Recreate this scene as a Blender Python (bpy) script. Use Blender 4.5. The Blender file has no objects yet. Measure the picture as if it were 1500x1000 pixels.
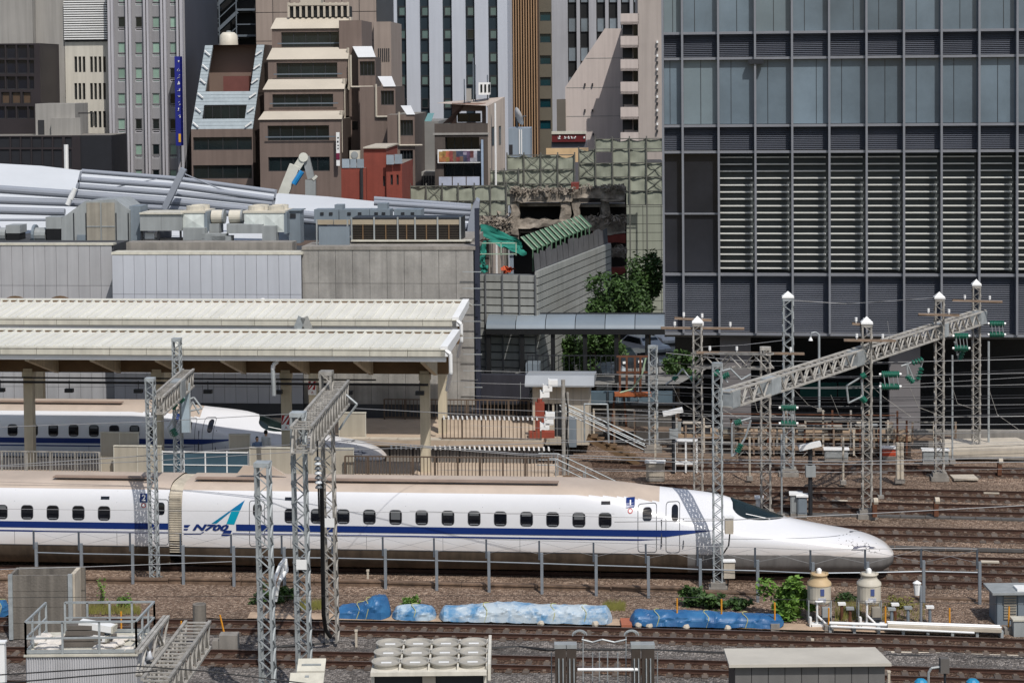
import bpy, bmesh, math, random
from mathutils import Vector, Matrix, noise
R = random.Random(7)
sc = bpy.context.scene
# ---------------------------------------------------------------- camera, sky, sun, exposure
F, PITCH, ROLL, CAMH, HORIZ = 2850.0, math.radians(2.3), -0.009, 20.0, 110.0
PY0 = HORIZ + F*math.tan(PITCH)
cam = bpy.data.cameras.new('camera'); camo = bpy.data.objects.new('camera', cam); sc.collection.objects.link(camo)
cam.sensor_width = 36; cam.lens = 36*F/1500; cam.clip_start = 1; cam.clip_end = 3000
cam.shift_x = 0; cam.shift_y = -(500-PY0)/1500
RC = Matrix.Rotation(math.pi/2-PITCH, 3, 'X') @ Matrix.Rotation(ROLL, 3, 'Z')
camo.matrix_world = Matrix.Translation((0, 0, CAMH)) @ RC.to_4x4()
sc.camera = camo
SUN_EL, SUN_AZ = math.radians(54), math.radians(24)      # azimuth measured from straight behind the camera towards the right
sdir = Vector((math.sin(SUN_AZ)*math.cos(SUN_EL), -math.cos(SUN_AZ)*math.cos(SUN_EL), math.sin(SUN_EL)))
sun = bpy.data.lights.new('sun', 'SUN'); sun.energy = 4.1; sun.angle = math.radians(0.5); sun.color = (1, .965, .92)
suno = bpy.data.objects.new('sun', sun); sc.collection.objects.link(suno)
suno.rotation_euler = sdir.to_track_quat('Z', 'Y').to_euler(); suno.location = (30, -40, 80)
w = bpy.data.worlds.new('World'); sc.world = w; w.use_nodes = True
nt = w.node_tree; sky = nt.nodes.new('ShaderNodeTexSky'); sky.sky_type = 'NISHITA'; sky.sun_disc = False
sky.sun_elevation = SUN_EL; sky.sun_rotation = math.pi - SUN_AZ; sky.air_density = 1.2; sky.dust_density = 2.0
nt.links.new(sky.outputs[0], nt.nodes['Background'].inputs[0]); nt.nodes['Background'].inputs[1].default_value = 0.12
sc.view_settings.view_transform = 'Standard'; sc.view_settings.look = 'None'; sc.view_settings.gamma = 1
sc.view_settings.use_curve_mapping = False; sc.view_settings.exposure = -0.2
sc.render.engine = 'CYCLES'; sc.cycles.use_denoising = True; sc.cycles.max_bounces = 6
sc.cycles.diffuse_bounces = 3; sc.cycles.glossy_bounces = 3; sc.cycles.transmission_bounces = 4; sc.cycles.sample_clamp_indirect = 6
# ---------------------------------------------------------------- picture-to-place geometry
def ray(px, py): return RC @ Vector(((px-750)/F, (PY0-py)/F, -1))
def P(px, py, d):
    r = ray(px, py); t = d/r.y; return Vector((r.x*t, d, CAMH+r.z*t))
def G(px, py, z=0.0):
    r = ray(px, py); t = (z-CAMH)/r.z; return Vector((r.x*t, r.y*t, z))
class Fac:                       # an upright plane through one point, running along (1,-slope)
    def __init__(s, px, py, d, slope=0.1):
        p = P(px, py, d); s.o = Vector((p.x, p.y, 0)); s.a = -math.atan(slope)
        s.t = Vector((math.cos(s.a), math.sin(s.a), 0)); s.n = Vector((-math.sin(s.a), math.cos(s.a), 0))
    def L(s, px, py, off=0.0):
        r = ray(px, py); c = Vector((0, 0, CAMH)); q = s.o + s.n*off
        t = (q-c).dot(s.n)/r.dot(s.n); h = c + r*t - s.o
        return h.dot(s.t), h.z
    def R(s, x0, y0, x1, y1, off=0.0):    # pixel box -> x0,x1,z0,z1
        a = s.L(x0, (y0+y1)/2, off)[0]; b = s.L(x1, (y0+y1)/2, off)[0]; xm = (x0+x1)/2
        return a, b, s.L(xm, y1, off)[1], s.L(xm, y0, off)[1]
    def W(s, x, y, z): return s.o + s.t*x + s.n*y + Vector((0, 0, z))
# ---------------------------------------------------------------- materials
def lin(c): c /= 255.0; return c/12.92 if c <= .04045 else ((c+.055)/1.055)**2.4
MATS = {}
def mat(name, rgb, rough=.6, var=.14, scale=1.2, rnd=0.0, metal=0.0, streak=0.0, bump=0.0, bscale=14.0, spec=.4, rgb2=None, emit=None):
    if name in MATS: return MATS[name]
    m = bpy.data.materials.new(name); m.use_nodes = True; n = m.node_tree; N = n.nodes; l = n.links.new
    b = N['Principled BSDF']; b.inputs['Roughness'].default_value = rough; b.inputs['Metallic'].default_value = metal
    b.inputs['Specular IOR Level'].default_value = spec
    c = [lin(x) for x in rgb]; c2 = [lin(x) for x in rgb2] if rgb2 else None
    geo = N.new('ShaderNodeNewGeometry'); pos = geo.outputs['Position']
    no = N.new('ShaderNodeTexNoise'); no.inputs['Scale'].default_value = scale; no.inputs['Detail'].default_value = 6; no.inputs['Roughness'].default_value = .65
    l(pos, no.inputs['Vector'])
    rp = N.new('ShaderNodeValToRGB'); rp.color_ramp.elements[0].position = .3; rp.color_ramp.elements[1].position = .7
    rp.color_ramp.elements[0].color = [min(1, x*(1-var)) for x in c]+[1]
    rp.color_ramp.elements[1].color = ([x for x in c2] if c2 else [min(1, x*(1+var)) for x in c])+[1]
    l(no.outputs[0], rp.inputs[0]); col = rp.outputs[0]
    def mul(col, fac_socket, lo, hi):
        mr = N.new('ShaderNodeMapRange'); mr.inputs[3].default_value = lo; mr.inputs[4].default_value = hi; l(fac_socket, mr.inputs[0])
        mx = N.new('ShaderNodeMix'); mx.data_type = 'RGBA'; mx.blend_type = 'MULTIPLY'; mx.inputs[0].default_value = 1
        l(col, mx.inputs[6]); l(mr.outputs[0], mx.inputs[7]); return mx.outputs[2]
    if streak:
        mp = N.new('ShaderNodeMapping'); mp.inputs['Scale'].default_value = (2.6, 2.6, .12); l(pos, mp.inputs[0])
        ns = N.new('ShaderNodeTexNoise'); ns.inputs['Scale'].default_value = 1.3; ns.inputs['Detail'].default_value = 5; l(mp.outputs[0], ns.inputs['Vector'])
        r2 = N.new('ShaderNodeValToRGB'); r2.color_ramp.elements[0].position = .35; r2.color_ramp.elements[1].position = .6
        l(ns.outputs[0], r2.inputs[0]); col = mul(col, r2.outputs[0], 1-streak, 1.0)
    if rnd:
        oi = N.new('ShaderNodeObjectInfo'); col = mul(col, oi.outputs['Random'], 1-rnd, 1.0+rnd*.4)
    l(col, b.inputs['Base Color'])
    if bump:
        nb = N.new('ShaderNodeTexNoise'); nb.inputs['Scale'].default_value = bscale; nb.inputs['Detail'].default_value = 4; l(pos, nb.inputs['Vector'])
        bp = N.new('ShaderNodeBump'); bp.inputs['Strength'].default_value = bump; bp.inputs['Distance'].default_value = .05
        l(nb.outputs[0], bp.inputs['Height']); l(bp.outputs[0], b.inputs['Normal'])
    if emit: b.inputs['Emission Color'].default_value = [lin(x) for x in emit]+[1]; b.inputs['Emission Strength'].default_value = 1
    MATS[name] = m; return m
def ballast(name, cols, sc_=9.0):
    m = bpy.data.materials.new(name); m.use_nodes = True; n = m.node_tree; N = n.nodes; l = n.links.new; b = N['Principled BSDF']
    b.inputs['Roughness'].default_value = .9; b.inputs['Specular IOR Level'].default_value = .15
    geo = N.new('ShaderNodeNewGeometry')
    vo = N.new('ShaderNodeTexVoronoi'); vo.inputs['Scale'].default_value = sc_; l(geo.outputs['Position'], vo.inputs['Vector'])
    rp = N.new('ShaderNodeValToRGB'); rp.color_ramp.interpolation = 'LINEAR'
    sep = N.new('ShaderNodeSeparateColor'); l(vo.outputs['Color'], sep.inputs[0]); l(sep.outputs[0], rp.inputs[0])
    rp.color_ramp.elements[0].color = [lin(x) for x in cols[0]]+[1]; rp.color_ramp.elements[1].color = [lin(x) for x in cols[2]]+[1]
    e = rp.color_ramp.elements.new(.55); e.color = [lin(x) for x in cols[1]]+[1]
    no = N.new('ShaderNodeTexNoise'); no.inputs['Scale'].default_value = .35; no.inputs['Detail'].default_value = 5; l(geo.outputs['Position'], no.inputs['Vector'])
    mr = N.new('ShaderNodeMapRange'); mr.inputs[1].default_value = .3; mr.inputs[2].default_value = .7; mr.inputs[3].default_value = .62; mr.inputs[4].default_value = 1.12; l(no.outputs[0], mr.inputs[0])
    mx = N.new('ShaderNodeMix'); mx.data_type = 'RGBA'; mx.blend_type = 'MULTIPLY'; mx.inputs[0].default_value = 1
    l(rp.outputs[0], mx.inputs[6]); l(mr.outputs[0], mx.inputs[7]); l(mx.outputs[2], b.inputs['Base Color'])
    bp = N.new('ShaderNodeBump'); bp.inputs['Strength'].default_value = 1; bp.inputs['Distance'].default_value = .09; bp.invert = True
    l(vo.outputs['Distance'], bp.inputs['Height']); l(bp.outputs[0], b.inputs['Normal'])
    MATS[name] = m; return m
def glass(name, rgb, rough=.08, spec=.5, var=.25, scale=.35):
    return mat(name, rgb, rough, var, scale, rnd=.25, spec=spec, bump=.05, bscale=.8)
# ---------------------------------------------------------------- mesh building
class B:
    def __init__(s): s.v = []; s.f = []; s.m = []; s.k = 0
    def add(s, vs, fs):
        o = len(s.v); s.v += [tuple(v) for v in vs]; s.f += [tuple(i+o for i in f) for f in fs]; s.m += [s.k]*len(fs); return s
    def mi(s, k): s.k = k; return s
    def box(s, x0, x1, y0, y1, z0, z1):
        return s.add([(x0,y0,z0),(x1,y0,z0),(x1,y1,z0),(x0,y1,z0),(x0,y0,z1),(x1,y0,z1),(x1,y1,z1),(x0,y1,z1)],
                     [(0,3,2,1),(4,5,6,7),(0,1,5,4),(1,2,6,5),(2,3,7,6),(3,0,4,7)])
    def quad(s, a, b, c, d): return s.add([a, b, c, d], [(0,1,2,3)])
    def bar(s, p, q, w, h=None, up=(0,0,1)):
        h = h or w; p = Vector(p); q = Vector(q); t = (q-p).normalized(); u = Vector(up)
        if abs(t.dot(u)) > .95: u = Vector((0,1,0)) if abs(t.y) < .9 else Vector((1,0,0))
        a = t.cross(u).normalized()*w/2; b = a.cross(t).normalized()*h/2
        return s.add([p-a-b, p+a-b, p+a+b, p-a+b, q-a-b, q+a-b, q+a+b, q-a+b],
                     [(0,3,2,1),(4,5,6,7),(0,1,5,4),(1,2,6,5),(2,3,7,6),(3,0,4,7)])
    def tube(s, p, q, r, n=6, r2=None, caps=True):
        r2 = r if r2 is None else r2; p = Vector(p); q = Vector(q); t = (q-p).normalized()
        u = Vector((0,0,1)) if abs(t.z) < .9 else Vector((1,0,0)); a = t.cross(u).normalized(); b = a.cross(t)
        vs = []
        for c, rr in ((p, r), (q, r2)):
            for i in range(n):
                g = 2*math.pi*i/n; vs.append(c + a*math.cos(g)*rr + b*math.sin(g)*rr)
        fs = [(i, (i+1) % n, n+(i+1) % n, n+i) for i in range(n)]
        if caps: fs += [tuple(range(n-1, -1, -1)), tuple(range(n, 2*n))]
        return s.add(vs, fs)
    def path(s, pts, r, n=5):
        for a, b in zip(pts, pts[1:]): s.tube(a, b, r, n)
        return s
    def prism(s, pts, y0, y1):          # polygon in x,z swept along y
        n = len(pts); vs = [(x, y0, z) for x, z in pts]+[(x, y1, z) for x, z in pts]
        return s.add(vs, [tuple(range(n)), tuple(range(2*n-1, n-1, -1))]+[(i, i+n, (i+1) % n+n, (i+1) % n) for i in range(n)])
    def prismx(s, pts, x0, x1):         # polygon in y,z swept along x
        n = len(pts); vs = [(x0, y, z) for y, z in pts]+[(x1, y, z) for y, z in pts]
        return s.add(vs, [tuple(range(n-1, -1, -1)), tuple(range(n, 2*n))]+[(i, (i+1) % n, (i+1) % n+n, i+n) for i in range(n)])
    def lathe(s, prof, c, n=20):
        c = Vector(c); vs = []; fs = []; k = len(prof)
        for i in range(n):
            g = 2*math.pi*i/n
            for r, z in prof: vs.append((c.x+r*math.cos(g), c.y+r*math.sin(g), c.z+z))
        for i in range(n):
            j = (i+1) % n
            for q in range(k-1): fs.append((i*k+q, j*k+q, j*k+q+1, i*k+q+1))
        return s.add(vs, fs)
    def mesh(s, name, mats, smooth=False):
        me = bpy.data.meshes.new(name); me.from_pydata(s.v, [], s.f)
        for m in (mats if isinstance(mats, (list, tuple)) else [mats]): me.materials.append(m)
        if any(s.m): me.polygons.foreach_set('material_index', s.m)
        if smooth: me.polygons.foreach_set('use_smooth', [True]*len(s.f))
        me.update(); return me
col = sc.collection
def link(name, me, parent=None, loc=None, rotz=0.0):
    o = bpy.data.objects.new(name, me); col.objects.link(o)
    if parent is not None:
        o.parent = parent
        pw = parent.get('_w')
        if pw is not None: o.matrix_parent_inverse = Matrix.Translation(Vector(pw)).inverted()
    if loc is not None: o.location = loc
    if rotz: o.rotation_euler.z = rotz
    return o
def ob(name, b, mats, parent=None, smooth=False, loc=None, rotz=0.0): return link(name, b.mesh(name, mats, smooth), parent, loc, rotz)
def tag(o, label=None, cat=None, group=None, kind=None):
    if label: o['label'] = label
    if cat: o['category'] = cat
    if group: o['group'] = group
    if kind: o['kind'] = kind
    return o
def thing(name, label, cat, loc=(0,0,0), rotz=0.0, group=None, world=True):
    o = bpy.data.objects.new(name, None); col.objects.link(o); o.location = loc; o.rotation_euler.z = rotz
    if world: o['_w'] = tuple(loc)
    return tag(o, label, cat, group)
def fthing(fac, name, label, cat, group=None): return thing(name, label, cat, fac.o, fac.a, group, world=False)
def copy_tree(o, parent=None):
    c = o.copy(); col.objects.link(c)
    if parent is not None: c.parent = parent
    for ch in o.children: copy_tree(ch, c)
    return c
def struct(o): o['kind'] = 'structure'; return o
MESHC = {}
def boxpiece(name, w, h, d, m, parent, x, y, z):      # shared unit pieces: w along x, d along y, h along z, corner at x,y,z
    key = (round(w, 3), round(h, 3), round(d, 3), m.name)
    if key not in MESHC: MESHC[key] = B().box(0, w, 0, d, 0, h).mesh(name, m)
    return link(name, MESHC[key], parent, (x, y, z))
def wall(parent, x0, x1, z0, z1, holes, m, y=0.0, dep=.25, name='wall'):
    """upright wall in x,z with real recessed openings"""
    xs = sorted({x0, x1, *[h[0] for h in holes], *[h[1] for h in holes]}); zs = sorted({z0, z1, *[h[2] for h in holes], *[h[3] for h in holes]})
    xs = [x for x in xs if x0-1e-6 <= x <= x1+1e-6]; zs = [z for z in zs if z0-1e-6 <= z <= z1+1e-6]
    b = B()
    for a, c in zip(xs, xs[1:]):
        for e, g in zip(zs, zs[1:]):
            mx, mz = (a+c)/2, (e+g)/2
            if any(h[0] < mx < h[1] and h[2] < mz < h[3] for h in holes): continue
            b.quad((a, y, e), (c, y, e), (c, y, g), (a, y, g))
    for h in holes:
        a, c, e, g = h[:4]; q = y+dep
        b.quad((a, y, e), (a, y, g), (a, q, g), (a, q, e)); b.quad((c, y, e), (c, q, e), (c, q, g), (c, y, g))
        b.quad((a, y, e), (a, q, e), (c, q, e), (c, y, e)); b.quad((a, y, g), (c, y, g), (c, q, g), (a, q, g))
    return ob(name, b, m, parent)
def window(parent, h, mg, mf, y=0.0, dep=.25, nx=1, nz=1, fr=.06, name='window', sub=True):
    a, c, e, g = h[:4]; W_, H_ = c-a, g-e
    key = ('win', round(W_, 2), round(H_, 2), mg.name, mf.name, nx, nz, fr)
    if key not in MESHC:
        b = B(); b.box(0, W_, 0, .04, 0, H_); b.mi(1)
        for i in range(nx+1):
            x = i*W_/nx; x = min(max(x, fr/2), W_-fr/2); b.box(x-fr/2, x+fr/2, -.05, -.002, 0, H_)
        for i in range(nz+1):
            z = i*H_/nz; z = min(max(z, fr/2), H_-fr/2); b.box(0, W_, -.045, -.003, z-fr/2, z+fr/2)
        MESHC[key] = b.mesh('window', [mg, mf])
    return link(name, MESHC[key], parent, (a, y+dep-.05, e))
def mass(parent, x0, x1, y0, y1, z0, z1, m, name='side_wall', front=False, mr=None):
    b = B(); b.quad((x0,y0,z0),(x0,y0,z1),(x0,y1,z1),(x0,y1,z0)); b.quad((x1,y0,z0),(x1,y1,z0),(x1,y1,z1),(x1,y0,z1))
    b.quad((x0,y1,z0),(x0,y1,z1),(x1,y1,z1),(x1,y1,z0)); b.mi(1 if mr else 0); b.quad((x0,y0,z1),(x1,y0,z1),(x1,y1,z1),(x0,y1,z1))
    b.mi(0)
    if front: b.quad((x0,y0,z0),(x1,y0,z0),(x1,y0,z1),(x0,y0,z1))
    return ob(name, b, [m, mr] if mr else m, parent)
def text_mesh(s, size, m, name='lettering', shear=0.0, extr=.004, align='CENTER', fat=0.0):
    cu = bpy.data.curves.new('t', 'FONT'); cu.body = s; cu.size = size; cu.extrude = extr; cu.shear = shear; cu.align_x = align; cu.align_y = 'CENTER'; cu.resolution_u = 2; cu.offset = fat
    o = bpy.data.objects.new('t', cu); col.objects.link(o); bpy.context.view_layer.update()
    me = bpy.data.meshes.new_from_object(o.evaluated_get(bpy.context.evaluated_depsgraph_get())); me.name = name
    bpy.data.objects.remove(o); me.materials.clear(); me.materials.append(m); return me
def upright(me): me.transform(Matrix.Rotation(math.pi/2, 4, 'X')); return me
def interp(tab, x):
    if x <= tab[0][0]: return tab[0][1]
    if x >= tab[-1][0]: return tab[-1][1]
    for i in range(len(tab)-1):
        if tab[i][0] <= x <= tab[i+1][0]: break
    def sl(k):
        if k <= 0 or k >= len(tab)-1: return (tab[min(k+1, len(tab)-1)][1]-tab[max(k-1, 0)][1])/(tab[min(k+1, len(tab)-1)][0]-tab[max(k-1, 0)][0])
        a = (tab[k][1]-tab[k-1][1])/(tab[k][0]-tab[k-1][0]); b = (tab[k+1][1]-tab[k][1])/(tab[k+1][0]-tab[k][0])
        return 0 if a*b <= 0 else 2*a*b/(a+b)
    x0, y0 = tab[i]; x1, y1 = tab[i+1]; h = x1-x0; t = (x-x0)/h
    return (2*t**3-3*t**2+1)*y0+(t**3-2*t**2+t)*h*sl(i)+(-2*t**3+3*t**2)*y1+(t**3-t**2)*h*sl(i+1)
# shared materials
white = mat('white_paint', (226, 226, 224), .4, .05, .8); galv = mat('galvanised_steel', (158, 163, 164), .5, .22, 2.5, rnd=.15, metal=.2)
galvold = mat('weathered_steel', (150, 145, 136), .6, .4, 3.0, rnd=.2, rgb2=(176, 172, 165)); rust = mat('rust', (92, 58, 40), .85, .4, 3)
rail_m = mat('rusty_rail', (62, 40, 30), .7, .3, 4); railtop = mat('rail_top', (120, 104, 94), .35, .2, 4, metal=.6)
conc = mat('concrete', (138, 133, 126), .85, .16, .9, streak=.22, bump=.15); concl = mat('pale_concrete', (184, 174, 158), .85, .14, 1.0, streak=.1, bump=.1)
dark = mat('dark_metal', (38, 40, 44), .5, .2, 2); black = mat('black_rubber', (16, 17, 19), .6, .2, 2); wirem = mat('wire_metal', (150, 150, 150), .45, .1, 1, metal=.3)
tanb = ballast('tan_ballast', [(100, 83, 71), (134, 113, 97), (174, 153, 135)], 13); rustb = ballast('brake_dust_ballast', [(68, 52, 43), (96, 76, 63), (132, 110, 94)], 13); greyb = ballast('grey_ballast', [(84, 79, 76), (116, 110, 105), (154, 147, 141)], 13)
# ---------------------------------------------------------------- ground and tracks
def arcY(d0, X): return d0 - .108*X - .00115*X*X
def arcD(px, py, z=0.0): p = G(px, py, z); return p.y + .108*p.x + .00115*p.x*p.x
def atan_arc(X): return math.atan(-.108-.0023*X)
T_front = [arcD(1450, 940), arcD(1450, 986), arcD(450, 1003)]
T_front[2] = T_front[1]-3.75
T_train = 78.55
T_back = {'T_e': arcD(1450, 822), 'T_d': arcD(1450, 780), 'T_c': arcD(1450, 744), 'T_b': arcD(1450, 723), 'T_a': arcD(1450, 687.5)}
D_CURB = arcD(640, 853, .22)
def sheet(name, da, db, m, zf, nd=40, x0=-36, x1=36, nx=120):
    b = B()
    for i in range(nd+1):
        d = da+(db-da)*i/nd
        for j in range(nx+1):
            X = x0+(x1-x0)*j/nx; b.v.append((X, arcY(d, X), zf(d, X)))
    for i in range(nd):
        for j in range(nx):
            a = i*(nx+1)+j; b.f.append((a, a+1, a+nx+2, a+nx+1)); b.m.append(0)
    return struct(ob(name, b, m))
def nz(x, y, s=1.0): return noise.noise((x*s, y*s, 3.3))
allT = T_front+[T_train]+list(T_back.values())
def zb(d, X):
    k = min(abs(d-t) for t in allT); base = -.17 if k < 1.3 else -.17-.14*min(1, (k-1.3)/.6)
    return base+.03*nz(X, d, .9)+.02*nz(X, d, 3)
DS = T_front[0]+1.15
sheet('grey_ballast', 50, DS, greyb, zb, 70)
def zmid(d, X):
    t = (d-DS)/(D_CURB-DS); return -.14+.20*t+.05*nz(X, d, .7)+.03*nz(X, d, 2.3)
sheet('gravel_bank', DS, D_CURB+.1, tanb, zmid, 26)
sheet('tan_ballast', D_CURB+.1, 107, tanb, zb, 90)
b = B(); b.quad((-140, 106, -6), (160, 106, -6), (300, 420, -6), (-280, 420, -6))
struct(ob('street', b, mat('asphalt', (92, 92, 94), .9, .15, .8)))
b = B(); b.quad((-400, -60, -6.5), (400, -60, -6.5), (400, 600, -6.5), (-400, 600, -6.5))
struct(ob('ground', b, mat('far_ground', (100, 98, 94), .9)))
def dust(d0, hw, x0, x1):      # ballast between the rails, brown with brake dust
    bb = B(); nx, nd = 110, 5
    for i in range(nd+1):
        for j in range(nx+1):
            X = x0+(x1-x0)*j/nx; d = d0+hw*(2*i/nd-1)+(.12*nz(X, d0+i, 1.1) if i in (0, nd) else 0); bb.v.append((X, arcY(d, X), zb(d, X)+.012))
    for i in range(nd):
        for j in range(nx): q = i*(nx+1)+j; bb.f.append((q, q+1, q+nx+2, q+nx+1)); bb.m.append(0)
    struct(ob('dusty_trackbed', bb, rustb))
for d0_ in T_front: dust(d0_, .85, -30, 30)
for k_, d0_ in T_back.items(): dust(d0_, 1.15, 4, 34)
dust(T_train, 1.15, 8, 34)
slp_f = B(); slp_f.box(-.11, .11, -1.0, 1.0, -.26, -.145).mi(1)
for y in (-.533, .533):
    for s in (-.13, .13): slp_f.box(-.06, .06, y+s-.045, y+s+.045, -.145, -.105)
slpm = mat('concrete_sleeper', (92, 82, 74), .9, .25, 2, rnd=.25); clipm = mat('rail_clip', (118, 104, 92), .8, .3, 3, rnd=.2)
slp_f = slp_f.mesh('sleeper', [slpm, clipm])
slp_s = B(); slp_s.box(-.13, .13, -1.25, 1.25, -.27, -.15).mi(1)
for y in (-.718, .718):
    for s in (-.14, .14): slp_s.box(-.06, .06, y+s-.05, y+s+.05, -.15, -.11)
slp_s = slp_s.mesh('sleeper', [slpm, clipm])
def track(d0, gauge, x0, x1, label, sx0=None, sx1=None, slp=None):
    t = thing('railway_track', label, 'railway track', (x0, arcY(d0, x0), 0), group='railway tracks across the yard')
    n = 40
    for off in (-gauge/2, gauge/2):
        b = B(); prof = [(-.07, -.15), (.07, -.15), (.07, -.13), (.015, -.11), (.015, -.04), (.034, -.03), (.034, 0), (-.034, 0), (-.034, -.03), (-.015, -.04), (-.015, -.11), (-.07, -.13)]
        for i in range(n+1):
            X = x0+(x1-x0)*i/n; a = atan_arc(X); nx_, ny_ = -math.sin(a), math.cos(a); Y = arcY(d0, X)
            for o, z in prof: b.v.append((X+nx_*(off+o), Y+ny_*(off+o), z))
        k = len(prof)
        for i in range(n):
            for q in range(k):
                r = (q+1) % k; b.f.append((i*k+q, i*k+r, (i+1)*k+r, (i+1)*k+q)); b.m.append(1 if q == 6 else 0)
        ob('rail', b, [rail_m, railtop], t)
    if slp:
        X = sx0
        while X < sx1:
            link('sleeper', slp, t, (X+R.uniform(-.02, .02), arcY(d0, X), R.uniform(-.012, .01)), atan_arc(X)); X += .6
    return t
track(T_front[0], 1.067, -36, 36, 'rusty narrow track running just in front of the blue tarpaulin bundles', -22, 21, slp_f)
track(T_front[1], 1.067, -36, 36, 'second rusty narrow track, passing behind the white chiller unit', -20, 20, slp_f)
track(T_front[2], 1.067, -36, 36, 'nearest rusty narrow track at the bottom edge of the picture', -20, 20, slp_f)
track(T_train, 1.435, -36, 36, 'wide gauge track under the long white train in front', 12.5, 24, slp_s)
track(T_back['T_e'], 1.435, -36, 36, 'wide gauge track directly behind the front train nose', 11, 26, slp_s)
track(T_back['T_d'], 1.435, -36, 36, 'wide gauge track at the level of the front train windscreen', 7, 27, slp_s)
track(T_back['T_c'], 1.435, 3, 36, 'wide gauge track right behind the grey relay cabinet', 4, 28, slp_s)
track(T_back['T_b'], 1.435, -36, 36, 'wide gauge track leading to the train under the platform roof', 4, 28, slp_s)
track(T_back['T_a'], 1.435, 6, 36, 'farthest wide gauge track beside the low grey platform wall', 7, 30, slp_s)
# trackside kerb wall, in cast lengths
t = thing('kerb_wall', 'low weathered concrete kerb wall along the foot of the front train', 'kerb', (-36, arcY(D_CURB, -36), 0))
kb = mat('stained_kerb', (112, 92, 76), .9, .35, 2.2, streak=.3, bump=.3)
X = -34.0
while X < 30:
    L_ = 2.9; me = MESHC.setdefault('kerb', B().box(0, 2.88, -.12, .12, -.25, .2).box(0, 2.88, -.16, .16, .202, .26).mesh('kerb_length', kb))
    if X < 2.2 or X > 2.2: link('kerb_length', me, t, (X, arcY(D_CURB, X), R.uniform(-.03, .02) - (.14 if X > 4 else 0)), atan_arc(X+1.4))
    X += L_
# concrete walkway strip beside the tarpaulins
b = B()
for i in range(60):
    xa, xb = -10+i*.44, -10+(i+1)*.44
    b.quad((xa, arcY(DS-.05, xa), -.085), (xb, arcY(DS-.05, xb), -.085), (xb, arcY(DS+.75, xb), -.08), (xa, arcY(DS+.75, xa), -.08))
struct(ob('trackside_path', b, mat('dusty_path', (168, 146, 124), .9, .2, 1.6, bump=.2)))
# concrete cable troughs between the back tracks
for nm, d0, x0, x1, lb in (('T1', (T_back['T_c']+T_back['T_d'])/2+1.1, 12, 34, 'dark lidded cable trough between two wide tracks behind the nose'), ('T2', (T_back['T_d']+T_back['T_e'])/2+.3, 13, 34, 'thin cable trough across the brown ballast right of the nose')):
    b = B(); n = 20
    for i in range(n):
        xa = x0+(x1-x0)*i/n; xb = x0+(x1-x0)*(i+1)/n
        b.bar((xa, arcY(d0, xa), -.2), (xb-.03, arcY(d0, xb), -.2), .34 if nm == 'T1' else .16, .12)
    tag(ob('cable_trough', b, mat('trough', (84, 82, 80), .9, .2, 2)), lb, 'cable trough')
# ---------------------------------------------------------------- the trains
TS = Fac(262, 760, 78.35, .1)
HALF = 1.68; Lc = 27.4
TAB_C = [(16.2,3.52),(18.6,3.48),(20.4,3.3),(21.4,3.1),(22.2,2.72),(23.1,2.4),(24.5,2.12),(25.6,1.84),(26.4,1.58),(26.9,1.36),(27.2,1.16),(27.4,.84)]
TAB_S = [(16.2,3.52),(17.6,3.3),(19,2.85),(20.5,2.42),(22,2.14),(23.5,1.98),(25,1.76),(26.0,1.6),(26.7,1.38),(27.1,1.16),(27.4,.84)]
TAB_W = [(16.2,1.68),(20,1.67),(22.5,1.63),(24.5,1.5),(25.6,1.40),(26.4,1.26),(26.9,1.08),(27.2,.86),(27.34,.62),(27.4,.3)]
TAB_M = [(16.2,1.25),(22,1.2),(25,1.0),(27.4,.82)]; TAB_N = [(16.2,4.6),(20,3.6),(23,2.9),(27.4,2.3)]; TAB_B = [(16.2,.2),(26.2,.2),(26.9,.27),(27.4,.5)]
NOSE_X = TS.L(1308, 821, HALF)[0]
NS = (NOSE_X-16.2)/(27.4-16.2)
for T_ in (TAB_C, TAB_S, TAB_W, TAB_M, TAB_N, TAB_B):
    for i_, (x_, v_) in enumerate(T_): T_[i_] = (16.2+(x_-16.2)*NS, v_)
_sil = [(985, 714), (1020, 718), (1050, 722.5), (1075, 730), (1100, 739), (1125, 748.5), (1150, 757), (1200, 768.5), (1235, 777), (1262, 786), (1282, 794), (1294, 802), (1302, 810), (1308, 821)]
TAB_C[:] = [(16.2, 3.52), (17.6, 3.5)]+[TS.L(px_, py_, HALF) for px_, py_ in _sil]
NOSE_X = TAB_C[-1][0]
def nx_(x): return 16.2+(x-16.2)*NS if x > 16.2 else x
def sec(x, s, off=0.0):       # s in 0..1: near side at lower edge -> over the roof -> far side
    zc, zs, w_, zm, n = (interp(T, x) for T in (TAB_C, TAB_S, TAB_W, TAB_M, TAB_N)); g = math.pi*s; c, q = math.cos(g), math.sin(g)
    y = -(w_+off)*math.copysign(abs(c)**(2/n), c); z = zm+(zs+off-zm)*abs(q)**(2/n)
    z += max(0, zc-zs)*math.exp(-(y/(.55*w_+.01))**2*1.3)*(abs(q)**.8)
    return y, z
def side_y(x, z, off=0.0):     # near face of the body at x, z
    best = None
    for i in range(0, 101):
        y, zz = sec(x, i/200.0, off)
        if zz >= z:
            if best is None: return y
            y0, z0 = best; return y0+(y-y0)*(z-z0)/max(1e-6, zz-z0)
        best = (y, zz)
    return best[0]
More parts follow.
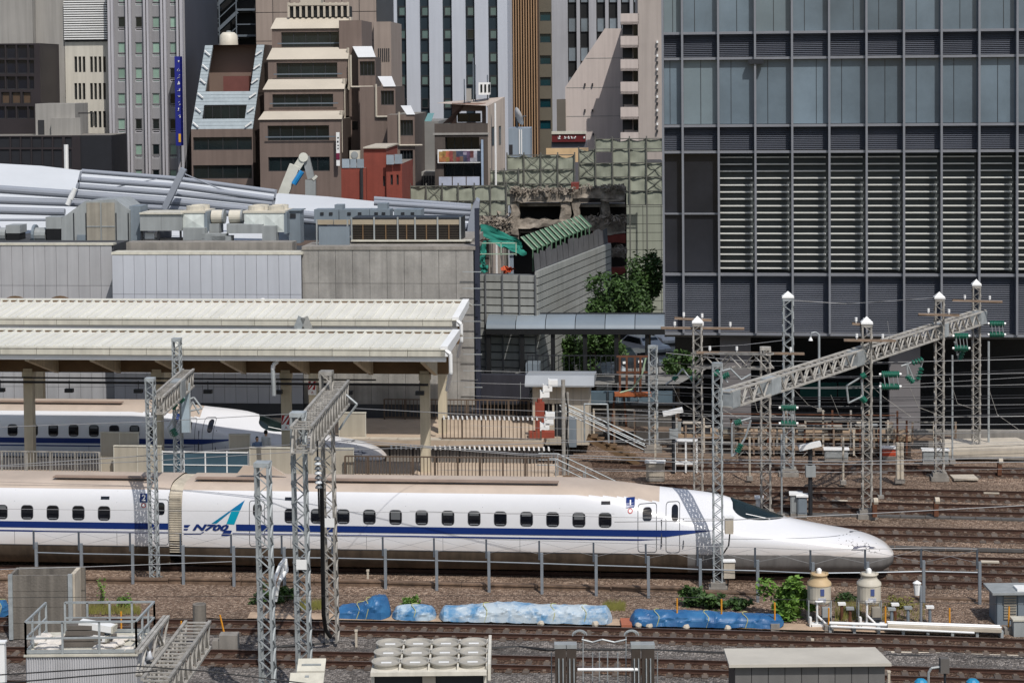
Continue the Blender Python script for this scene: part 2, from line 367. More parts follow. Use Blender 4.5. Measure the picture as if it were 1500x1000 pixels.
def train_paint():
    m = mat('train_white', (212, 212, 214), .18, .03, .5, spec=.6, bump=.04, bscale=1.3); n = m.node_tree; N = n.nodes; l = n.links.new; bs = N['Principled BSDF']
    src = bs.inputs['Base Color'].links[0].from_socket
    tc = N.new('ShaderNodeTexCoord'); sx = N.new('ShaderNodeSeparateXYZ'); l(tc.outputs['Object'], sx.inputs[0])
    no = N.new('ShaderNodeTexNoise'); no.inputs['Scale'].default_value = .7; no.inputs['Detail'].default_value = 5; mp = N.new('ShaderNodeMapping'); mp.inputs['Scale'].default_value = (1, 1, 4)
    l(tc.outputs['Object'], mp.inputs[0]); l(mp.outputs[0], no.inputs['Vector'])
    mr = N.new('ShaderNodeMapRange'); mr.inputs[1].default_value = 1.55; mr.inputs[2].default_value = .95; mr.inputs[3].default_value = 0; mr.inputs[4].default_value = .75; l(sx.outputs[2], mr.inputs[0])
    mm = N.new('ShaderNodeMath'); mm.operation = 'MULTIPLY'; l(mr.outputs[0], mm.inputs[0]); l(no.outputs[0], mm.inputs[1])
    mx = N.new('ShaderNodeMix'); mx.data_type = 'RGBA'; l(mm.outputs[0], mx.inputs[0]); l(src, mx.inputs[6]); mx.inputs[7].default_value = (.42, .32, .22, 1); l(mx.outputs[2], bs.inputs['Base Color'])
    return m
tw = train_paint(); troof = mat('dusty_roof', (178, 163, 149), .55, .12, .6); tskirt = mat('dirty_shaded_skirt', (72, 60, 48), .7, .3, .8, streak=.35, rgb2=(94, 80, 66))  # skirt colour: dirt, darkened further for the shadow under the body
tblue = mat('stripe_blue', (18, 44, 104), .3, .05, 1); tglass = mat('train_window', (18, 20, 26), .06, .3, 1, spec=.6); tgask = mat('gasket', (70, 72, 76), .6)
teal = mat('logo_teal', (0, 132, 160), .3, .2, .4, rgb2=(0, 108, 160)); tjoint = mat('joint_cover', (190, 180, 162), .7, .15, 3, streak=.2)
def loft(xs, mats, roofx, s0=0.0, s1=1.0, ns=48, off=0.0):
    b = B(); k = ns+1
    for x in xs:
        for j in range(k):
            y, z = sec(x, s0+(s1-s0)*j/ns, off); b.v.append((x, y, z))
        if s0 == 0: pass
    for i in range(len(xs)-1):
        for j in range(ns):
            xm = xs[i]; ym = abs(b.v[i*k+j][1]); b.f.append((i*k+j, (i+1)*k+j, (i+1)*k+j+1, i*k+j+1))
            yy = abs(sum(b.v[q][1] for q in b.f[-1])/4); zz = sum(b.v[q][2] for q in b.f[-1])/4
            b.m.append(1 if (xm < roofx and yy < interp([(0, 1.42), (16, 1.4), (nx_(18.9), .95)], xm) and zz > 2.6) else 0)
    n = len(xs)
    b.add(b.v[:k], [tuple(range(k))])
    return b
def skirt(xs, off=0.0):
    b = B()
    for x in xs:
        w_, zm, zb_ = interp(TAB_W, x), interp(TAB_M, x), interp(TAB_B, x); w_ += off
        for y, z in ((-w_, zm), (-w_, 1.0 if zm > 1 else zm-.02), (-w_*.96, .6 if zm > .9 else (zm+zb_)/2), (-w_*.82, zb_), (w_*.82, zb_), (w_*.96, .6 if zm > .9 else (zm+zb_)/2), (w_, 1.0 if zm > 1 else zm-.02), (w_, zm)): b.v.append((x, y, z))
    for i in range(len(xs)-1):
        for j in range(7):
            b.f.append((i*8+j, i*8+j+1, (i+1)*8+j+1, (i+1)*8+j)); b.m.append(0 if j in (0, 6) else (2 if xs[i] > 20.5 else 1))
    return b
def rrect(w, h, r, n=4):
    pts = []
    for cx, cz, a0 in ((w/2-r, h/2-r, 0), (-w/2+r, h/2-r, 90), (-w/2+r, -h/2+r, 180), (w/2-r, -h/2+r, 270)):
        for i in range(n+1):
            a = math.radians(a0+90*i/n); pts.append((cx+r*math.cos(a), cz+r*math.sin(a)))
    return pts
def hug(pts, off, m, name, parent, ring=None):
    """a flat shape in x,z laid on the near face of the body, cut finely enough to follow it"""
    bm = bmesh.new()
    if ring:
        va = [bm.verts.new((x, 0, z)) for x, z in pts]; vb = [bm.verts.new((x, 0, z)) for x, z in ring]; n = len(va)
        for i in range(n): bm.faces.new((va[i], va[(i+1) % n], vb[(i+1) % n], vb[i]))
    else: bm.faces.new([bm.verts.new((x, 0, z)) for x, z in pts])
    z0 = min(p[1] for p in pts); z1 = max(p[1] for p in pts); k = int((z1-z0)/.09)
    for i in range(1, k+1):
        z = z0+(z1-z0)*i/(k+1)
        bmesh.ops.bisect_plane(bm, geom=bm.verts[:]+bm.edges[:]+bm.faces[:], plane_co=(0, 0, z), plane_no=(0, 0, 1))
    b = B(); bm.verts.index_update(); b.v = [(v.co.x, side_y(v.co.x, v.co.z)-off, v.co.z) for v in bm.verts]
    for f in bm.faces:
        ids = [v.index for v in f.verts]; q_ = f.normal; f.normal_update(); b.f.append(tuple(ids if f.normal.y < 0 else ids[::-1])); b.m.append(0)
    bm.free(); return ob(name, b, m, parent)
def decal(pts, x, z, off, m, name, parent, ring=None):
    return hug([(x+a, z+c) for a, c in pts], off+.006, m, name, parent, [(x+a, z+c) for a, c in ring] if ring else None)
def strip(x0, x1, z0, z1, off, m, name, parent, n=30, taper=0.0, z0e=None):
    b = B()
    for i in range(n+1):
        x = x0+(x1-x0)*i/n; za = z0 if z0e is None else z0+(z0e-z0)*max(0, (x-(x1-taper))/taper if taper else 0)
        za = min(za, z1-.005); b.v += [(x, side_y(x, za)-off, za), (x, side_y(x, z1)-off, z1)]
    for i in range(n): b.f.append((i*2, i*2+2, i*2+3, i*2+1)); b.m.append(0)
    return ob(name, b, m, parent)
def make_train(label, group):
    t = fthing(TS, 'bullet_train', label, 'train', group); t['_w'] = None; del t['_w']
    root = t
    y0 = HALF
    xs1 = [.12+i*.8 for i in range(21)]+[nx_(16.6+i*.25) for i in range(38)]+[nx_(26.0+i*.1) for i in range(14)]+[nx_(27.36), nx_(27.4)]
    def grp(name, b, m, smooth=True, par=None): return ob(name, b, m, par or root, smooth)
    c1 = grp('lead_car', loft(xs1, [tw, troof], nx_(18.9)), [tw, troof]); c2 = grp('second_car', loft([-25.0+i*1.0 for i in range(25)]+[-.42], None, 99), [tw, troof])
    nsk = mat('nose_skirt', (118, 116, 114), .5, .15, 1, streak=.2); grp('skirt', skirt(xs1), [tw, tskirt, nsk], True, c1); grp('skirt', skirt([-25.0, -12, -.42]), [tw, tskirt, nsk], True, c2)
    grp('joint_cover', loft([-.42+.06*i for i in range(10)], None, -99, off=-.05), [tjoint, tjoint])
    b = B()
    for i in range(26): b.box(-.41, .11, -1.655, -1.63, .75+i*.095, .75+i*.095+.035)
    ob('cover_rib', b, tjoint, root)
    # under-gear seen below the skirt
    for xc in (3.6, 20.2, -21.6, -4.1):
        b = B(); b.box(xc-1.7, xc+1.7, -1.15, 1.15, .25, .62)
        for dx in (-1.25, 1.25): b.tube((xc+dx, -.8, .43), (xc+dx, .8, .43), .43, 14)
        ob('bogie', b, dark, root)
    zw = TS.L(541, 756)[1]-.02; W0, H0 = .47, .54
    wins = [(TS.L(426+38.36*i, 757)[0], c1) for i in range(13)]+[(TS.L(152.4-37.55*i, 753)[0], c2) for i in range(20)]
    for x, par in wins:
        wo = decal(rrect(W0+.05, H0+.05, .15), x, zw, .004, tgask, 'window', par); decal(rrect(W0, H0, .13), x, zw, .008, tglass, 'pane', wo); bl = R.choice((0, 0, .14, .24, .34, .06))
        if bl: decal([(-W0*.4, -bl/2), (W0*.4, -bl/2), (W0*.4, bl/2), (-W0*.4, bl/2)], x, zw+H0/2-bl/2-.02, .012, mat('window_blind', (92, 94, 96), .3, .1, 2), 'blind', wo)
        decal([(-W0*.36, -.015), (W0*.36, -.015), (W0*.36, .015), (-W0*.36, .015)], x, zw-H0*.42, .012, mat('window_sill_light', (120, 122, 126), .4), 'sill', wo)
    def door(px0, px1, par, lab=None, wsz=(.36, .5), wdx=0):
        x0, x1 = TS.L(px0, 770)[0], TS.L(px1, 770)[0]; zc = 1.98; w_ = x1-x0; h_ = 1.86; x = (x0+x1)/2
        d = decal(rrect(w_, h_, .12), x, zc, .003, tgask, 'door', par, ring=rrect(w_-.05, h_-.05, .1))
        o = decal(rrect(*wsz, .13), x+wdx, zw+.22, .008, tglass, 'door_window', d); return d
    door(934, 962, c1); door(975, 996, c1, wsz=(.26, .56), wdx=.08); door(365, 388, c1, wdx=.02); door(226, 247, c2, wdx=-.04)
    for px in (969, 1001):
        x = TS.L(px, 775)[0]; b = B(); b.tube((x, side_y(x, 1.5)-.06, 1.3), (x, side_y(x, 2.4)-.06, 2.35), .025); ob('grab_rail', b, tgask, c1)
    # stripes
    zt, zl = 2.12, 1.86
    zt = TS.L(600, 771)[1]; zl = TS.L(600, 780.5)[1]; za, zb_ = TS.L(600, 786.4)[1], TS.L(600, 784.0)[1]
    xa = TS.L(346, 775)[0]
    strip(xa, TS.L(1046, 775)[0], zl, zt, .016, tblue, 'blue_stripe', c1, 90, taper=1.9, z0e=zt); strip(xa-.15, TS.L(970, 788)[0], za, zb_, .012, tblue, 'thin_stripe', c1, 60, taper=1.0, z0e=zb_)
    strip(-25, -.43, zl, zt, .005, tblue, 'blue_stripe', c2, 30); strip(-25, -.43, za, zb_, .005, tblue, 'thin_stripe', c2, 30)
    # the mark: swoosh A, stripe stub and lettering
    def q(px, py): x, z = TS.L(px, py); return x, z
    def poly(pp, m, name, par, off=.012): return hug([q(*p) for p in pp], off, m, name, par)
    def lx(u, v): return 260+u*.08, 725+v*.08
    lg = poly([lx(120, 590), lx(190, 590), lx(240, 540), lx(120, 540)], tblue, 'logo', c1)
    poly([lx(115, 715), lx(430, 715), lx(490, 670), lx(470, 665), lx(425, 690), lx(115, 690)], tblue, 'logo_stripe', lg); poly([lx(115, 640), lx(180, 640), lx(200, 610), lx(115, 610)], tblue, 'logo_stripe', lg)
    poly([lx(620, 518), lx(1225, 95), lx(1152, 264), lx(988, 290), lx(715, 515)], teal, 'logo_swoosh', lg); poly([lx(1150, 262), lx(1040, 535), lx(895, 525), lx(986, 289)], mat('logo_teal_light', (0, 146, 170), .3, .1, .5), 'logo_swoosh', lg)
    poly([lx(970, 640), lx(1000, 645), lx(955, 742), lx(800, 742), lx(850, 640)], tblue, 'logo_foot', lg)
    x, z = q(*lx(585, 592)); me = upright(text_mesh('N700', .40, tblue, 'lettering', shear=.35, fat=.018)); me.transform(Matrix.Diagonal((1.55, 1, .82, 1)))
    link('lettering', me, lg, (x, side_y(x, z-.15)-.022, z))
    for num, pxn, pyn, par in (('1', 923, 738.5, c1), ('2', 210, 729.5, c2)):
        x, z = q(pxn, pyn); s = .17
        pl = decal([(-s, -s), (s, -s), (s, s), (-s, s)][::-1], x, z, .022, tblue, 'number_plate', par)
        me = upright(text_mesh(num, .36, white, fat=.008)); me.transform(Matrix.Rotation(-math.atan2(side_y(x, z+.17)-side_y(x, z-.17), .34), 4, 'X')); link('lettering', me, pl, (x, side_y(x, z)-.045, z))
        x, z = q(pxn, pyn+10.5); rg = rrect(.2, .2, .0999, 4)
        ns_ = decal(rg, x, z, .006, mat('sign_red', (176, 60, 60), .5), 'no_smoking_sign', par); decal(rrect(.13, .13, .064, 4), x, z, .009, white, 'sign_face', ns_)
    for px, py in ((887, 737.5), (153, 729.5), (423, 731)):
        x, z = q(px, py); decal([(-.18, -.06), (-.18, .06), (.18, .06), (.18, -.06)], x, z, .006, tglass, 'destination_display', c1 if px > 262 else c2)
    for py in (743.5, 748.5, 806):    # faint seam lines along the side
        z = TS.L(600, py)[1]
        if py > 800: strip(.2, 19.5, z-.012, z+.012, .003, tgask, 'seam', c1, 40); strip(-25, -.43, z-.012, z+.012, .003, tgask, 'seam', c2, 10)
    z1_ = 1.62; strip(nx_(20.8), nx_(26.3), z1_, z1_+.012, .004, tgask, 'seam', c1, 40)
    for x in (4.6, 7.7, 10.8, 13.9, 20.9, 22.9, 24.6): strip(x, x+.012, .98, 1.6, .004, tgask, 'seam', c1, 1)
    for x in (1.6, 3.9, 6.2, 9.3, 12.4, 15.5): strip(x, x+.014, 2.75, 3.2, .004, tgask, 'seam', c1, 1)
    for x in (-2.6, -6.9, -11, -15): strip(x, x+.014, .98, 1.6, .004, tgask, 'seam', c2, 1); strip(x, x+.014, 2.75, 3.2, .004, tgask, 'seam', c2, 1)
    # windscreen: one band wrapped over the hood
    def patch(x0, x1, sfun, m, name, off=.012, n=22, k=16):
        b = B()
        for i in range(n+1):
            x = x0+(x1-x0)*i/n; a, c = sfun(i/n)
            for j in range(k+1):
                y, z_ = sec(x, a+(c-a)*j/k, 0); y2, z2 = sec(x, a+(c-a)*j/k, .02); b.v.append((x, y2, z2))
        for i in range(n):
            for j in range(k): b.f.append((i*(k+1)+j, (i+1)*(k+1)+j, (i+1)*(k+1)+j+1, i*(k+1)+j+1)); b.m.append(0)
        return ob(name, b, m, c1, True)
    def ws(u):
        e = math.sin(math.pi*min(1, max(0, u))**.8)**.55; lo = .5-.13*e*(1-.25*u); return lo, 1-lo
    patch(TS.L(1070, 740, HALF)[0], TS.L(1148, 757, HALF)[0], ws, mat('windscreen', (14, 22, 24), .05, .4, .8, spec=.7, rgb2=(30, 44, 44)), 'windscreen')
    for s in (.42, .58): b = B(); b.path([(TS.L(1092, 740, HALF)[0]+.24*i, sec(TS.L(1092, 740, HALF)[0]+.24*i, s, .03)[0], sec(TS.L(1092, 740, HALF)[0]+.24*i, s, .03)[1]) for i in range(5)], .02, 4); ob('windscreen_bar', b, white, c1)
    hl = [(-.42, -.05), (-.3, .06), (.1, .05), (.5, -.02), (.46, -.07), (0, -.075)]
    x, z = q(1264, 806); decal(hl[::-1], x, z, .03, mat('headlight', (92, 92, 104), .15, .2, 2, spec=.6), 'headlight', c1)
    x, z = q(1100, 829)
    pl = B(); 
    # insects and soot freckles on the nose
    b = B(); rr = random.Random(3)
    for i in range(60):
        x = nx_(rr.uniform(25.4, 26.9)); z = rr.gauss(interp(TAB_S, x)-.22, .1)
        if .95 < z < interp(TAB_S, x)-.02:
            r = rr.uniform(.008, .028); y = side_y(x, z)-.022; b.add([(x-r, y, z), (x, y, z-r), (x+r, y, z), (x, y, z+r*.7)], [(0, 1, 2, 3)])
    tag(ob('soot_freckle', b, mat('soot', (60, 58, 54), .9), c1), kind='stuff')
    # roof details
    b = B(); b.box(2.6, 2.64, -.7, .2, 3.62, 3.98).box(2.64, 4.1, -.72, .22, 3.9, 3.96); ob('roof_fairing', B().prism([(2.0, 3.62), (4.1, 3.62), (3.5, 3.98), (2.3, 4.0)], -.05, .05), troof, c1)
    for x0, x1 in ((-5.5, -1.2), (.5, 3), (5, 15.4)):
        ob('roof_walkway', B().box(x0, x1, -.95, -.55, 3.6, 3.635), mat('roof_strip', (140, 120, 106), .7, .2, 1), c1 if x0 > 0 else c2)
    return root
train1 = make_train('long white bullet train with blue stripe and N700A mark, standing in the open', 'bullet trains in the station')
# move the train axis so that its near face lies on the measured plane
train1.location = TS.o + TS.n*HALF
train2 = copy_tree(train1); train2['label'] = 'white bullet train half hidden in shade under the platform roof'
T2 = Fac(562, 660, 97.5, .1); train2.location = T2.o - T2.t*(NOSE_X-.1) + Vector((0, 0, 0)); train2.rotation_euler.z = T2.a
# ---------------------------------------------------------------- platforms and their roofs
beige = mat('column_paint', (196, 184, 160), .6, .1, 1.2, streak=.2); cream = mat('canopy_sheet', (208, 206, 196), .5, .07, .5, rnd=.07, streak=.0)
gutm = mat('gutter', (196, 192, 178), .5, .1, 1, streak=.15); brownm = mat('brown_steel', (104, 82, 58), .7, .2, 1.2); platm = mat('platform_top', (176, 158, 138), .85, .12, .8, streak=.0)
fencem = mat('fence_brown', (92, 78, 66), .6, .2, 2); screenm = mat('screen_panel', (172, 164, 148), .6, .08, .8, streak=.12)
P1 = Fac(620, 693, 91.7, .1); P2 = Fac(649, 636, 101.6, .1)
pgx = mat('hatch_grey', (150, 150, 146), .6)
def platform(fac, ya, yb, x1, name, label):
    t = fthing(fac, name, label, 'platform'); b = B(); b.box(-42, x1, ya, yb, .95, 1.25); ob('deck', b, platm, t)
    b = B(); b.box(-42, x1-.4, ya+.35, yb-.35, -.3, .95); ob('support_wall', b, conc, t)
    n = int((x1+30)/1.5)
    for i in range(n): boxpiece('edge_slab', 1.47, .06, .5, concl, t, x1-1.5*(i+1), ya+.003, 1.252)
    return t
xe1 = P1.L(812, 690)[0]; xe2 = P2.L(800, 640)[0]
pl1 = platform(P1, -2.3, 2.3, xe1, 'platform', 'narrow beige platform just behind the front train'); pl2 = platform(P2, -2.15, 4.2, xe2, 'platform', 'farther beige platform in front of the grey panelled station wall')
def fence(fac, y, x0, x1, z, h, post, step, m, name, label, tips=None, group=None):
    t = thing(name, label, 'fence', fac.W(x0, y, z), fac.a, group, world=False); L_ = x1-x0
    b = B()
    for zz in (h, h*.1): b.box(0, L_, -.025, .025, zz-.03, zz+.03)
    ob('rail', b, m, t)
    n = max(1, round(L_/post)); pm = B().box(-.04, .04, -.04, .04, 0, h).mesh('post', m)
    for i in range(n+1): link('post', pm, t, (L_*i/n, 0, 0))
    k = int(L_/step); sm = B().box(-.018, .018, -.012, .012, h*.1, h).mesh('picket', m)
    if k <= 300:
        for i in range(1, k): link('picket', sm, t, (i*L_/k, .006, 0))
    if tips:
        tm = B().prism([(-.03, 0), (.05, 0), (.03, .16), (-.05, .2)], -.14, -.05).mesh('sunlit_bracket', tips)  # brackets coloured white for the sunlight caught on them
        for i in range(int(L_/.24)): link('sunlit_bracket', tm, t, (i*.24+.1, 0, h-.05 if h < 1.2 else h*.75))
    return t
def lx(fac, px, py=680): return fac.L(px, py)[0]
fence(P1, -2.15, lx(P1, 518), xe1-.1, 1.25, 1.12, 1.08, .16, fencem, 'platform_fence', 'brown picket fence along the near edge of the front platform')
fence(P1, 2.15, lx(P1, 560, 660), xe1-.2, 1.0, .95, 1.1, .16, black, 'platform_fence', 'black picket fence with brackets coloured as sunlit on the far edge of the front platform', tips=white)
fence(P2, -2.05, lx(P2, 656, 630), xe2-.1, 1.25, 1.15, 1.1, .2, fencem, 'platform_fence', 'brown picket fence with brackets coloured as sunlit on the farther platform', tips=white)
fence(P1, -2.0, lx(P1, -10), lx(P1, 165), 1.25, 1.15, 1.2, .15, galvold, 'platform_fence', 'grey picket fence on the platform at the left, below the train windows')
fence(P2, 3.9, lx(P2, 545, 600), xe2-.1, 1.25, 1.1, 1.1, .2, fencem, 'platform_fence', 'rear picket fence below the grey station wall, behind the nose')
def canopy(pf, ef, ridge_py, end_px, cols, nleft, name, label, group):
    t = fthing(ef, name, label, 'canopy', group); D = 4.1; ze = ef.L(400, 508 if name_front[0] else 465.5)[1]
    zr = ef.L(400, ridge_py, D)[1]; x1 = ef.L(end_px, 510 if name_front[0] else 466)[0]; W_ = .46
    b = B(); b.add([(0,0,0),(W_-.01,0,0),(W_-.01,D,zr-ze),(0,D,zr-ze),(0,0,-.05),(W_-.01,0,-.05),(W_-.01,D,zr-ze-.05),(0,D,zr-ze-.05)], [(0,1,2,3),(4,7,6,5),(0,4,5,1),(1,5,6,2),(2,6,7,3),(3,7,4,0)])
    h = .07; b.add([(-.05,0,0),(.05,0,0),(.02,0,h),(-.02,0,h),(-.05,D,zr-ze),(.05,D,zr-ze),(.02,D,zr-ze+h),(-.02,D,zr-ze+h)], [(0,1,2,3),(0,3,7,4),(1,5,6,2),(3,2,6,7)])
    me = b.mesh('roof_panel', cream); n = nleft
    for i in range(n): link('roof_panel', me, t, (x1-.35-W_*(i+1), 0, ze))
    xl = x1-.35-W_*n
    b = B(); b.add([(xl,D,zr-.02),(x1,D,zr-.02),(x1,D+1.4,zr-.3),(xl,D+1.4,zr-.3),(xl,D,zr-.1),(x1,D,zr-.1),(x1,D+1.4,zr-.38),(xl,D+1.4,zr-.38)], [(0,1,2,3),(4,7,6,5),(2,6,7,3),(1,5,6,2)]); ob('rear_slope', b, cream, t)  # unseen rear slope, its depth set to shade the train behind
    ob('ridge_cap', B().box(xl, x1-.02, D-.16, D+.16, zr+.05, zr+.12), cream, t)
    nm_ = B().box(0, W_*.55, 0, .05, 0, .07).mesh('ridge_closure', brownm)
    for i in range(n): link('ridge_closure', nm_, t, (x1-.35-W_*(i+1)+.11, D-.32, zr-.03))
    # gutter in lengths, fascia, verge at the open end
    gl = 1.72; gm = B().box(0, gl-.02, -.24, 0, -.36, -.04).box(0, gl-.02, -.27, -.0, -.08, -.035).mesh('gutter_length', gutm)
    for i in range(int((x1-xl)/gl)): link('gutter_length', gm, t, (x1-.1-gl*(i+1), -.02, ze))
    ob('fascia', B().box(xl, x1-.1, -.1, -.02, ze-.62, ze-.39), white, t)
    ob('verge', B().add([(x1-.34,-.26,ze-.36),(x1,-.26,ze-.36),(x1,D,zr-.25),(x1-.34,D,zr-.25),(x1-.34,-.26,ze+.1),(x1,-.26,ze+.1),(x1,D,zr+.16),(x1-.34,D,zr+.16)], [(0,1,5,4),(1,2,6,5),(4,5,6,7),(0,3,2,1),(0,4,7,3),(3,7,6,2)]), white, t)
    ob('down_pipe', B().path([(x1-.1,-.2,ze-.1),(x1+.12,-.25,ze-.25),(x1+.12,-.2,ze-1.1),(x1-.15,.5,ze-2.0)], .09, 7), white, t)
    # steel below: brackets, edge beams, purlins, columns
    ybc = (pf.o-ef.o).dot(ef.n); xc0 = (pf.o-ef.o).dot(ef.t)
    ob('purlin', B().box(xl, x1-.5, ybc-.14, ybc+.14, ze-1.85, ze-.95), brownm, t)
    ob('soffit', B().add([(xl,.05,ze-.42),(x1-.4,.05,ze-.42),(x1-.4,D,zr-.5),(xl,D,zr-.5)], [(0,3,2,1)]), brownm, t)
    k = 0; X = x1-1.2
    while X > xl:
        ob('bracket', B().add([(X-.1,.1,ze-.72),(X+.1,.1,ze-.72),(X+.1,ybc-.15,ze-1.9),(X-.1,ybc-.15,ze-1.9),(X-.1,.1,ze-.5),(X+.1,.1,ze-.5),(X+.1,ybc-.15,ze-1.0),(X-.1,ybc-.15,ze-1.0)], [(0,1,5,4),(1,2,6,5),(0,3,2,1),(0,4,7,3),(4,5,6,7)]), beige, t); X -= 3.07
    for px, py in cols:
        x = pf.L(px, py)[0]+xc0
        ob('column', B().box(x-.22, x+.22, ybc-.2, ybc+.2, 1.25, ze-1.7).box(x-.26, x+.26, ybc-.26, ybc+.26, ze-2.15, ze-1.84), beige, t)
    ob('cable_pipe', B().tube((xl, ybc-.5, ze-2.3), (x1-1.5, ybc-.5, ze-2.3), .06).tube((xl, ybc-.4, ze-2.1), (x1-4, ybc-.4, ze-2.1), .04), dark, t)
    for i in range(9):
        x = x1-1.9-i*3.4; o = ob('hanging_lamp', B().tube((x, ybc-.5, ze-2.2), (x, ybc-.5, ze-2.6), .02, 4).box(x-.2, x+.2, ybc-.62, ybc-.38, ze-2.78, ze-2.6), dark, t)
    return t
name_front = [True]
canopy(P1, Fac(400, 520, 88, .1), 486, 657, [(45, 685), (233, 688), (421, 690), (624, 694)], 52, 'platform_canopy', 'cream ribbed platform roof nearer the front train', 'ribbed platform roofs')
name_front = [False]
canopy(P2, Fac(400, 470, 98.3, .1), 441.5, 673, [(60, 620), (245, 625), (460, 630), (649, 636)], 59, 'platform_canopy', 'cream ribbed platform roof set farther back and higher in view', 'ribbed platform roofs')
CF = Fac(400, 520, 88, .1); x, z = CF.L(403, 531, .3); t = thing('drain_pipe', 'white bent drain pipe hanging below the nearer platform roof', 'pipe', CF.W(x, .3, z), CF.a, world=False)
ob('bend', B().path([(.12, 0, .25), (.1, 0, .05), (-.08, -.05, -.1), (-.1, -.05, -.3)], .1, 8), white, t); ob('drop', B().tube((-.1, -.05, -.3), (-.06, -.05, -1.5), .1, 8), galv, t)
CF = Fac(400, 470, 98.3, .1); x, z = CF.L(444, 482, -.6); t = thing('roof_hatch', 'small open steel hatch frame between the two platform roofs', 'hatch', CF.W(x, -.6, z), CF.a, world=False)
ob('flap', B().bar((-.3, 0, 0), (-.05, 0, .6), .4, .05, up=(0, 1, 0)), galv, t); ob('flap', B().bar((.3, 0, 0), (.05, 0, .6), .4, .05, up=(0, 1, 0)), pgx, t); ob('frame', B().box(-.4, .4, -.2, .2, -.1, 0), galv, t)
# screens and bits standing on the near platform, left of the fence
def pbox(fac, y, px0, px1, py0, py1, dep, m, name, label, cat, z0=None):
    x0, x1, z0_, z1 = fac.R(px0, py0, px1, py1, y); z0 = z0_ if z0 is None else z0
    t = thing(name, label, cat, fac.W((x0+x1)/2, y, z0), fac.a, world=False); w2 = (x1-x0)/2; b = B(); b.box(-w2, w2, 0, dep, 0, z1-z0); ob('panel', b, m, t)
    return t, w2, z1-z0
def screen(px0, px1, py0, label, y=-1.9):
    t, w2, h = pbox(P1, y, px0, px1, py0, 690, .12, screenm, 'platform_screen', label, 'screen', 1.25)
    ob('coping', B().box(-w2-.02, w2+.02, -.03, .15, h, h+.05), gutm, t); n = max(1, round(w2*2/1.0))
    for i in range(n+1): x = -w2+2*w2*i/n; ob('batten', B().box(x-.02, x+.02, -.015, 0, 0, h), gutm, t)
screen(167, 236, 654, 'plain beige platform screen beside the thin left mast'); screen(148, 203, 634, 'beige platform screen panel behind the thin left mast, taller', -1.2)
screen(366, 518, 657, 'long low beige platform screen below the shaded train cab'); screen(336, 366, 637, 'small beige platform screen under the shaded train door', -1.2); SCR = P1; P1_ = P1; P1 = P2; screen(497, 536, 605, 'beige equipment screen on the farther platform above the shaded nose', -1.6); P1 = P1_
x0, x1, z0, z1 = P1.R(238, 655, 364, 690, -1.7); t = thing('glass_barrier', 'blue tinted glass platform barrier with white rails', 'barrier', P1.W(x0, -1.7, 1.25), P1.a, world=False)
gb = glass('barrier_glass', (70, 92, 104), .1); nW = 4; W_ = (x1-x0)/nW
for i in range(nW): o = boxpiece('pane', W_-.06, 1.05, .02, gb, t, i*W_+.03, 0, .05)
ob('rail', B().box(0, x1-x0, -.03, .05, 1.12, 1.17).box(0, x1-x0, -.03, .05, .52, .56), white, t)
for i in range(nW+1): boxpiece('post', .06, 1.2, .06, white, t, i*W_-.03, -.02, 0)
for fac, px, py, lb in ((P1, 421, 613, 'red and white striped warning board on the near platform column'), (P2, 459, 563, 'red and white striped warning board on the farther column')):
    x, z = fac.L(px, py); wp = fac.W(x, -.32, z); t = thing('warning_board', lb, 'sign', wp, fac.a, world=False); s = .22
    ob('board', B().box(-s, s, 0, .03, -.5, s), white, t); rd = mat('sign_red2', (150, 36, 36), .5); b = B()
    for k in range(3):
        c = -.3+k*.3; pts = [(max(-s, min(s, a)), z_) for a, z_ in ((c-.2-.1, -s), (c-.2+.05, -s), (c+.2+.05, s), (c+.2-.1, s))]; b.prism(pts, -.012, -.002)
    ob('stripe', b, rd, t); link('lettering', upright(text_mesh('A', .2, rd)), t, (0, -.01, -.37))
# people on the platform
def person(p, rotz, h, shirt, hair, label, cap=True):
    t = thing('person', label, 'person', p, rotz, world=False); k = h/1.75
    V = [(0,0,.95),(0,0,1.2),(0,0,1.42),(0,.0,1.52),(0,-.01,1.6),(0,-.01,1.7),(-.1,0,.9),(-.11,.02,.5),(-.11,.0,.09),(-.11,-.14,.04),(.1,0,.9),(.11,-.02,.5),(.11,.03,.09),(.11,-.11,.04),(-.19,0,1.4),(-.24,.03,1.15),(-.22,-.1,.93),(.19,0,1.4),(.25,.02,1.15),(.2,-.14,1.0),(-.21,-.16,.86),(.18,-.2,.95)]
    E = [(0,1),(1,2),(2,3),(3,4),(4,5),(0,6),(6,7),(7,8),(8,9),(0,10),(10,11),(11,12),(12,13),(2,14),(14,15),(15,16),(2,17),(17,18),(18,19),(16,20),(19,21)]
    rad = [.15,.14,.15,.055,.09,.075,.085,.06,.045,.04,.085,.06,.045,.04,.065,.045,.035,.065,.045,.035,.03,.03]
    me = bpy.data.meshes.new('body'); me.from_pydata([Vector(v)*k for v in V], E, []); o = link('body', me, t)
    me.materials.append(shirt); md = o.modifiers.new('skin', 'SKIN'); o.modifiers.new('sub', 'SUBSURF').levels = 1; o.modifiers['sub'].render_levels = 1
    for i, sv in enumerate(me.skin_vertices[0].data if me.skin_vertices else []): sv.radius = (rad[i]*k, rad[i]*.8*k)
    return t, k
skin = mat('skin', (200, 156, 128), .6, .05, 3)
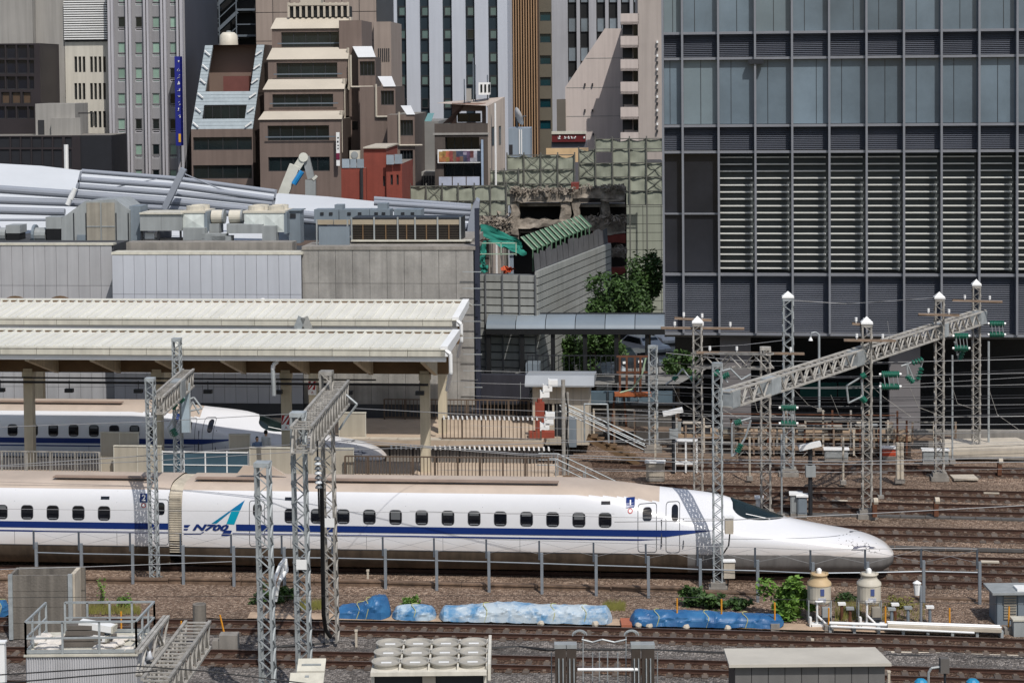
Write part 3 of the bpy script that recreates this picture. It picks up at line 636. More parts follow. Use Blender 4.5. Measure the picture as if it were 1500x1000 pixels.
def make_person(p, rotz, h, shirt, trousers, label):
    t = thing('person', label, 'person', p, rotz, world=False); k = h/1.72
    def ringloft(rings, m, name, par, n=10):
        b = B()
        for (x, y, z, rx, ry) in rings:
            for i in range(n):
                a = 2*math.pi*i/n; b.v.append(((x+rx*math.cos(a))*k, (y+ry*math.sin(a))*k, z*k))
        for r in range(len(rings)-1):
            for i in range(n): j = (i+1) % n; b.f.append((r*n+i, r*n+j, (r+1)*n+j, (r+1)*n+i)); b.m.append(0)
        b.add(b.v[:n], [tuple(range(n-1, -1, -1))]); b.add(b.v[(len(rings)-1)*n:len(rings)*n], [tuple(range(n))])
        return ob(name, b, m, par, True)
    body = ringloft([(0,0,.8,.16,.12),(0,0,.95,.17,.12),(0,0,1.12,.15,.11),(0,0,1.3,.19,.12),(0,0,1.4,.19,.1),(0,0,1.45,.08,.07),(0,0,1.5,.055,.055),(0,-.01,1.53,.06,.07),(0,-.015,1.6,.078,.095),(0,-.01,1.67,.075,.09),(0,0,1.72,.03,.04)], skin, 'body', t)
    ringloft([(0,0,.84,.175,.135),(0,0,.97,.18,.13),(0,0,1.12,.162,.122),(0,0,1.3,.2,.13),(0,0,1.41,.195,.11),(0,0,1.455,.085,.075)], shirt, 'shirt', body)
    for s in (-1, 1):
        ringloft([(s*.09,-.1,.0,.05,.12),(s*.09,-.06,.07,.05,.1),(s*.09,0,.12,.05,.055),(s*.09,0,.5,.065,.07),(s*.085,0,.86,.095,.11)], trousers, 'trouser_leg', body)
        ringloft([(s*.21,0,1.41,.06,.06),(s*.25,.02,1.15,.05,.05),(s*.24,-.05,.95,.04,.04),(s*.23,-.1,.86,.03,.04),(s*.23,-.13,.79,.025,.045)], shirt, 'sleeve', body)
    ringloft([(0,.02,1.56,.083,.085),(0,.02,1.62,.088,.098),(0,.01,1.69,.082,.1),(0,.01,1.745,.04,.05)], black, 'hair', body)
    return t
x, z = P1.L(391, 690, 1.0); make_person(P1.W(x, .9, 1.25), 2.6, 1.72, white, dark, 'person in a white shirt with dark hair standing on the shaded platform')
x, z = P1.L(378, 690, .5); make_person(P1.W(x, .4, 1.25), .4, 1.5, mat('blue_shirt', (110, 130, 160), .8), dark, 'shorter person in a pale blue shirt beside the one in white')
# ---------------------------------------------------------------- station building behind
panelm = mat('wall_panel', (178, 181, 188), .55, .04, .5, rnd=.05, streak=.05); panelw = mat('wall_panel_warm', (166, 166, 168), .6, .06, .5, rnd=.06, streak=.1); cpanel = mat('board_concrete', (148, 145, 140), .85, .2, .8, rnd=.06, streak=.2, bump=.3)
joint = mat('panel_joint', (62, 64, 68), .8); SB = Fac(300, 430, 107, .1)
t = fthing(SB, 'station_building', 'long grey station building clad in upright panels, concrete at its right end', 'building'); sb = t
def panels(px0, px1, rows, n, off, m, name='wall_panel'):
    xa, xb = SB.L(px0, 420, off)[0], SB.L(px1, 420, off)[0]; W_ = (xb-xa)/n
    for ya, yb in rows:
        z1, z0 = SB.L((px0+px1)/2, ya, off)[1], SB.L((px0+px1)/2, yb, off)[1]
        for i in range(n): boxpiece(name, W_-.02, z1-z0-.02, .05, m, t, xa+i*W_+.01, off-.05, z0+.01)
    return xa, xb
def backing(px0, px1, py, off, dep, m, name='core_wall'):
    xa, xb = SB.L(px0, 420, off)[0], SB.L(px1, 420, off)[0]; zt = SB.L((px0+px1)/2, py, off)[1]; ob(name, B().box(xa+.02, xb-.02, off, off+dep, -6, zt), m, t); return xa, xb, zt
panels(-14, 165, [(359, 418), (418, 480), (545, 566), (566, 590)], 11, 2.0, panelw); panels(165, 442, [(373, 431), (431, 490), (545, 566), (566, 590)], 17, 0, panelm)
panels(442, 694, [(365, 415), (415, 470), (470, 530), (530, 592)], 10, .35, cpanel, 'concrete_panel')
backing(-30, 168, 358.5, 2.0, 12, joint); backing(165, 442, 371.5, 0.0, 5, joint); backing(442, 694, 364, .35, 3, joint)
for px0, px1, py0, py1, off, dep, m in ((-30, 166, 356.5, 359.3, 1.9, .6, gutm), (163, 443, 369.5, 373, -.08, 1.2, gutm), (185, 428, 355, 370, 1.6, 1.2, conc), (442, 696, 361, 366, .25, 3, conc), (500, 690, 352, 362, 2.5, 6, conc)):
    x0, x1, z0, z1 = SB.R(px0, py0, px1, py1, off); ob('parapet', B().box(x0, x1, off, off+dep, z0, z1), m, t)
x0, x1, z0, z1 = SB.R(693, 300, 699, 592, .4); ob('corner_pipe', B().box(x1-.1, x1+.14, .4, .7, -5, z1-.2), mat('navy', (40, 44, 58), .5), t)
for i in range(8): ob('ladder_cage', B().box(x0-.5, x1+.3, -.1, -.06, z0+1.0+i*.9, z0+1.04+i*.9), galv, t)
for px in (22, 88): # arched vents at the foot of the left wall
    x, z = SB.L(px, 441, 1.9); ob('arched_vent', B().prism([(x+.75*math.cos(a*math.pi/10), z-.2+.5*math.sin(a*math.pi/10)) for a in range(11)], 1.86, 1.93), brownm, t)
x, z = SB.L(392, 436); t2 = thing('dome_camera', 'white dome camera on a short stalk above the farther roof', 'camera', SB.W(x, -1.2, z-.9), SB.a, world=False)
ob('stalk', B().tube((0, 0, 0), (0, 0, .7), .04), galv, t2); ob('dome', B().lathe([(.0, 1.02), (.1, 1.0), (.2, .9), (.2, .78), (.13, .68), (0, .62)], (0, 0, 0), 12), white, t2, True)
# roof plant
pg = mat('plant_grey', (150, 154, 154), .5, .1, .8, streak=.15, metal=.1); pgb = mat('plant_blue_grey', (118, 128, 136), .5, .08, .8, streak=.1); pw = mat('plant_white', (196, 202, 198), .45, .08, .8, streak=.12); tanp = mat('plant_tan', (148, 142, 130), .6, .14, 1, streak=.2)
pcream = mat('plant_cream', (196, 190, 176), .5, .1, 1)
def rb(px0, px1, py0, py1, off, dep, m, name, par, ex=None):
    x0, x1, z0, z1 = SB.R(px0, py0, px1, py1, off); return ob(name, B().box(x0, x1, off, off+dep, z0, z1), m, par)
def plant(name, label, px, py, off, cat, group=None):
    q = thing(name, label, cat, SB.o, SB.a, group, world=False); return q
RO = 5.0
q = plant('plant_house', 'tall grey rooftop plant housing with sloping shoulders and tan doors', 140, 355, RO, 'plant housing')
pts = [SB.L(a, c, RO) for a, c in ((90, 358), (90, 320), (124, 295), (168, 292), (190, 308), (190, 358))]; ob('casing', B().prism(pts[::-1], RO, RO+3), pg, q)
for a, c in ((127, 146.5), (149, 168)): rb(a, c, 297, 355, RO-.06, .05, tanp, 'door', q); rb(a, c, 331, 332.5, RO-.09, .03, pg, 'door_rail', q)
for a in (108, 126, 170, 188): rb(a-.6, a+.6, 312, 357, RO-.05, .05, dark, 'seam', q)
rb(190, 206, 302, 356, RO+.2, 1.5, pgb, 'side_duct', q); rb(113, 125, 344, 356, RO-.1, .1, pgb, 'louvre', q)
q = plant('air_handler', 'boxy grey air handler raised on legs beside the plant housing', 240, 350, RO, 'air conditioner')
rb(205, 236, 314, 338, RO-.5, 2, tanp if 0 else pg, 'casing', q); rb(236.3, 266, 314, 338, RO-.5, 2, pg, 'casing', q); rb(204, 267, 311.5, 314, RO-.6, 2.2, gutm, 'top', q)
for a in (207, 232, 264): rb(a-1, a+1, 338, 354, RO-.4, .2, dark, 'leg', q)
rb(212, 226, 341, 350, RO, .6, white, 'motor', q); rb(205, 266, 350, 356, RO, 1, conc, 'plinth', q)
def chiller(px0, px1, py0, py1, off, label, nf):
    q = plant('rooftop_chiller', label, px0, py1, off, 'air conditioner', 'white rooftop chillers'); x0, x1, z0, z1 = SB.R(px0, py0, px1, py1, off)
    ob('casing', B().box(x0, x1, off, off+2.2, z0, z1), pw, q); ob('lid', B().box(x0-.08, x1+.08, off-.05, off+2.3, z1, z1+.12), pcream, q); n = nf; W_ = (x1-x0)/n
    for r in (0, 1):
        for i in range(n): ob('fan_ring', B().lathe([(W_*.42, 0), (W_*.42, .25), (W_*.36, .25), (W_*.34, .05), (0, .05)], (x0+W_*(i+.5), off+.6+r*1.1, z1+.12), 16), pcream, q)
    for i in range(n):
        a = x0+W_*(i+.5); ob('coil_panel', B().add([(a-W_*.45, off-.01, z0+.1), (a+W_*.45, off-.01, z0+.1), (a+W_*.45, off-.01, z1-.1), (a-W_*.45, off-.01, z1-.1), (a, off-.09, (z0+z1)/2)], [(0,1,4),(1,2,4),(2,3,4),(3,0,4)]), pw, q)
    ob('side_frame', B().box(x1, x1+.18, off, off+2.2, z0-.1, z1+.05), pgb, q)
chiller(267, 299, 312, 336, RO-.2, 'white rooftop chiller with fan rings next to the air handler', 1); chiller(358, 416, 312, 340, RO-.2, 'larger white rooftop chiller with four fan rings left of the grey cabinet', 2)
for px0, px1, lb in ((306, 322, 'cream drum shaped rooftop fan, left of the pair'), (332, 349, 'cream drum shaped rooftop fan, right of the pair')):
    q = plant('drum_fan', lb, px0, 350, RO, 'fan', 'rooftop drum fans'); x0, x1, z0, z1 = SB.R(px0, 311, px1, 329, RO); r = (z1-z0)/2
    ob('drum', B().tube((x0, RO+.8, (z0+z1)/2+.05), (x1, RO+.8, (z0+z1)/2+.05), r*1.1, 20), pcream, q, False); ob('flange', B().tube((x1, RO+.8, (z0+z1)/2+.05), (x1+.1, RO+.8, (z0+z1)/2+.05), r*1.18, 20), pg, q); rb(px0, px1-1, 328, 342, RO+.3, 1, pg, 'stand', q)
q = plant('duct_run', 'grey rectangular air duct bending down behind the parapet', 350, 350, RO, 'duct')
for a in ((268, 300, 334, 352), (296, 330, 343, 354), (334, 384, 329, 342), (384, 404, 331, 356), (310, 338, 346, 356)): rb(a[0], a[1], a[2], a[3], RO-.7, .8, pg, 'duct_length', q)
q = plant('rooftop_cabinet', 'slim blue-grey rooftop cabinet with a small vent', 430, 350, RO, 'cabinet'); rb(423, 440, 309, 356, RO+.5, 1, pgb, 'casing', q); rb(425, 433, 313, 319, RO+.44, .06, dark, 'vent', q); rb(422, 441, 307.5, 309, RO+.4, 1.3, pgb, 'lid', q)
def fan2(px0, px1, py0, py1, lb):
    q = plant('intake_fan', lb, px0, py1, RO, 'fan'); x0, x1, z0, z1 = SB.R(px0, py0, px1, py1, RO); xm = (x0+x1)/2
    ob('hood', B().box(xm, x1, RO, RO+1.2, z0+(z1-z0)*.55, z1), pg, q); ob('opening', B().box(xm+.05, x1-.05, RO-.01, RO+1.1, z0, z0+(z1-z0)*.55), black, q); ob('housing', B().tube((xm-.1, RO+.5, z0+.45), (x0+.2, RO+.5, z0+.45), .42, 14), pg, q); ob('inlet_ring', B().tube((x0+.2, RO+.5, z0+.5), (x0+.05, RO+.5, z0+.5), .55, 16), pgb, q); ob('foot', B().box(x0+.1, x1, RO, RO+1, z0-.2, z0), pg, q)
fan2(44, 90, 318, 356, 'grey rooftop intake fan with open hood'); fan2(-12, 29, 330, 356, 'grey rooftop intake fan cut by the left edge')
q = plant('switch_cabinets', 'row of blue-grey rooftop switch cabinets above the louvred intakes', 540, 320, RO, 'cabinet')
for a, c, e in ((460, 496, 307), (497, 541, 307), (541.6, 571, 307), (577, 617, 307)):
    rb(a, c, e, 326, RO+1, 1.2, pgb, 'casing', q); rb((a*2+c)/3-3, (a*2+c)/3+2, e+4, e+8, RO+.95, .05, dark, 'vent', q); rb((a+2*c)/3-2, (a+2*c)/3+3, e+4, e+8, RO+.95, .05, dark, 'vent', q)
rb(490, 502, 300, 307, RO+1.2, .8, pgb, 'box', q); rb(553, 567, 298, 307, RO+1.2, .8, pgb, 'box', q)
q = plant('louvre_bank', 'bank of dark meshed air intakes framed in beige on the concrete roof', 590, 350, 2.4, 'louvre bank'); tops = mat('louvre_tan', (156, 144, 124), .6, .1, 1)
rb(515, 675, 319, 352, 2.45, 2.0, dark, 'casing', q)
for a, c in ((463, 488), (489, 513), (516, 547), (549, 581), (584, 607), (609, 640), (642, 673)):
    rb(a, c, 322, 329, 2.3, .12, tops, 'head_panel', q)
    if a > 500:
        x0, x1, z0, z1 = SB.R(a, 329, c, 351, 2.3); g = ob('mesh_panel', B().box(x0, x1, 2.36, 2.4, z0, z1), mat('intake', (26, 24, 24), .8), q); b = B()
        for i in range(9): b.box(x0, x1, 2.33, 2.36, z0+(z1-z0)*i/9, z0+(z1-z0)*i/9+.025)
        ob('mesh_bar', b, mat('intake_bar', (66, 58, 48), .7), g); rb((a+c)/2-.8, (a+c)/2+.8, 329, 351, 2.28, .05, brownm, 'mullion', q)
for a in (515, 548, 582.5, 608, 641, 674): rb(a-1, a+1, 318, 353, 2.25, .1, pg, 'frame_post', q)
rb(514, 690, 352, 354, 1.9, .6, gutm, 'sill', q)
q = plant('blank_panel', 'flat grey screen panel on posts in front of the louvres', 490, 350, 1.5, 'panel'); rb(467, 512, 332, 364, 1.2, .08, pgb, 'sheet', q)
for a in (463, 508): rb(a, a+2, 322, 366, 1.4, .1, pg, 'post', q)
# ---------------------------------------------------------------- big tubular roof behind the station
tubem = mat('tube_blue_grey', (136, 141, 150), .4, .06, .4); memb = mat('roof_membrane', (192, 195, 198), .6, .04, .3)
t = thing('tubular_roof', 'wide pale membrane roof carried by long blue-grey tubes behind the station', 'roof', P(300, 330, 122))
def pp(px, py, d=119): return P(px, py, d)
def tb(pts, r, name='tube', m=tubem): ob(name, B().path([pp(*p) for p in pts], r*1.35 if r > .08 else r, 12), m, t)
def sheetpx(pts, d, m, name, th=.3):
    b = B(); f = [P(x, y, d) for x, y in pts]; k = [P(x, y, d)+Vector((0, th, 0)) for x, y in pts]; n = len(pts)
    b.add(f+k, [tuple(range(n)), tuple(range(2*n-1, n-1, -1))]+[(i, i+n, (i+1) % n+n, (i+1) % n) for i in range(n)]); ob(name, b, m, t)
# membrane surfaces lie back as slopes: front edge low and near, rear edge high and far
def slope(front, back, df, db, name='membrane'):
    b = B(); n = len(front); v = [P(x, y, df) for x, y in front]+[P(x, y, db) for x, y in back]
    b.add(v, [(i, i+1, n+i+1, n+i) for i in range(n-1)]); ob(name, b, memb, t, True)
slope([(-30, 345), (60, 345), (130, 352)], [(-30, 238), (60, 243), (130, 251)], 120, 134); slope([(130, 352), (420, 352), (560, 352)], [(118, 249), (410, 284), (560, 300)], 120.5, 134)
slope([(404, 330), (480, 322), (548, 315)], [(407, 283), (480, 288), (550, 295)], 119.6, 128, 'membrane_fold'); slope([(548, 352), (690, 352)], [(548, 296), (690, 302)], 120, 130)
tb([(-20, 276), (112, 285), (260, 296), (480, 318), (700, 334)], .19); tb([(-20, 293), (100, 297), (300, 308), (480, 326)], .17); tb([(-20, 308), (95, 311)], .17)
tb([(120, 251, 121), (262, 262, 121), (404, 281, 121)], .11); tb([(117, 263), (260, 273), (402, 292)], .13); tb([(112, 273), (260, 284), (402, 299)], .13)
tb([(548, 291, 121), (690, 302, 121)], .11); tb([(548, 297), (690, 306)], .13); tb([(560, 305), (692, 313)], .13); tb([(600, 316), (694, 320)], .13); tb([(-20, 322), (80, 322)], .08)
ob('strut', B().bar(pp(269, 247, 117.5), pp(241, 306, 117.5), .5, .35), tubem, t)
for p in ((405, 278), (403, 290), (119, 251), (116, 264)): ob('tube_bracket', B().bar(pp(p[0], p[1], 118.6), pp(p[0]-4, p[1]+16, 118.6), .12), tubem, t)
for a in ((106, 284, 99, 300), (110, 276, 104, 292)): tb([a[:2]+(118,), a[2:]+(118,)], .12, 'node', white)
b = B(); cpts = [(683, 352), (686, 325), (692, 302), (697, 293), (702, 296), (701, 325), (697, 352)]; f = [P(x, y, 117.6) for x, y in cpts]; k = [v+Vector((0, 3, 0)) for v in f]; n = len(f)
b.add(f+k, [tuple(range(n)), tuple(range(2*n-1, n-1, -1))]+[(i, i+n, (i+1) % n+n, (i+1) % n) for i in range(n)]); ob('end_plate', b, tubem, t)
tb([(268, 254), (320, 276), (402, 296)], .04, 'cable'); tb([(230, 262), (165, 275)], .03, 'cable')
# ---------------------------------------------------------------- lattice masts and gantry beams
def lattice(b, p0, p1, off_a, off_b, pitch, wbar):       # zig-zag between two chords
    L_ = (p1-p0).length; n = max(1, round(L_/pitch)); prev = None
    for i in range(n+1):
        q = p0.lerp(p1, i/n)+(off_a if i % 2 == 0 else off_b)
        if prev is not None: b.bar(prev, q, wbar, wbar*.5)
        prev = q
def mast(label, base, ztop, w_, m=None, cap=None, foot=True, pitch=None, lean=(0, 0), rotz=-.1, plates=()):
    m = m or galv; t = thing('lattice_mast', label, 'mast', base, rotz, 'lattice masts of the overhead line', world=False); h = ztop-base.z; a = w_/2; ch = w_*.16
    L_ = Vector((lean[0], lean[1], h))
    for sx in (-1, 1):
        for sy in (-1, 1):
            p = Vector((sx*(a-ch/2), sy*(a-ch/2), 0)); ob('leg', B().bar(p, p+L_, ch, ch, up=(0, 1, 0)), m, t)
    pt = pitch or w_*.62
    for k, (ox, oy, dx, dy) in enumerate(((0, -a, 1, 0), (0, a, 1, 0), (-a, 0, 0, 1), (a, 0, 0, 1))):
        b = B(); c = Vector((ox, oy, .05)); o = Vector((dx, dy, 0))*(a-ch*.6); lattice(b, c, c+L_-Vector((0, 0, .1)), -o, o, pt, w_*.12); ob('lacing', b, m, t)
    ob('top_plate', B().box(-a*1.05+L_.x, a*1.05+L_.x, -a*1.05, a*1.05, h-.14, h), m, t)
    if cap: ob('cap', B().add([(-a*1.15,-a*1.15,h),(a*1.15,-a*1.15,h),(a*1.15,a*1.15,h),(-a*1.15,a*1.15,h),(-a*1.15,-a*1.15,h+.08),(a*1.15,-a*1.15,h+.08),(a*1.15,a*1.15,h+.08),(-a*1.15,a*1.15,h+.08),(0,0,h+.34)], [(0,1,5,4),(1,2,6,5),(2,3,7,6),(3,0,4,7),(4,5,8),(5,6,8),(6,7,8),(7,4,8)]), white, t)
    if foot: ob('footing', B().box(-a*1.9, a*1.9, -a*1.9, a*1.9, -.3, .12).box(-a*1.5, a*1.5, -a*1.5, a*1.5, .12, .3), conc, t)
    for pz in plates: ob('marker_plate', B().box(-.17, .17, -a-.05, -a-.02, pz-.16, pz+.16), white, t)
    return t
def box_beam(label, A, Bp, w_, h, m, pitch, plates=(), ladder=True):
    A = Vector(A); Bp = Vector(Bp); t = thing('lattice_beam', label, 'gantry beam', A, 0, 'lattice beams of the overhead line'); d = (Bp-A).normalized(); s = Vector((0, 0, 1)).cross(d).normalized()*(w_/2); u = Vector((0, 0, h/2)); ch = .095
    for a in (-1, 1):
        for c in (-1, 1): ob('chord', B().bar(A+s*a+u*c, Bp+s*a+u*c, ch, ch*.8), m, t)
    for a in (-1, 1):
        b = B(); lattice(b, A+s*a*.96, Bp+s*a*.96, -u*.94, u*.94, pitch, .065); ob('lacing', b, m, t)
    for c in (-1, 1):
        b = B(); L_ = (Bp-A).length; n = int(L_/(pitch*1.2))
        for i in range(n+1):
            q = A.lerp(Bp, i/n)+u*c*.9; b.bar(q-s*.95, q+s*.95, .06, .04)
        ob('rung', b, m, t)
    for f0, f1 in plates:
        p, q = A.lerp(Bp, f0), A.lerp(Bp, f1)
        ob('gusset_plate', B().bar(p, q, w_+.16, h*.99), galv, t)
    return t
bs = lambda px, py, z=-.1: G(px, py, z)
def zat(px, py, d): return P(px, py, d).z
# left gantry over the front train
b1 = bs(227, 856); mast('slim grey lattice mast in front of the train just left of the coach joint', b1, zat(220, 553, b1.y), .35, lean=(-.06, 0))
p = P(262, 700, 83); m2 = Vector((p.x, 83, -.2)); mast('grey lattice mast behind the train, topped above the cream platform roof', m2, zat(256, 495, 83), .36)
box_beam('short lattice beam crossing high above the front train at the left', P(231, 594, b1.y), P(276, 553, 83.6), .45, .72, galvold, .3, plates=((.52, .66),))
# left foreground gantry
p = P(393, 1000, 60.3); mast('stout grey lattice mast cut by the bottom edge, shortest of the three on the left', Vector((p.x, 60.3, -.2)), zat(389, 676, 60.3), .46, lean=(-.08, 0), pitch=.32)
p = P(446, 968, 62.4); mast('tall grey lattice mast with two white number plates, middle of the three', Vector((p.x, 62.4, -.2)), zat(441, 603, 62.4), .46, lean=(-.1, 0), pitch=.32, plates=(zat(443, 828, 62)+.2,))
b5 = bs(487, 939); mast('tallest of the three left foreground masts, beside the blue wrapped pump', b5, zat(482, 543, b5.y), .44, galvold, lean=(-.1, 0), pitch=.32, foot=False, plates=(zat(485, 767, b5.y)+.2,))
pA = P(441, 647, 60.9); pB = P(498, 564, 70.2); pA.z = pB.z = 8.55
box_beam('rust-stained ladder-like lattice beam running between the left foreground masts', pA, pB, .62, .85, galvold, .35)
# right big gantry: one long beam and its masts
b6 = bs(1052, 862); mast('slender grey lattice mast standing right in front of the train cab', b6, zat(1053, 531, b6.y), .38)
A_ = P(1063, 597, 76.6); B_ = P(1437, 462, 101.8); zz = (A_.z+B_.z)/2; A_.z = B_.z = 7.1
box_beam('long pale lattice beam spanning diagonally over all the tracks at the right', A_, B_, .5, .66, mat('gantry_paint', (164, 159, 150), .6, .25, 2.5, rnd=.1, rgb2=(186, 182, 175)), .5, plates=((0, .022), (.12, .15), (.42, .455), (.78, .81), (.97, 1.0)))
def mst(px, pyt, pyb, d, w_, lab, cap=False, m=None):
    q = P(px, pyb, d); return mast(lab, Vector((q.x, d, -.2)), zat(px, pyt, d), w_, m or galvold, cap=cap)
mst(1122, 508, 770, 88, .46, 'weathered lattice mast between the cab mast and the white capped mast')
g8 = bs(1270, 752); mst(1270, 474, 752, g8.y, .46, 'white capped lattice mast with a solid lower plate, right of the train nose', True)
g9 = bs(1376, 697); mst(1376, 437, 697, g9.y, .46, 'white capped lattice mast near the right end of the long beam', True)
g10 = bs(1430, 662); mst(1430, 418, 662, g10.y, .42, 'rightmost lattice mast, holding the end of the long beam', True)
g11 = bs(1155, 691); mst(1155, 436, 691, g11.y, .52, 'tallest white capped lattice mast in front of the dark louvred tower', True, galv)
mst(1023, 473, 740, 91, .44, 'white capped lattice mast carrying rusty crossarms left of the cab mast', True)
mst(957, 506, 648, 104, .48, 'lattice mast beside the rusty transformer frame near the street', False, galv)
box_beam('short level truss between two masts behind the train cab', P(1018, 527, 90.5), P(1128, 529, 87.3), .5, .66, galvold, .75)
# crossarms, brackets and green insulators hanging on the gantry
green = mat('insulator_green', (22, 92, 74), .35, .15, 2); armm = mat('rusty_arm', (126, 108, 92), .75, .3, 2)
def crossarm(px0, py0, px1, py1, d, lab):
    t = thing('crossarm', lab, 'crossarm', P(px0, py0, d), group='rusty crossarms on the masts'); a, c = P(px0, py0, d), P(px1, py1, d)
    ob('beam', B().bar(a, c, .16, .1), armm, t); k = max(2, int((c-a).length/1.2))
    for i in range(k): q = a.lerp(c, (i+.5)/k); ob('pin', B().tube(q, q+Vector((0, 0, .28)), .03, 5).tube(q+Vector((0, 0, .12)), q+Vector((0, 0, .3)), .06, 7), white, t)
crossarm(968, 480, 1090, 481, 91, 'long rusty crossarm on the capped mast left of the cab mast'); crossarm(988, 466, 1042, 469, 91.3, 'upper short rusty crossarm on the capped mast left of the cab mast')
crossarm(1020, 516, 1178, 518, 89.8, 'rusty crossarm laid along the short level truss'); crossarm(1236, 498, 1312, 499, 87.5, 'rusty crossarm on the capped mast right of the nose'); crossarm(1345, 460, 1405, 462, 95.5, 'dark rusty crossarm below the cap near the beam end'); crossarm(1395, 440, 1468, 442, 101, 'rusty crossarm reaching past the rightmost mast'); crossarm(1248, 474, 1272, 476, 88, 'small rusty arm just under the cap right of the nose')
def ins_pair(px, py, w, gap, d, lab):
    t = thing('insulator_pair', lab, 'insulator', P(px, py, d), group='green insulators of the overhead line')
    for k in (0, 1):
        a, c = P(px-w/2, py+k*gap, d), P(px+w/2, py+k*gap, d); b = B(); b.tube(a, c, .12, 10)
        for i in range(9): q = a.lerp(c, (i+.5)/9); e = (c-a).normalized()*.018; b.tube(q-e, q+e, .16, 10)
        ob('insulator', b, green, t); ob('end_fitting', B().tube(a-(c-a).normalized()*.1, a, .07, 6).tube(c, c+(c-a).normalized()*.1, .07, 6), white, t)
    for i in range(4): q0, q1 = P(px-w/2+w*(i+.5)/4, py, d-.1), P(px-w/2+w*(i+.9)/4, py+gap, d-.1); ob('link', B().tube(q0, q1, .02, 5), galv, t)
ins_pair(1155, 597, 22, 23, 90, 'green insulator pair below the tallest mast'); ins_pair(1304, 548, 26, 18, 88.5, 'green insulator pair just right of the capped mast by the nose'); ins_pair(1408, 492, 20, 18, 97, 'green insulator pair under the long beam near its end'); ins_pair(1460, 474, 21, 16, 103, 'green insulator pair outside the right end of the beam')
def cantilever(pts, d, lab, gl):
    t = thing('cantilever_bracket', lab, 'bracket', P(pts[0][0], pts[0][1], d), group='cantilever brackets of the overhead line')
    for i, (a, c) in enumerate(zip(pts, pts[1:])): ob('tube', B().tube(P(a[0], a[1], d), P(c[0], c[1], d), .045, 6), galv, t)
    for (x0, y0, x1, y1) in gl:
        a, c = P(x0, y0, d-.06), P(x1, y1, d-.06); b = B(); b.tube(a, c, .08, 8)
        for i in range(4): q = a.lerp(c, (i+.5)/4); e = (c-a).normalized()*.025; b.tube(q-e, q+e, .14, 8)
        ob('insulator', b, green, t)
cantilever([(1100, 615), (1092, 640), (1078, 664), (1072, 668), (1072, 620), (1100, 612)], 84, 'cantilever bracket with green ends right of the cab mast', [(1080, 662, 1086, 650), (1076, 620, 1086, 617)])
cantilever([(1265, 550), (1240, 565), (1243, 590), (1264, 580), (1262, 556)], 87.5, 'small cantilever bracket left of the capped mast by the nose', [(1262, 552, 1268, 548), (1262, 582, 1268, 588)])
cantilever([(1320, 536), (1352, 526), (1344, 558), (1330, 552), (1328, 530), (1340, 560)], 92, 'looped cantilever bracket hanging from the middle of the long beam', [(1336, 532, 1352, 526), (1344, 556, 1350, 538), (1328, 550, 1338, 560)])
cantilever([(1398, 500), (1405, 528), (1412, 512), (1402, 520), (1400, 490)], 97.5, 'narrow cantilever bracket under the beam near the right end', [(1406, 528, 1411, 512)])
cantilever([(975, 563), (990, 553), (1000, 540), (1012, 556), (1018, 566), (1030, 552)], 93, 'pair of cantilever tubes with green ends left of the cab mast', [(986, 556, 992, 550), (1012, 556, 1020, 551)])
cantilever([(1066, 560), (1052, 545), (1070, 540), (1086, 556), (1100, 548)], 86, 'cantilever bracket with green insulator behind the cab mast', [(1058, 552, 1068, 548), (1046, 548, 1054, 545)])
cantilever([(262, 590), (284, 582), (296, 598), (276, 602), (282, 588), (292, 606)], 82.4, 'cantilever bracket on the left gantry beside the cream roof', [(264, 588, 270, 582)]); cantilever([(262, 600), (246, 626), (250, 640), (262, 622)], 82.4, 'lower cantilever bracket on the left mast behind the train', [(252, 628, 258, 638), (252, 598, 257, 590)])
cantilever([(490, 568), (502, 574), (523, 592), (508, 612), (497, 629)], 69.5, 'bracket arm with glass insulators on the tallest left foreground mast', [])
# grey signal board on the left mast behind the train
t = thing('signal_board', 'pale blue-grey board fixed to the left mast behind the train', 'board', P(271, 620, 82.3)); x0, x1 = P(266, 600, 82.3), P(278, 633, 82.3)
ob('plate', B().box(x0.x, x1.x, 82.25, 82.33, P(270, 633, 82.3).z, P(270, 562, 82.3).z), mat('board_blue', (150, 164, 172), .5), t); ob('frame', B().box(x0.x-.04, x1.x+.04, 82.34, 82.38, P(270, 634, 82.3).z, P(270, 561, 82.3).z), galv, t)
# insulator string under the left foreground beam
t = thing('insulator_string', 'hanging string of grey disc insulators below the left foreground beam', 'insulator', P(466, 668, 62)); top, bot = P(465, 668, 62), P(467, 716, 62)
ob('rod', B().tube(top+Vector((0, 0, .5)), bot-Vector((0, 0, .9)), .03, 5), black, t)
for i in range(7): q = top.lerp(bot, (i+.5)/7); ob('disc', B().lathe([(0, .06), (.06, .06), (.11, -.01), (.12, -.04), (.03, -.05), (0, -.05)], q, 12), mat('porcelain', (190, 194, 196), .25) if i % 2 else mat('porcelain_dark', (96, 100, 104), .3), t, True)
# black feeder cable hanging down the mast
pts = [P(471, 705, 66), P(472, 760, 66.5), P(473, 840, 67), P(474, 900, 67.5), P(477, 922, 68), P(484, 932, 68.3)]
tag(ob('feeder_cable', B().path(pts, .075, 8), black), 'thick black feeder cable hanging beside the tallest left mast', 'cable')
b = B(); b.path([P(400, 885, 66), P(402, 850, 66), P(410, 828, 66.3), P(418, 818, 66.5), P(420, 835, 66.5), P(410, 850, 66)], .07, 6); b.path([P(404, 880, 66.2), P(408, 855, 66.2), P(416, 826, 66.4)], .06, 6)
tag(ob('bundled_hose', b, white), 'white bundled hose tied to the shortest left foreground mast', 'hose')
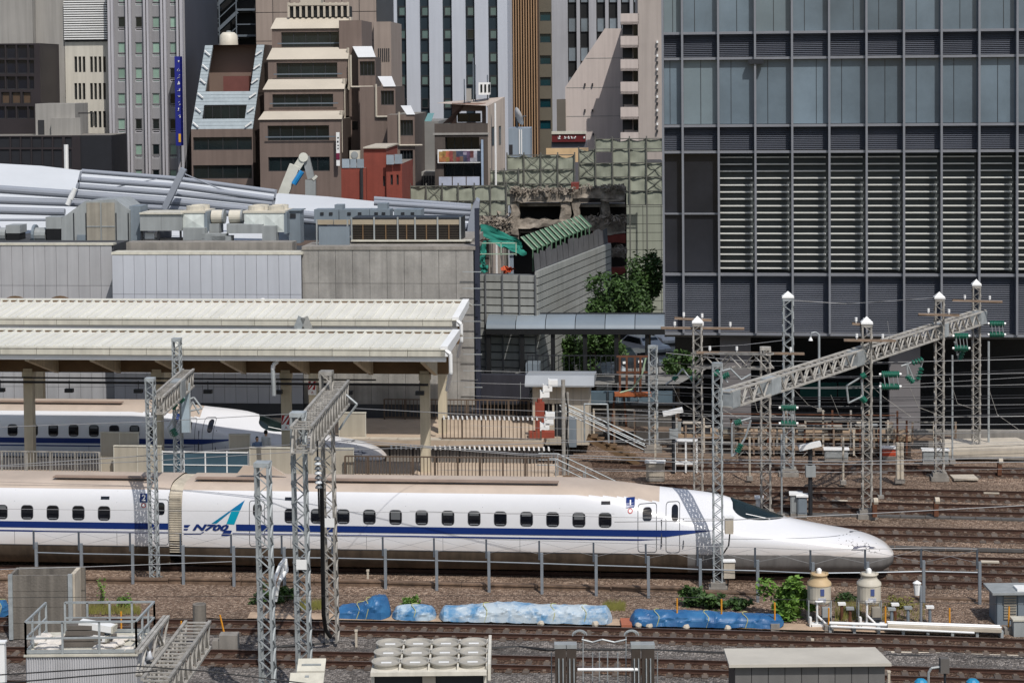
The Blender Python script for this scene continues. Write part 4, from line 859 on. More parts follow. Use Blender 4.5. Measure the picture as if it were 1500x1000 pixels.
# ---------------------------------------------------------------- glass and louvre tower at the right
gl_t = glass('tower_glass', (102, 116, 126), .1, .5, .3, .14); gl_d = glass('tower_glass_dark', (44, 46, 52), .1, .5); lou = mat('tower_louvre', (84, 88, 98), .5, .08, .5, rnd=.12); mul = mat('mullion', (136, 138, 144), .4, .06, 1, metal=.3)  # tower_glass: broad tone noise imitates uneven reflections in the panes
slatm = mat('pale_slat', (204, 204, 199), .5, .06, 1); slatb = mat('slat_backing', (58, 63, 64), .7)
RT = Fac(972, 300, 124, .12); t = fthing(RT, 'office_tower', 'dark glass and louvre office tower filling the upper right', 'tower')
X0 = RT.L(972, 250)[0]; Xm = [RT.L(p, 250)[0] for p in (1000.5, 1053)]; pitch = (RT.L(1489, 250)[0]-Xm[1])/8; Xs = [X0]+[Xm[0]]+[Xm[1]+pitch*i for i in range(11)]
zy = lambda y: RT.L(1200, y)[1]
def lmesh(w, h, n=10):
    k = ('lm', round(w, 2), round(h, 2))
    if k not in MESHC:
        b = B(); b.box(0, w, .12, .2, 0, h)
        for i in range(n): z = h*i/n; b.add([(0, .0, z+.02), (w, .0, z+.02), (w, .12, z+h/n), (0, .12, z+h/n), (0, .12, z+.02), (w, .12, z+.02)], [(0, 1, 2, 3), (0, 4, 5, 1)])
        MESHC[k] = b.mesh('louvre_panel', lou)
    return MESHC[k]
rows = [('g', -60, 45), ('l', 49, 82), ('g', 87, 181), ('l', 186, 219), ('s', 225, 399), ('l2', 405, 487)]
for kind, ya, yb in rows:
    z1, z0 = zy(ya), zy(yb)
    for i in range(len(Xs)-1):
        x0, x1 = Xs[i]+.05, Xs[i+1]-.05; w_ = x1-x0
        if kind == 'g': boxpiece('glass_pane', w_, z1-z0, .05, gl_t if R.random() > .12 else glass('tower_glass_pale', (122, 136, 142), .12, .5, .12, .25), t, x0, .12, z0); boxpiece('blind_edge', .03, z1-z0, .02, gl_d, t, x0+w_*R.choice((.33, .5, .66)), .1, z0)
        elif kind in ('l', 'l2'): link('louvre_panel', lmesh(w_, z1-z0, 12 if kind == 'l' else 26), t, (x0, .12, z0))
        elif i < 2:
            zm = zy(313); boxpiece('glass_pane', w_, z1-zm-.05, .05, gl_d, t, x0, .14, zm+.05); boxpiece('glass_pane', w_, zm-z0-.05, .05, gl_d, t, x0, .14, z0); boxpiece('transom', w_, .1, .25, mul, t, x0, -.05, zm-.05)
        else:
            boxpiece('slat_backing', w_, z1-z0, .05, slatb, t, x0, .98, z0); n = 17
            for k in range(n): boxpiece('slat', w_*.93, .075, .28, slatm, t, x0, .6, z0+(z1-z0)*(k+.35)/n)  # slats stop short; the dark gap stands in for mullion shadow
zt, zbm = zy(-60), zy(488)
for x in Xs: boxpiece('mullion', .13, zt-zbm, .5, mul, t, x-.065, -.42, zbm)
for y in (47, 84.5, 183.5, 222, 402, 489.5): boxpiece('transom', Xs[-1]-X0, .16, .32, mul, t, X0, -.2, zy(y)-.08)
ob('core', B().box(X0-.05, Xs[-1], 1.1, 7, zbm, zt), dark, t); ob('soffit', B().box(X0, Xs[-1], .02, 6, zbm-.3, zbm), mat('soffit', (90, 84, 78), .7), t)
ob('ground_floor', B().box(X0+.5, Xs[-1], 4.5, 5, -6, zbm-.3), mat('void_glass', (22, 24, 26), .2, .3, .4), t); pil = mat('pillar_grey', (112, 108, 108), .7, .08, .8)
for px0, px1 in ((1055, 1100), (1303, 1348)): x0, x1, _, _ = RT.R(px0, 500, px1, 640, 1.0); ob('pillar', B().box(x0, x1, 1.0, 2.4, -6, zbm-.3), pil, t)
for px0, px1 in ((1172, 1226), (1228, 1290)): x0, x1, z0, z1 = RT.R(px0, 560, px1, 640, 2.6); boxpiece('lobby_glass', x1-x0, z1+1, .1, glass('lobby_glass', (30, 60, 56), .1), t, x0, 2.6, -1)
ob('window_cleaning_box', B().box(RT.L(1096, 90)[0], RT.L(1118, 90)[0], -.5, -.1, zy(93), zy(86)), dark, t)
# ---------------------------------------------------------------- buildings behind
def grid(px, py, fac, off=0.0): return [fac.R(a, c, b_, d_, off) for (a, b_) in px for (c, d_) in py]
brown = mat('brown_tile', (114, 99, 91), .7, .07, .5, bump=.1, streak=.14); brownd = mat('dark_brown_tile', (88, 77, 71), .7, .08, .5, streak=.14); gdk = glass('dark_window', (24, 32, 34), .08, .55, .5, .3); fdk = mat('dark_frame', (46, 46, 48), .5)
capw = mat('cream_parapet', (180, 171, 156), .6, .08, .35); roofg = mat('flat_roof', (120, 116, 110), .9)
# beige office with slit windows, far left
f = Fac(95, 120, 167.5, .05); t = fthing(f, 'office_building', 'cream office block with slit windows and a white louvre, far left', 'building'); crm = mat('cream_wall', (198, 193, 181), .75, .05, .4, streak=.12); bgw = mat('beige_wall', (150, 147, 142), .8, .06, .4, streak=.16)
holes = grid([(109, 113), (115, 119), (121, 125), (132, 136), (138, 142), (144.5, 148.5), (151, 155)], [(83, 106), (122, 146), (163, 187)], f)
x0, x1, z0, z1 = f.R(95, -20, 162, 260); wall(t, x0, x1, -6, z1, holes, crm)
for h in holes: window(t, h, gdk, fdk)
lx0, lx1, lz0, lz1 = f.R(95, 0, 158, 58)
for i in range(17): boxpiece('louvre_slat', lx1-lx0, (lz1-lz0)/17*.55, .3, white, t, lx0, -.35, lz0+(lz1-lz0)*i/17)
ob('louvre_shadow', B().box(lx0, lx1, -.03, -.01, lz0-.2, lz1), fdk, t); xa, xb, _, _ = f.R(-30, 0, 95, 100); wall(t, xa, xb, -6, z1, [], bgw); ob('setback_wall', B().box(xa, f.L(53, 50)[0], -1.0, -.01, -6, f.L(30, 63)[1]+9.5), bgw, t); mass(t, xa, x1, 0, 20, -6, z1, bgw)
# dark glazed block in two tiers
f = Fac(0, 180, 162, .05); t = fthing(f, 'office_building', 'low black-framed glazed block in two tiers at the left edge', 'building'); blk = mat('black_cladding', (44, 38, 40), .5, .15, .4); pane = glass('navy_pane', (22, 26, 38), .08); blind = mat('brown_blind', (88, 70, 54), .6, .12, .5, rnd=.2)
x0, x1, z0, z1 = f.R(-30, 64, 59, 190); H = grid([(-8, 7), (9, 23), (25, 40), (42, 50)], [(66, 86), (88, 108), (112, 131), (156, 174)], f)+grid([(2, 14), (17, 30), (33, 45)], [(135, 152)], f)
wall(t, x0, x1, -6, z1, H, blk); mass(t, x0, x1, 0, 10, -6, z1, blk)
for i, h in enumerate(H): window(t, h, blind if i > 15 else pane, fdk)
x0, x1, z0, z1 = f.R(-30, 199, 118, 260, -5); H = grid([(-8, 14), (16, 29), (31, 45), (47, 61), (63, 76), (78, 91), (95, 105)], [(201, 216), (219, 246)], f, -5); wall(t, x0, x1, -6, z1, H, blk, y=-5, name='podium_wall')
for i, h in enumerate(H): window(t, h, blind if i % 2 else pane, fdk, y=-5)
mass(t, x0, f.L(163, 200, -4.9)[0], -4.9, 0, -6, z1, mat('black_wall', (30, 31, 36), .6), front=True, mr=roofg)
q = fthing(f, 'rooftop_hut', 'grey rooftop stair hut with a dark door on the black block', 'hut'); x0, x1, z0, z1 = f.R(52, 152, 110, 199, -3); ob('casing', B().box(x0, x1, -3, 1, z0, z1), bgw, q); a = f.R(56, 176, 65, 198, -3); ob('door', B().box(a[0], a[1], -3.06, -3, a[2], a[3]), fdk, q); a = f.R(75, 173, 118, 199, -3.6); ob('annexe', B().box(a[0], a[1], -3.6, -3, a[2], a[3]), bgw, q); a = f.R(105, 165, 138, 185, -2); ob('roof_rail', B().box(a[0], a[1], -2, -1.95, a[3]-.1, a[3]).box(a[0], a[0]+.08, -2, -1.95, a[2], a[3]).box(a[1]-.08, a[1], -2, -1.95, a[2], a[3]), fdk, q)
a = f.R(97, 212, 100.5, 252, -8); tag(ob('white_flue', B().tube(f.W(a[0], -8, a[2]), f.W(a[0], -8, a[3]), .18, 8), white), 'thin white flue pipe rising in front of the black block', 'flue')
# hotel tower
f = Fac(160, 120, 166, .05); t = fthing(f, 'hotel_tower', 'slim grey hotel tower with ribs and four columns of green curtained windows', 'tower'); hg = mat('hotel_grey', (138, 137, 139), .7, .05, .4, streak=.12); rib = mat('hotel_rib', (174, 172, 176), .6, .05, .5, streak=.08); curt = glass('green_curtain', (136, 162, 148), .25, .4, .12, .6)
px = [(172.5, 183.5), (198, 208.5), (223, 234), (248.5, 259)]; H = [f.R(a, 62+37.3*k, b_, 83+37.3*k) for a, b_ in px for k in range(-2, 6)]
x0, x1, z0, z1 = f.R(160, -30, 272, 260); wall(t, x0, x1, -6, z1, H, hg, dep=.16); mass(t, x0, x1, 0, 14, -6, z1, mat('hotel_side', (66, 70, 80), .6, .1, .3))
for i, h in enumerate(H):
    dk = R.random() < .24; zm = h[2]+(h[3]-h[2])*.24; window(t, (h[0], h[1], zm, h[3]), gdk if dk else curt, hg, dep=.16); window(t, (h[0], h[1], h[2], zm-.08), gdk if dk else curt, rib, dep=.16)
for a, b_ in ((161, 164.5), (165.5, 169), (187, 190), (191.5, 195), (213, 216), (217.5, 220.5), (238, 241), (242.5, 246), (261, 264), (266, 270)): q = f.R(a, -30, b_, 260); boxpiece('rib', q[1]-q[0], z1+6, .45, rib, t, q[0], -.45, -6)
q = f.R(260, 83, 268, 213, -1.2); t = thing('vertical_sign', 'tall narrow blue sign with white characters on the hotel edge', 'sign', f.W(q[0], -1.2, q[2]), f.a, world=False); w_ = q[1]-q[0]; h_ = q[3]-q[2]; ob('panel', B().box(0, w_, -.9, 0, 0, h_), mat('sign_blue', (32, 38, 124), .4, .05, .5), t); b = B(); rr = random.Random(5)
for k in range(9):
    z = h_*.93-k*h_*.075; s = w_*.3
    for _ in range(3): a = rr.uniform(0, 1.5); c_ = Vector((w_*.72+rr.uniform(-.08, .08), -.93, z+rr.uniform(-.15, .15))); b.bar(c_-Vector((math.cos(a), 0, math.sin(a)))*s*.5, c_+Vector((math.cos(a), 0, math.sin(a)))*s*.5, .07, .02)
ob('lettering', b, white, t); ob('emblem', B().box(w_*.55, w_*.95, -.95, -.9, .3, 1.0), mat('emblem_yellow', (220, 170, 60), .5), t)
# dark block with outside stairs
f = Fac(272, 60, 180, .05); t = fthing(f, 'dark_building', 'dark slate building with open steel escape stairs behind the hotel', 'building'); sl = mat('slate', (78, 82, 92), .6, .08, .4); x0, x1, z0, z1 = f.R(268, -30, 307, 300); ob('wall', B().box(x0, x1, 0, 14, -6, z1), sl, t); x2 = f.L(382, 50)[0]; ob('stair_void', B().box(x1, x2, 2.2, 12, -6, z1), black, t)
for px_ in (276, 283, 290, 297): q = f.R(px_, -30, px_+1.2, 260); boxpiece('standing_seam', q[1]-q[0], z1+6, .1, dark, t, q[0], -.1, -6)
stl = mat('stair_steel', (96, 104, 112), .5, .1, 1)
for k in range(-1, 3):
    ya = 13+k*38; c0, c1 = f.L(312, ya+36), f.L(346, ya+4); ob('stair_flight', B().bar((c0[0], 1, c0[1]), (c1[0], 1, c1[1]), .9, .3).bar((c0[0], .6, c0[1]+1), (c1[0], .6, c1[1]+1), .08), stl, t); q = f.R(346, ya, 378, ya+3, .8); ob('landing', B().box(q[0], q[1], .6, 2, q[2], q[3]).box(q[0], q[1], .6, .65, q[3]+.9, q[3]+1.0), stl, t); q = f.R(307, ya+36, 322, ya+39, .8); ob('landing', B().box(q[0], q[1], .6, 2, q[2], q[3]).box(q[0], q[1], .6, .65, q[3]+.9, q[3]+1), stl, t)
for px_ in (321, 346, 377): q = f.R(px_-.7, -30, px_+.7, 80, .5); boxpiece('stair_post', q[1]-q[0], z1-q[2], .15, stl, t, q[0], .5, q[2])
# brown building with the slanted metal front
f = Fac(283, 220, 158, .05); t = fthing(f, 'mansard_building', 'brown building with a steep slanted front of pale metal shingles', 'building'); shg = mat('metal_shingle', (150, 160, 164), .45, .08, .8, streak=.1, metal=.1)
H = [f.R(283, 201, 369, 220), f.R(283, 242, 369, 262)]; x0, x1, z0, z1 = f.R(281, 189, 371, 320); wall(t, x0, x1, -6, z1, H, brown)
for h in H: window(t, h, gdk, fdk, nx=4)
x3 = f.L(393, 100, 6)[0]; D = 6.0; zt = f.L(340, 66, D)[1]
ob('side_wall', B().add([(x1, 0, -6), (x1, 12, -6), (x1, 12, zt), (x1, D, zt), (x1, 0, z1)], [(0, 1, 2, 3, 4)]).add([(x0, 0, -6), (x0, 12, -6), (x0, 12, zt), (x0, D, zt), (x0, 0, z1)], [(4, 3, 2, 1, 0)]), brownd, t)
def sl_(u, v): return (x0+(x1-x0)*u, D*v, z1+(zt-z1)*v)
def slab_(u0, u1, v0, v1, m, name, off=0.0): ob(name, B().add([sl_(u0, v0), sl_(u1, v0), sl_(u1, v1), sl_(u0, v1)]+[tuple(Vector(sl_(a, b_))+Vector((0, .25, -.12))) for a, b_ in ((u0, v0), (u1, v0), (u1, v1), (u0, v1))], [(0, 1, 2, 3), (4, 7, 6, 5), (0, 4, 5, 1), (1, 5, 6, 2), (2, 6, 7, 3), (3, 7, 4, 0)]), m, t)
for k in range(25):
    v0, v1 = k/25, (k+.93)/25
    if v0 < .1 or .27 < v0 < .42: slab_(0, 1, v0, v1, shg, 'shingle_row')
    elif v0 < .28: slab_(0, .15, v0, v1, shg, 'shingle_row'); slab_(.85, 1, v0, v1, shg, 'shingle_row')
    else: slab_(0, .13, v0, v1, shg, 'shingle_row'); slab_(.87, 1, v0, v1, shg, 'shingle_row')
ob('recess', B().add([(x0, D+1.5, z1), (x1, D+1.5, z1), (x1, D+1.5, zt), (x0, D+1.5, zt)], [(0, 1, 2, 3)]).add([(x0, D, zt), (x1, D, zt), (x1, 12, zt), (x0, 12, zt)], [(0, 1, 2, 3)]), mat('recess_brown', (116, 98, 88), .8, .08, .5), t)
za, zb_ = z1+(zt-z1)*.11, z1+(zt-z1)*.27; window(t, (x0+(x1-x0)*.15, x1-(x1-x0)*.15, za, zb_), gdk, fdk, y=1.4, dep=.2, nx=5)
ob('terrace_box', B().box(x0+(x1-x0)*.32, x0+(x1-x0)*.75, D-.6, D+1.4, z1+(zt-z1)*.42, z1+(zt-z1)*.62), mat('maroon', (104, 62, 56), .7), t); ob('terrace_floor', B().box(x0, x1, D*.43, D+1.5, z1+(zt-z1)*.40, z1+(zt-z1)*.42), brownd, t)
ob('dark_opening', B().box(x0+(x1-x0)*.74, x0+(x1-x0)*.86, D+1.4, D+1.5, z1+(zt-z1)*.56, z1+(zt-z1)*.72), black, t)
for k in range(6):
    v = .05+k*.17
    for u in (.02, .98): p0 = Vector(sl_(u, v)); ob('snow_guard', B().bar(p0+Vector((0, -.1, .2)), Vector(sl_(u+(.1 if u < .5 else -.1), v-.05 if u < .5 else v-.05))+Vector((0, -.1, .15)), .12, .1), white, t)
q = thing('water_tank', 'small round steel tank on the slanted front building', 'tank', f.W(f.L(335, 64, 8)[0], 8, zt), world=False); ob('drum', B().lathe([(0, 1.1), (.5, 1.1), (.75, .85), (.8, .1), (.8, 0)], (0, 0, 0), 14), pcream, q, True); ob('lid', B().lathe([(0, 1.25), (.2, 1.22), (.2, 1.1)], (0, 0, 0), 10), pg, q)
# terraced brown building
f = Fac(381, 220, 154, .05); t = fthing(f, 'terraced_building', 'brown tiled terraced building with four cream sloped parapets', 'building')
lev = [(400, 513, 26, 42, 412, 501, 47, 69, 7.5), (394, 510, 70, 87, 405, 494, 92, 114, 5.0), (388, 504, 116, 131, 399, 488, 138, 157, 2.5), (381, 500, 163, 175, 392, 482, 184, 206, 0)]
for i, (a, b_, y0, y1, wa, wb, wy0, wy1, off) in enumerate(lev):
    x0, x1, z0, z1 = f.R(a, y1, b_, 300, off); zb0 = -6 if i == 3 else f.L(440, lev[i+1][2]+8, off)[1]; H = [f.R(wa, wy0, wb, wy1, off)]
    if i == 3: H.append(f.R(393, 230, 483, 251, off))
    wall(t, x0, x1, zb0, z1, H, brown, y=off)
    for h in H: window(t, h, gdk, fdk, y=off, nx=5)
    zt_ = f.L(450, y0, off+1.2)[1]; ob('sloped_parapet', B().add([(x0-.1, off-.15, z1), (x1+.1, off-.15, z1), (x1, off+1.2, zt_), (x0+.15, off+1.2, zt_), (x0-.1, off+.1, z1), (x1+.1, off+.1, z1), (x1, off+2.5, zt_), (x0+.15, off+2.5, zt_)], [(0, 1, 2, 3), (3, 2, 6, 7), (1, 5, 6, 2), (0, 3, 7, 4), (0, 4, 5, 1)]), capw, t)
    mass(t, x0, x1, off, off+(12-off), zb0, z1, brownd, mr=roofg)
    q = f.L(b_+7, y1+10, off-.2); ob('down_pipe', B().path([(q[0]-.5, off+.6, f.L(b_, y0, off)[1]), (q[0]-.5, off+.6, f.L(b_, wy1+18, off)[1])], .12, 6), capw, t); h = H[0]; ob('guard_rail', B().box(x0+.5, x1-.4, off-.3, off-.25, h[2]+.25, h[2]+.35), stl, t)
xs0, xs1, _, zs1 = f.R(498, 30, 531, 290, 6); ob('stair_tower', B().box(xs0, xs1, 6, 13, -6, zs1), brown, t); a = f.R(516, 178, 524, 190, 6); ob('small_window', B().box(a[0], a[1], 5.95, 6, a[2], a[3]), gdk, t)
a = f.R(423, 9, 510, 25, 8.5); ob('cooling_rack', B().box(a[0], a[1], 8.6, 11, a[2], a[3]), black, t)
for k in range(11): boxpiece('rack_post', .18, a[3]-a[2]+.3, .2, capw, t, a[0]+(a[1]-a[0])*k/10-.09, 8.4, a[2])
boxpiece('rack_beam', a[1]-a[0], .2, .25, capw, t, a[0], 8.35, a[3]+.05); a = f.R(440, -8, 470, 8, 9.5); ob('rooftop_unit', B().box(a[0], a[1], 9.5, 11, a[2], a[3]), capw, t)
a = f.R(492.5, 194, 497.5, 243, -.6); q = thing('blade_sign', 'narrow white and maroon blade sign on the terraced building corner', 'sign', f.W(a[0], -.6, a[2]), f.a, world=False); ob('panel', B().box(0, a[1]-a[0], 0, .15, 0, a[3]-a[2]), white, q); h_ = a[3]-a[2]
ob('stripe', B().box(.0, a[1]-a[0], -.02, -.003, h_*.18, h_*.38), mat('maroon2', (110, 30, 60), .5), q); ob('lettering', sum([], []) or B().box(.1, .2, -.03, -.005, h_*.5, h_*.54).box(.1, .22, -.03, -.005, h_*.6, h_*.63).box(.08, .2, -.03, -.005, h_*.7, h_*.75).box(.1, .22, -.03, -.005, h_*.82, h_*.86), fdk, q)
# stepped wings to the right of it
steps = [(526, 551, 68, 84, (527, 549, 90, 111), 16), (528, 580, 112, 127, (558, 577, 133, 154), 13), (568, 608, 155, 168, (586, 605, 176, 199), 10)]
f2 = Fac(526, 220, 142, .05); t = fthing(f2, 'stepped_building', 'brown stepped wing with three white sloped caps', 'building')
for i, (a, b_, y0, y1, wv, off) in enumerate(steps):
    x0, x1, z0, z1 = f2.R(a, y1, b_, 300, off); H = [f2.R(wv[0], wv[2], wv[1], wv[3], off)]
    if i == 2: H += [f2.R(586, 220, 605, 243, off), f2.R(588, 262, 604, 284, off)]
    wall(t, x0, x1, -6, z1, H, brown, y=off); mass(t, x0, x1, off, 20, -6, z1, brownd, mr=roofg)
    for h in H: window(t, h, gdk, fdk, y=off, nx=4)
    zt_ = f2.L((a+b_)/2, y0, off+1.0)[1]; xc = f2.L((a+b_)/2+(-4 if i == 0 else 8), y1, off)[0] if i else x0
    ob('sloped_cap', B().add([(xc, off-.1, z1), (x1+.05, off-.1, z1), (x1-.4, off+1.1, zt_), (xc-.6, off+1.1, zt_), (x1-.4, off+2, zt_), (xc-.6, off+2, zt_)], [(0, 1, 2, 3), (3, 2, 4, 5)]), mat('cap_white', (196, 197, 198), .5, .06, .5), t)
    ob('drain_pipe', B().path([(xc-.6, off-.12, z1+.2), (xc-.6, off-.12, z1-2.4), (xc+1.2, off-.14, z1-2.4)], .09, 6), capw, t)
f = Fac(376, 60, 176, .05); t = fthing(f, 'slab_building', 'plain pinkish-brown slab rising behind the terraced building', 'building'); x0, x1, z0, z1 = f.R(376, -30, 553, 300); m_ = mat('pink_brown', (150, 136, 126), .75, .05, .4, streak=.14); W_ = (x1-x0)/7; zz = [f.L(450, y)[1] for y in (300, 230, 165, 100, 60, 18, -30)]
ob('core', B().box(x0, x1, .05, 14, -6, z1), fdk, t)
for k in range(7):
    for za, zb_ in zip(zz, zz[1:]): boxpiece('facing_panel', W_-.06, zb_-za-.06, .06, m_, t, x0+k*W_+.03, 0, za+.03)
x0, x1, z0, z1 = f.R(549, 32, 574, 300, -1); ob('annexe', B().box(x0, x1, -1, 8, -6, z1), m_, t)
for k in range(6): q = f.R(554+k*3, 71, 555.4+k*3, 90, -1.0); boxpiece('slit_window', q[1]-q[0], q[3]-q[2], .06, fdk, t, q[0], -1.06, q[2])
# white striped tower
f = Fac(548, 100, 204, .05); t = fthing(f, 'striped_tower', 'white tower with dark vertical window strips', 'tower'); wt = mat('white_cladding', (184, 188, 196), .6, .03, .3, streak=.05); dst = mat('strip_dark', (34, 46, 54), .4, .1, .4); pan2 = glass('strip_pane', (92, 110, 106), .15, .5, .15, .6)
x0, x1, z0, z1 = f.R(548, -30, 744, 300); st = [(548.5+33.45*i, 562+33.45*i) for i in range(6)]; H = [f.R(a, -30, b_, 205) for a, b_ in st]; wall(t, x0, x1, -6, z1, H, wt, dep=.5); mass(t, x0, x1, 0, 20, -6, z1, wt)
for (a, b_), h in zip(st, H):
    boxpiece('strip_panel', h[1]-h[0], h[3]-h[2], .05, dst, t, h[0], .45, h[2])
    for k in range(-1, 6): q = f.R(a+1, 9+33.8*k, b_-1, 24+33.8*k); window(t, q, pan2 if R.random() > .15 else gdk, fdk, dep=.42, fr=.12)
# brown finned tower
f = Fac(745, 100, 214, .05); t = fthing(f, 'finned_tower', 'tower clad in tan vertical fins beside the white striped one', 'tower'); x0, x1, z0, z1 = f.R(745, -30, 790, 300); ob('core', B().box(x0, x1, 0, 18, -6, z1), mat('fin_backing', (70, 54, 44), .7), t); fm = mat('tan_fin', (152, 122, 92), .6, .06, .4)
for k in range(12): boxpiece('fin', (x1-x0)/12*.42, z1+6, .5, fm, t, x0+(x1-x0)*k/12, -.5, -6)
x0, x1, z0, z1 = f.R(790, -30, 809, 300, 1); H = grid([(791, 807)], [(18+31.7*k, 31+31.7*k) for k in range(-1, 6)], f, 1); wall(t, x0, x1, -6, z1, H, mat('olive_stone', (92, 86, 74), .8, .08, .5), y=1); tg = glass('teal_window', (16, 54, 62), .1)
for h in H: window(t, h, tg, fdk, y=1)
# pale grey tower with dark strips
f = Fac(809, 100, 236, .05); t = fthing(f, 'office_tower', 'pale grey stone tower with tall black window strips', 'tower'); pst = mat('pale_stone', (158, 158, 162), .7, .05, .4, streak=.1); st = [(832, 845), (850, 863), (874, 887), (892, 905), (910, 923), (928, 936)]; H = [f.R(a, -30, b_, 205) for a, b_ in st]; x0, x1, z0, z1 = f.R(808.5, -30, 972, 300); wall(t, x0, x1, -6, z1, H, pst, dep=.6)
for (a, b_), h in zip(st, H):
    boxpiece('strip_panel', h[1]-h[0], h[3]-h[2], .05, black, t, h[0], .55, h[2])
    for k in range(-1, 4): window(t, f.R(a+.5, 26+43*k, b_-.5, 47+43*k), glass('pale_pane', (120, 130, 138), .15), fdk, dep=.5)
# pinkish apartment block with sloped gable and balconies
f = Fac(828, 150, 186, .05); t = fthing(f, 'apartment_block', 'pinkish apartment block with a slanted gable and stacked balconies', 'building'); pk = mat('pink_wall', (190, 178, 171), .75, .04, .4, streak=.1); pts = [f.L(a, b_) for a, b_ in ((828, 290), (912, 290), (912, 42), (886, 42), (828, 128))]; pts[0] = (pts[0][0], -6); pts[1] = (pts[1][0], -6); ob('gable_wall', B().prism(pts, 0, 16), pk, t)
for y in (85, 128, 170): q = f.R(830 if y > 120 else 858, y, 911, y+.7); boxpiece('panel_joint', q[1]-q[0], .06, .02, bgw, t, q[0], -.021, q[2])
BO = -6.5; x0, x1, z0, z1 = f.R(910, 30, 936, 300, BO); ob('balcony_core', B().box(x0+.3, x1, BO+1.8, 8, -6, z1), pk, t)
for y0, y1 in ((20, 36), (53, 70), (87, 104), (120, 138), (157, 175), (194, 212)): q = f.R(909, y0, 936, y1, BO); ob('balcony', B().box(q[0], q[1], BO, BO+.2, q[2], q[3]).box(q[0], q[1], BO, BO+1.9, q[2], q[2]+.25), pk, t); q2 = f.R(928, y1, 934, y1+16, BO+1.7); ob('balcony_door', B().box(q2[0], q2[1], BO+1.7, BO+1.79, q2[2], q2[3]), gdk, t); q2 = f.R(912, y1, 926, y1+15, BO+1.7); ob('balcony_window', B().box(q2[0], q2[1], BO+1.7, BO+1.79, q2[2], q2[3]), fdk, t)
x0, x1, z0, z1 = f.R(935, -30, 976, 300, BO); ob('side_block', B().box(x0, x1, BO, 10, -6, z1), mat('pink_grey_wall', (164, 154, 147), .75, .05, .4, streak=.12), t)
for k in range(14): q = f.R(961.5, 60+k*10, 964, 63.5+k*10, BO); boxpiece('vent_cap', q[1]-q[0], q[3]-q[2], .3, fdk if k % 2 else white, t, q[0], BO-.3, q[2])
for px_, py_ in ((857, 122), (868, 122), (857, 160), (868, 160), (869, 195)): q = f.R(px_-1, py_, px_+1, py_+3.5); boxpiece('wall_vent', q[1]-q[0], q[3]-q[2], .25, fdk, t, q[0], -.25, q[2])
x0, x1, z0, z1 = f.R(816, 146, 829, 300, -.5); tag(ob('chimney_block', B().box(*[v for v in (0, 0)], 0, 0, 0, 0) if 0 else B().add([f.W(a, b_, c_) for a, b_, c_ in ((x0, -.5, -6), (x1, -.5, -6), (x1, 3, -6), (x0, 3, -6), (x0, -.5, z1), (x1, -.5, z1), (x1, 3, z1), (x0, 3, z1))], [(0, 1, 5, 4), (1, 2, 6, 5), (2, 3, 7, 6), (3, 0, 4, 7), (4, 5, 6, 7)]), mat('olive_grey', (98, 92, 84), .8, .06, .5)), 'narrow olive-grey block left of the pinkish gable', 'building')
# red brick house
f = Fac(500, 260, 138, .05); t = fthing(f, 'brick_house', 'small red brick house with a rooftop terrace', 'building'); rbk = mat('red_brick', (128, 62, 50), .8, .1, 1.2, bump=.2, streak=.12)
for a, b_, y0, off in ((500, 536, 246, 0), (533, 566, 217, .6), (566, 589, 240, .3)):
    x0, x1, z0, z1 = f.R(a, y0, b_, 300, off); H = grid([(572, 575.5), (581, 584)], [(256, 271)], f, off) if a == 566 else (grid([(561, 564)], [(258, 273)], f, off) if a == 533 else []); wall(t, x0, x1, -6, z1, H, rbk, y=off); mass(t, x0, x1, off, 8, -6, z1, rbk, mr=roofg)
    for h in H: window(t, h, gdk, fdk, y=off)
ob('coping', B().box(*f.R(532, 215.5, 567, 217.5, .5)[:2], .4, 8.1, *f.R(532, 215.5, 567, 217.5, .5)[2:]), capw, t); gbl = glass('terrace_glass', (140, 150, 158), .2)
for a, b_, y0, y1 in ((501, 512, 233, 246), (513, 522, 233, 246), (523, 533, 233, 246), (566, 577, 227, 241), (578, 589, 226, 240)): q = f.R(a, y0, b_, y1, -.05); boxpiece('terrace_pane', q[1]-q[0], q[3]-q[2], .05, gbl, t, q[0], -.05, q[2])
ob('drain_pipe', B().tube((f.L(530, 270)[0], -.1, -6), (f.L(530, 270)[0], -.1, f.L(530, 247)[1]), .12, 6), fdk, t)
q = fthing(f, 'air_conditioner', 'cream air conditioner on the brick house terrace', 'air conditioner'); a = f.R(512, 221, 527, 233, 1); ob('casing', B().box(a[0], a[1], 1, 1.6, a[2], a[3]), pcream, q); ob('fan_ring', B().tube(((a[0]+a[1])/2, 1.0, (a[2]+a[3])/2), ((a[0]+a[1])/2, .95, (a[2]+a[3])/2), .26, 14), pg, q)
# grey tiled block with a teal glass roof
f = Fac(600, 220, 160, .05); t = fthing(f, 'tiled_building', 'grey tiled block under a small teal glass roof', 'building'); x0, x1, z0, z1 = f.R(598, 178, 643, 300); ob('wall', B().box(x0, x1, 0, 10, -6, z1), mat('grey_tile', (124, 123, 120), .7, .08, .6, bump=.1), t); a = f.R(604, 166, 640, 178, 1.5)
W_ = (x1-x0-.5)/3
for k in range(3): ob('roof_pane', B().add([(x0+k*W_, .1, z1), (x0+k*W_+W_-.1, .1, z1), (x0+k*W_+W_, 1.8, a[3]), (x0+k*W_+.15, 1.8, a[3])], [(0, 1, 2, 3)]), glass('teal_roof_glass', (110, 150, 150), .15), t)
x0, x1, z0, z1 = f.R(606, 215, 618, 290, -2); ob('lean_to', B().box(x0, x1, -2, 0, -6, z1), pcream, t); x0, x1, z0, z1 = f.R(615, 252, 643, 290, -3); ob('balcony_front', B().box(x0, x1, -3, 0, -6, z1), bgw, t)
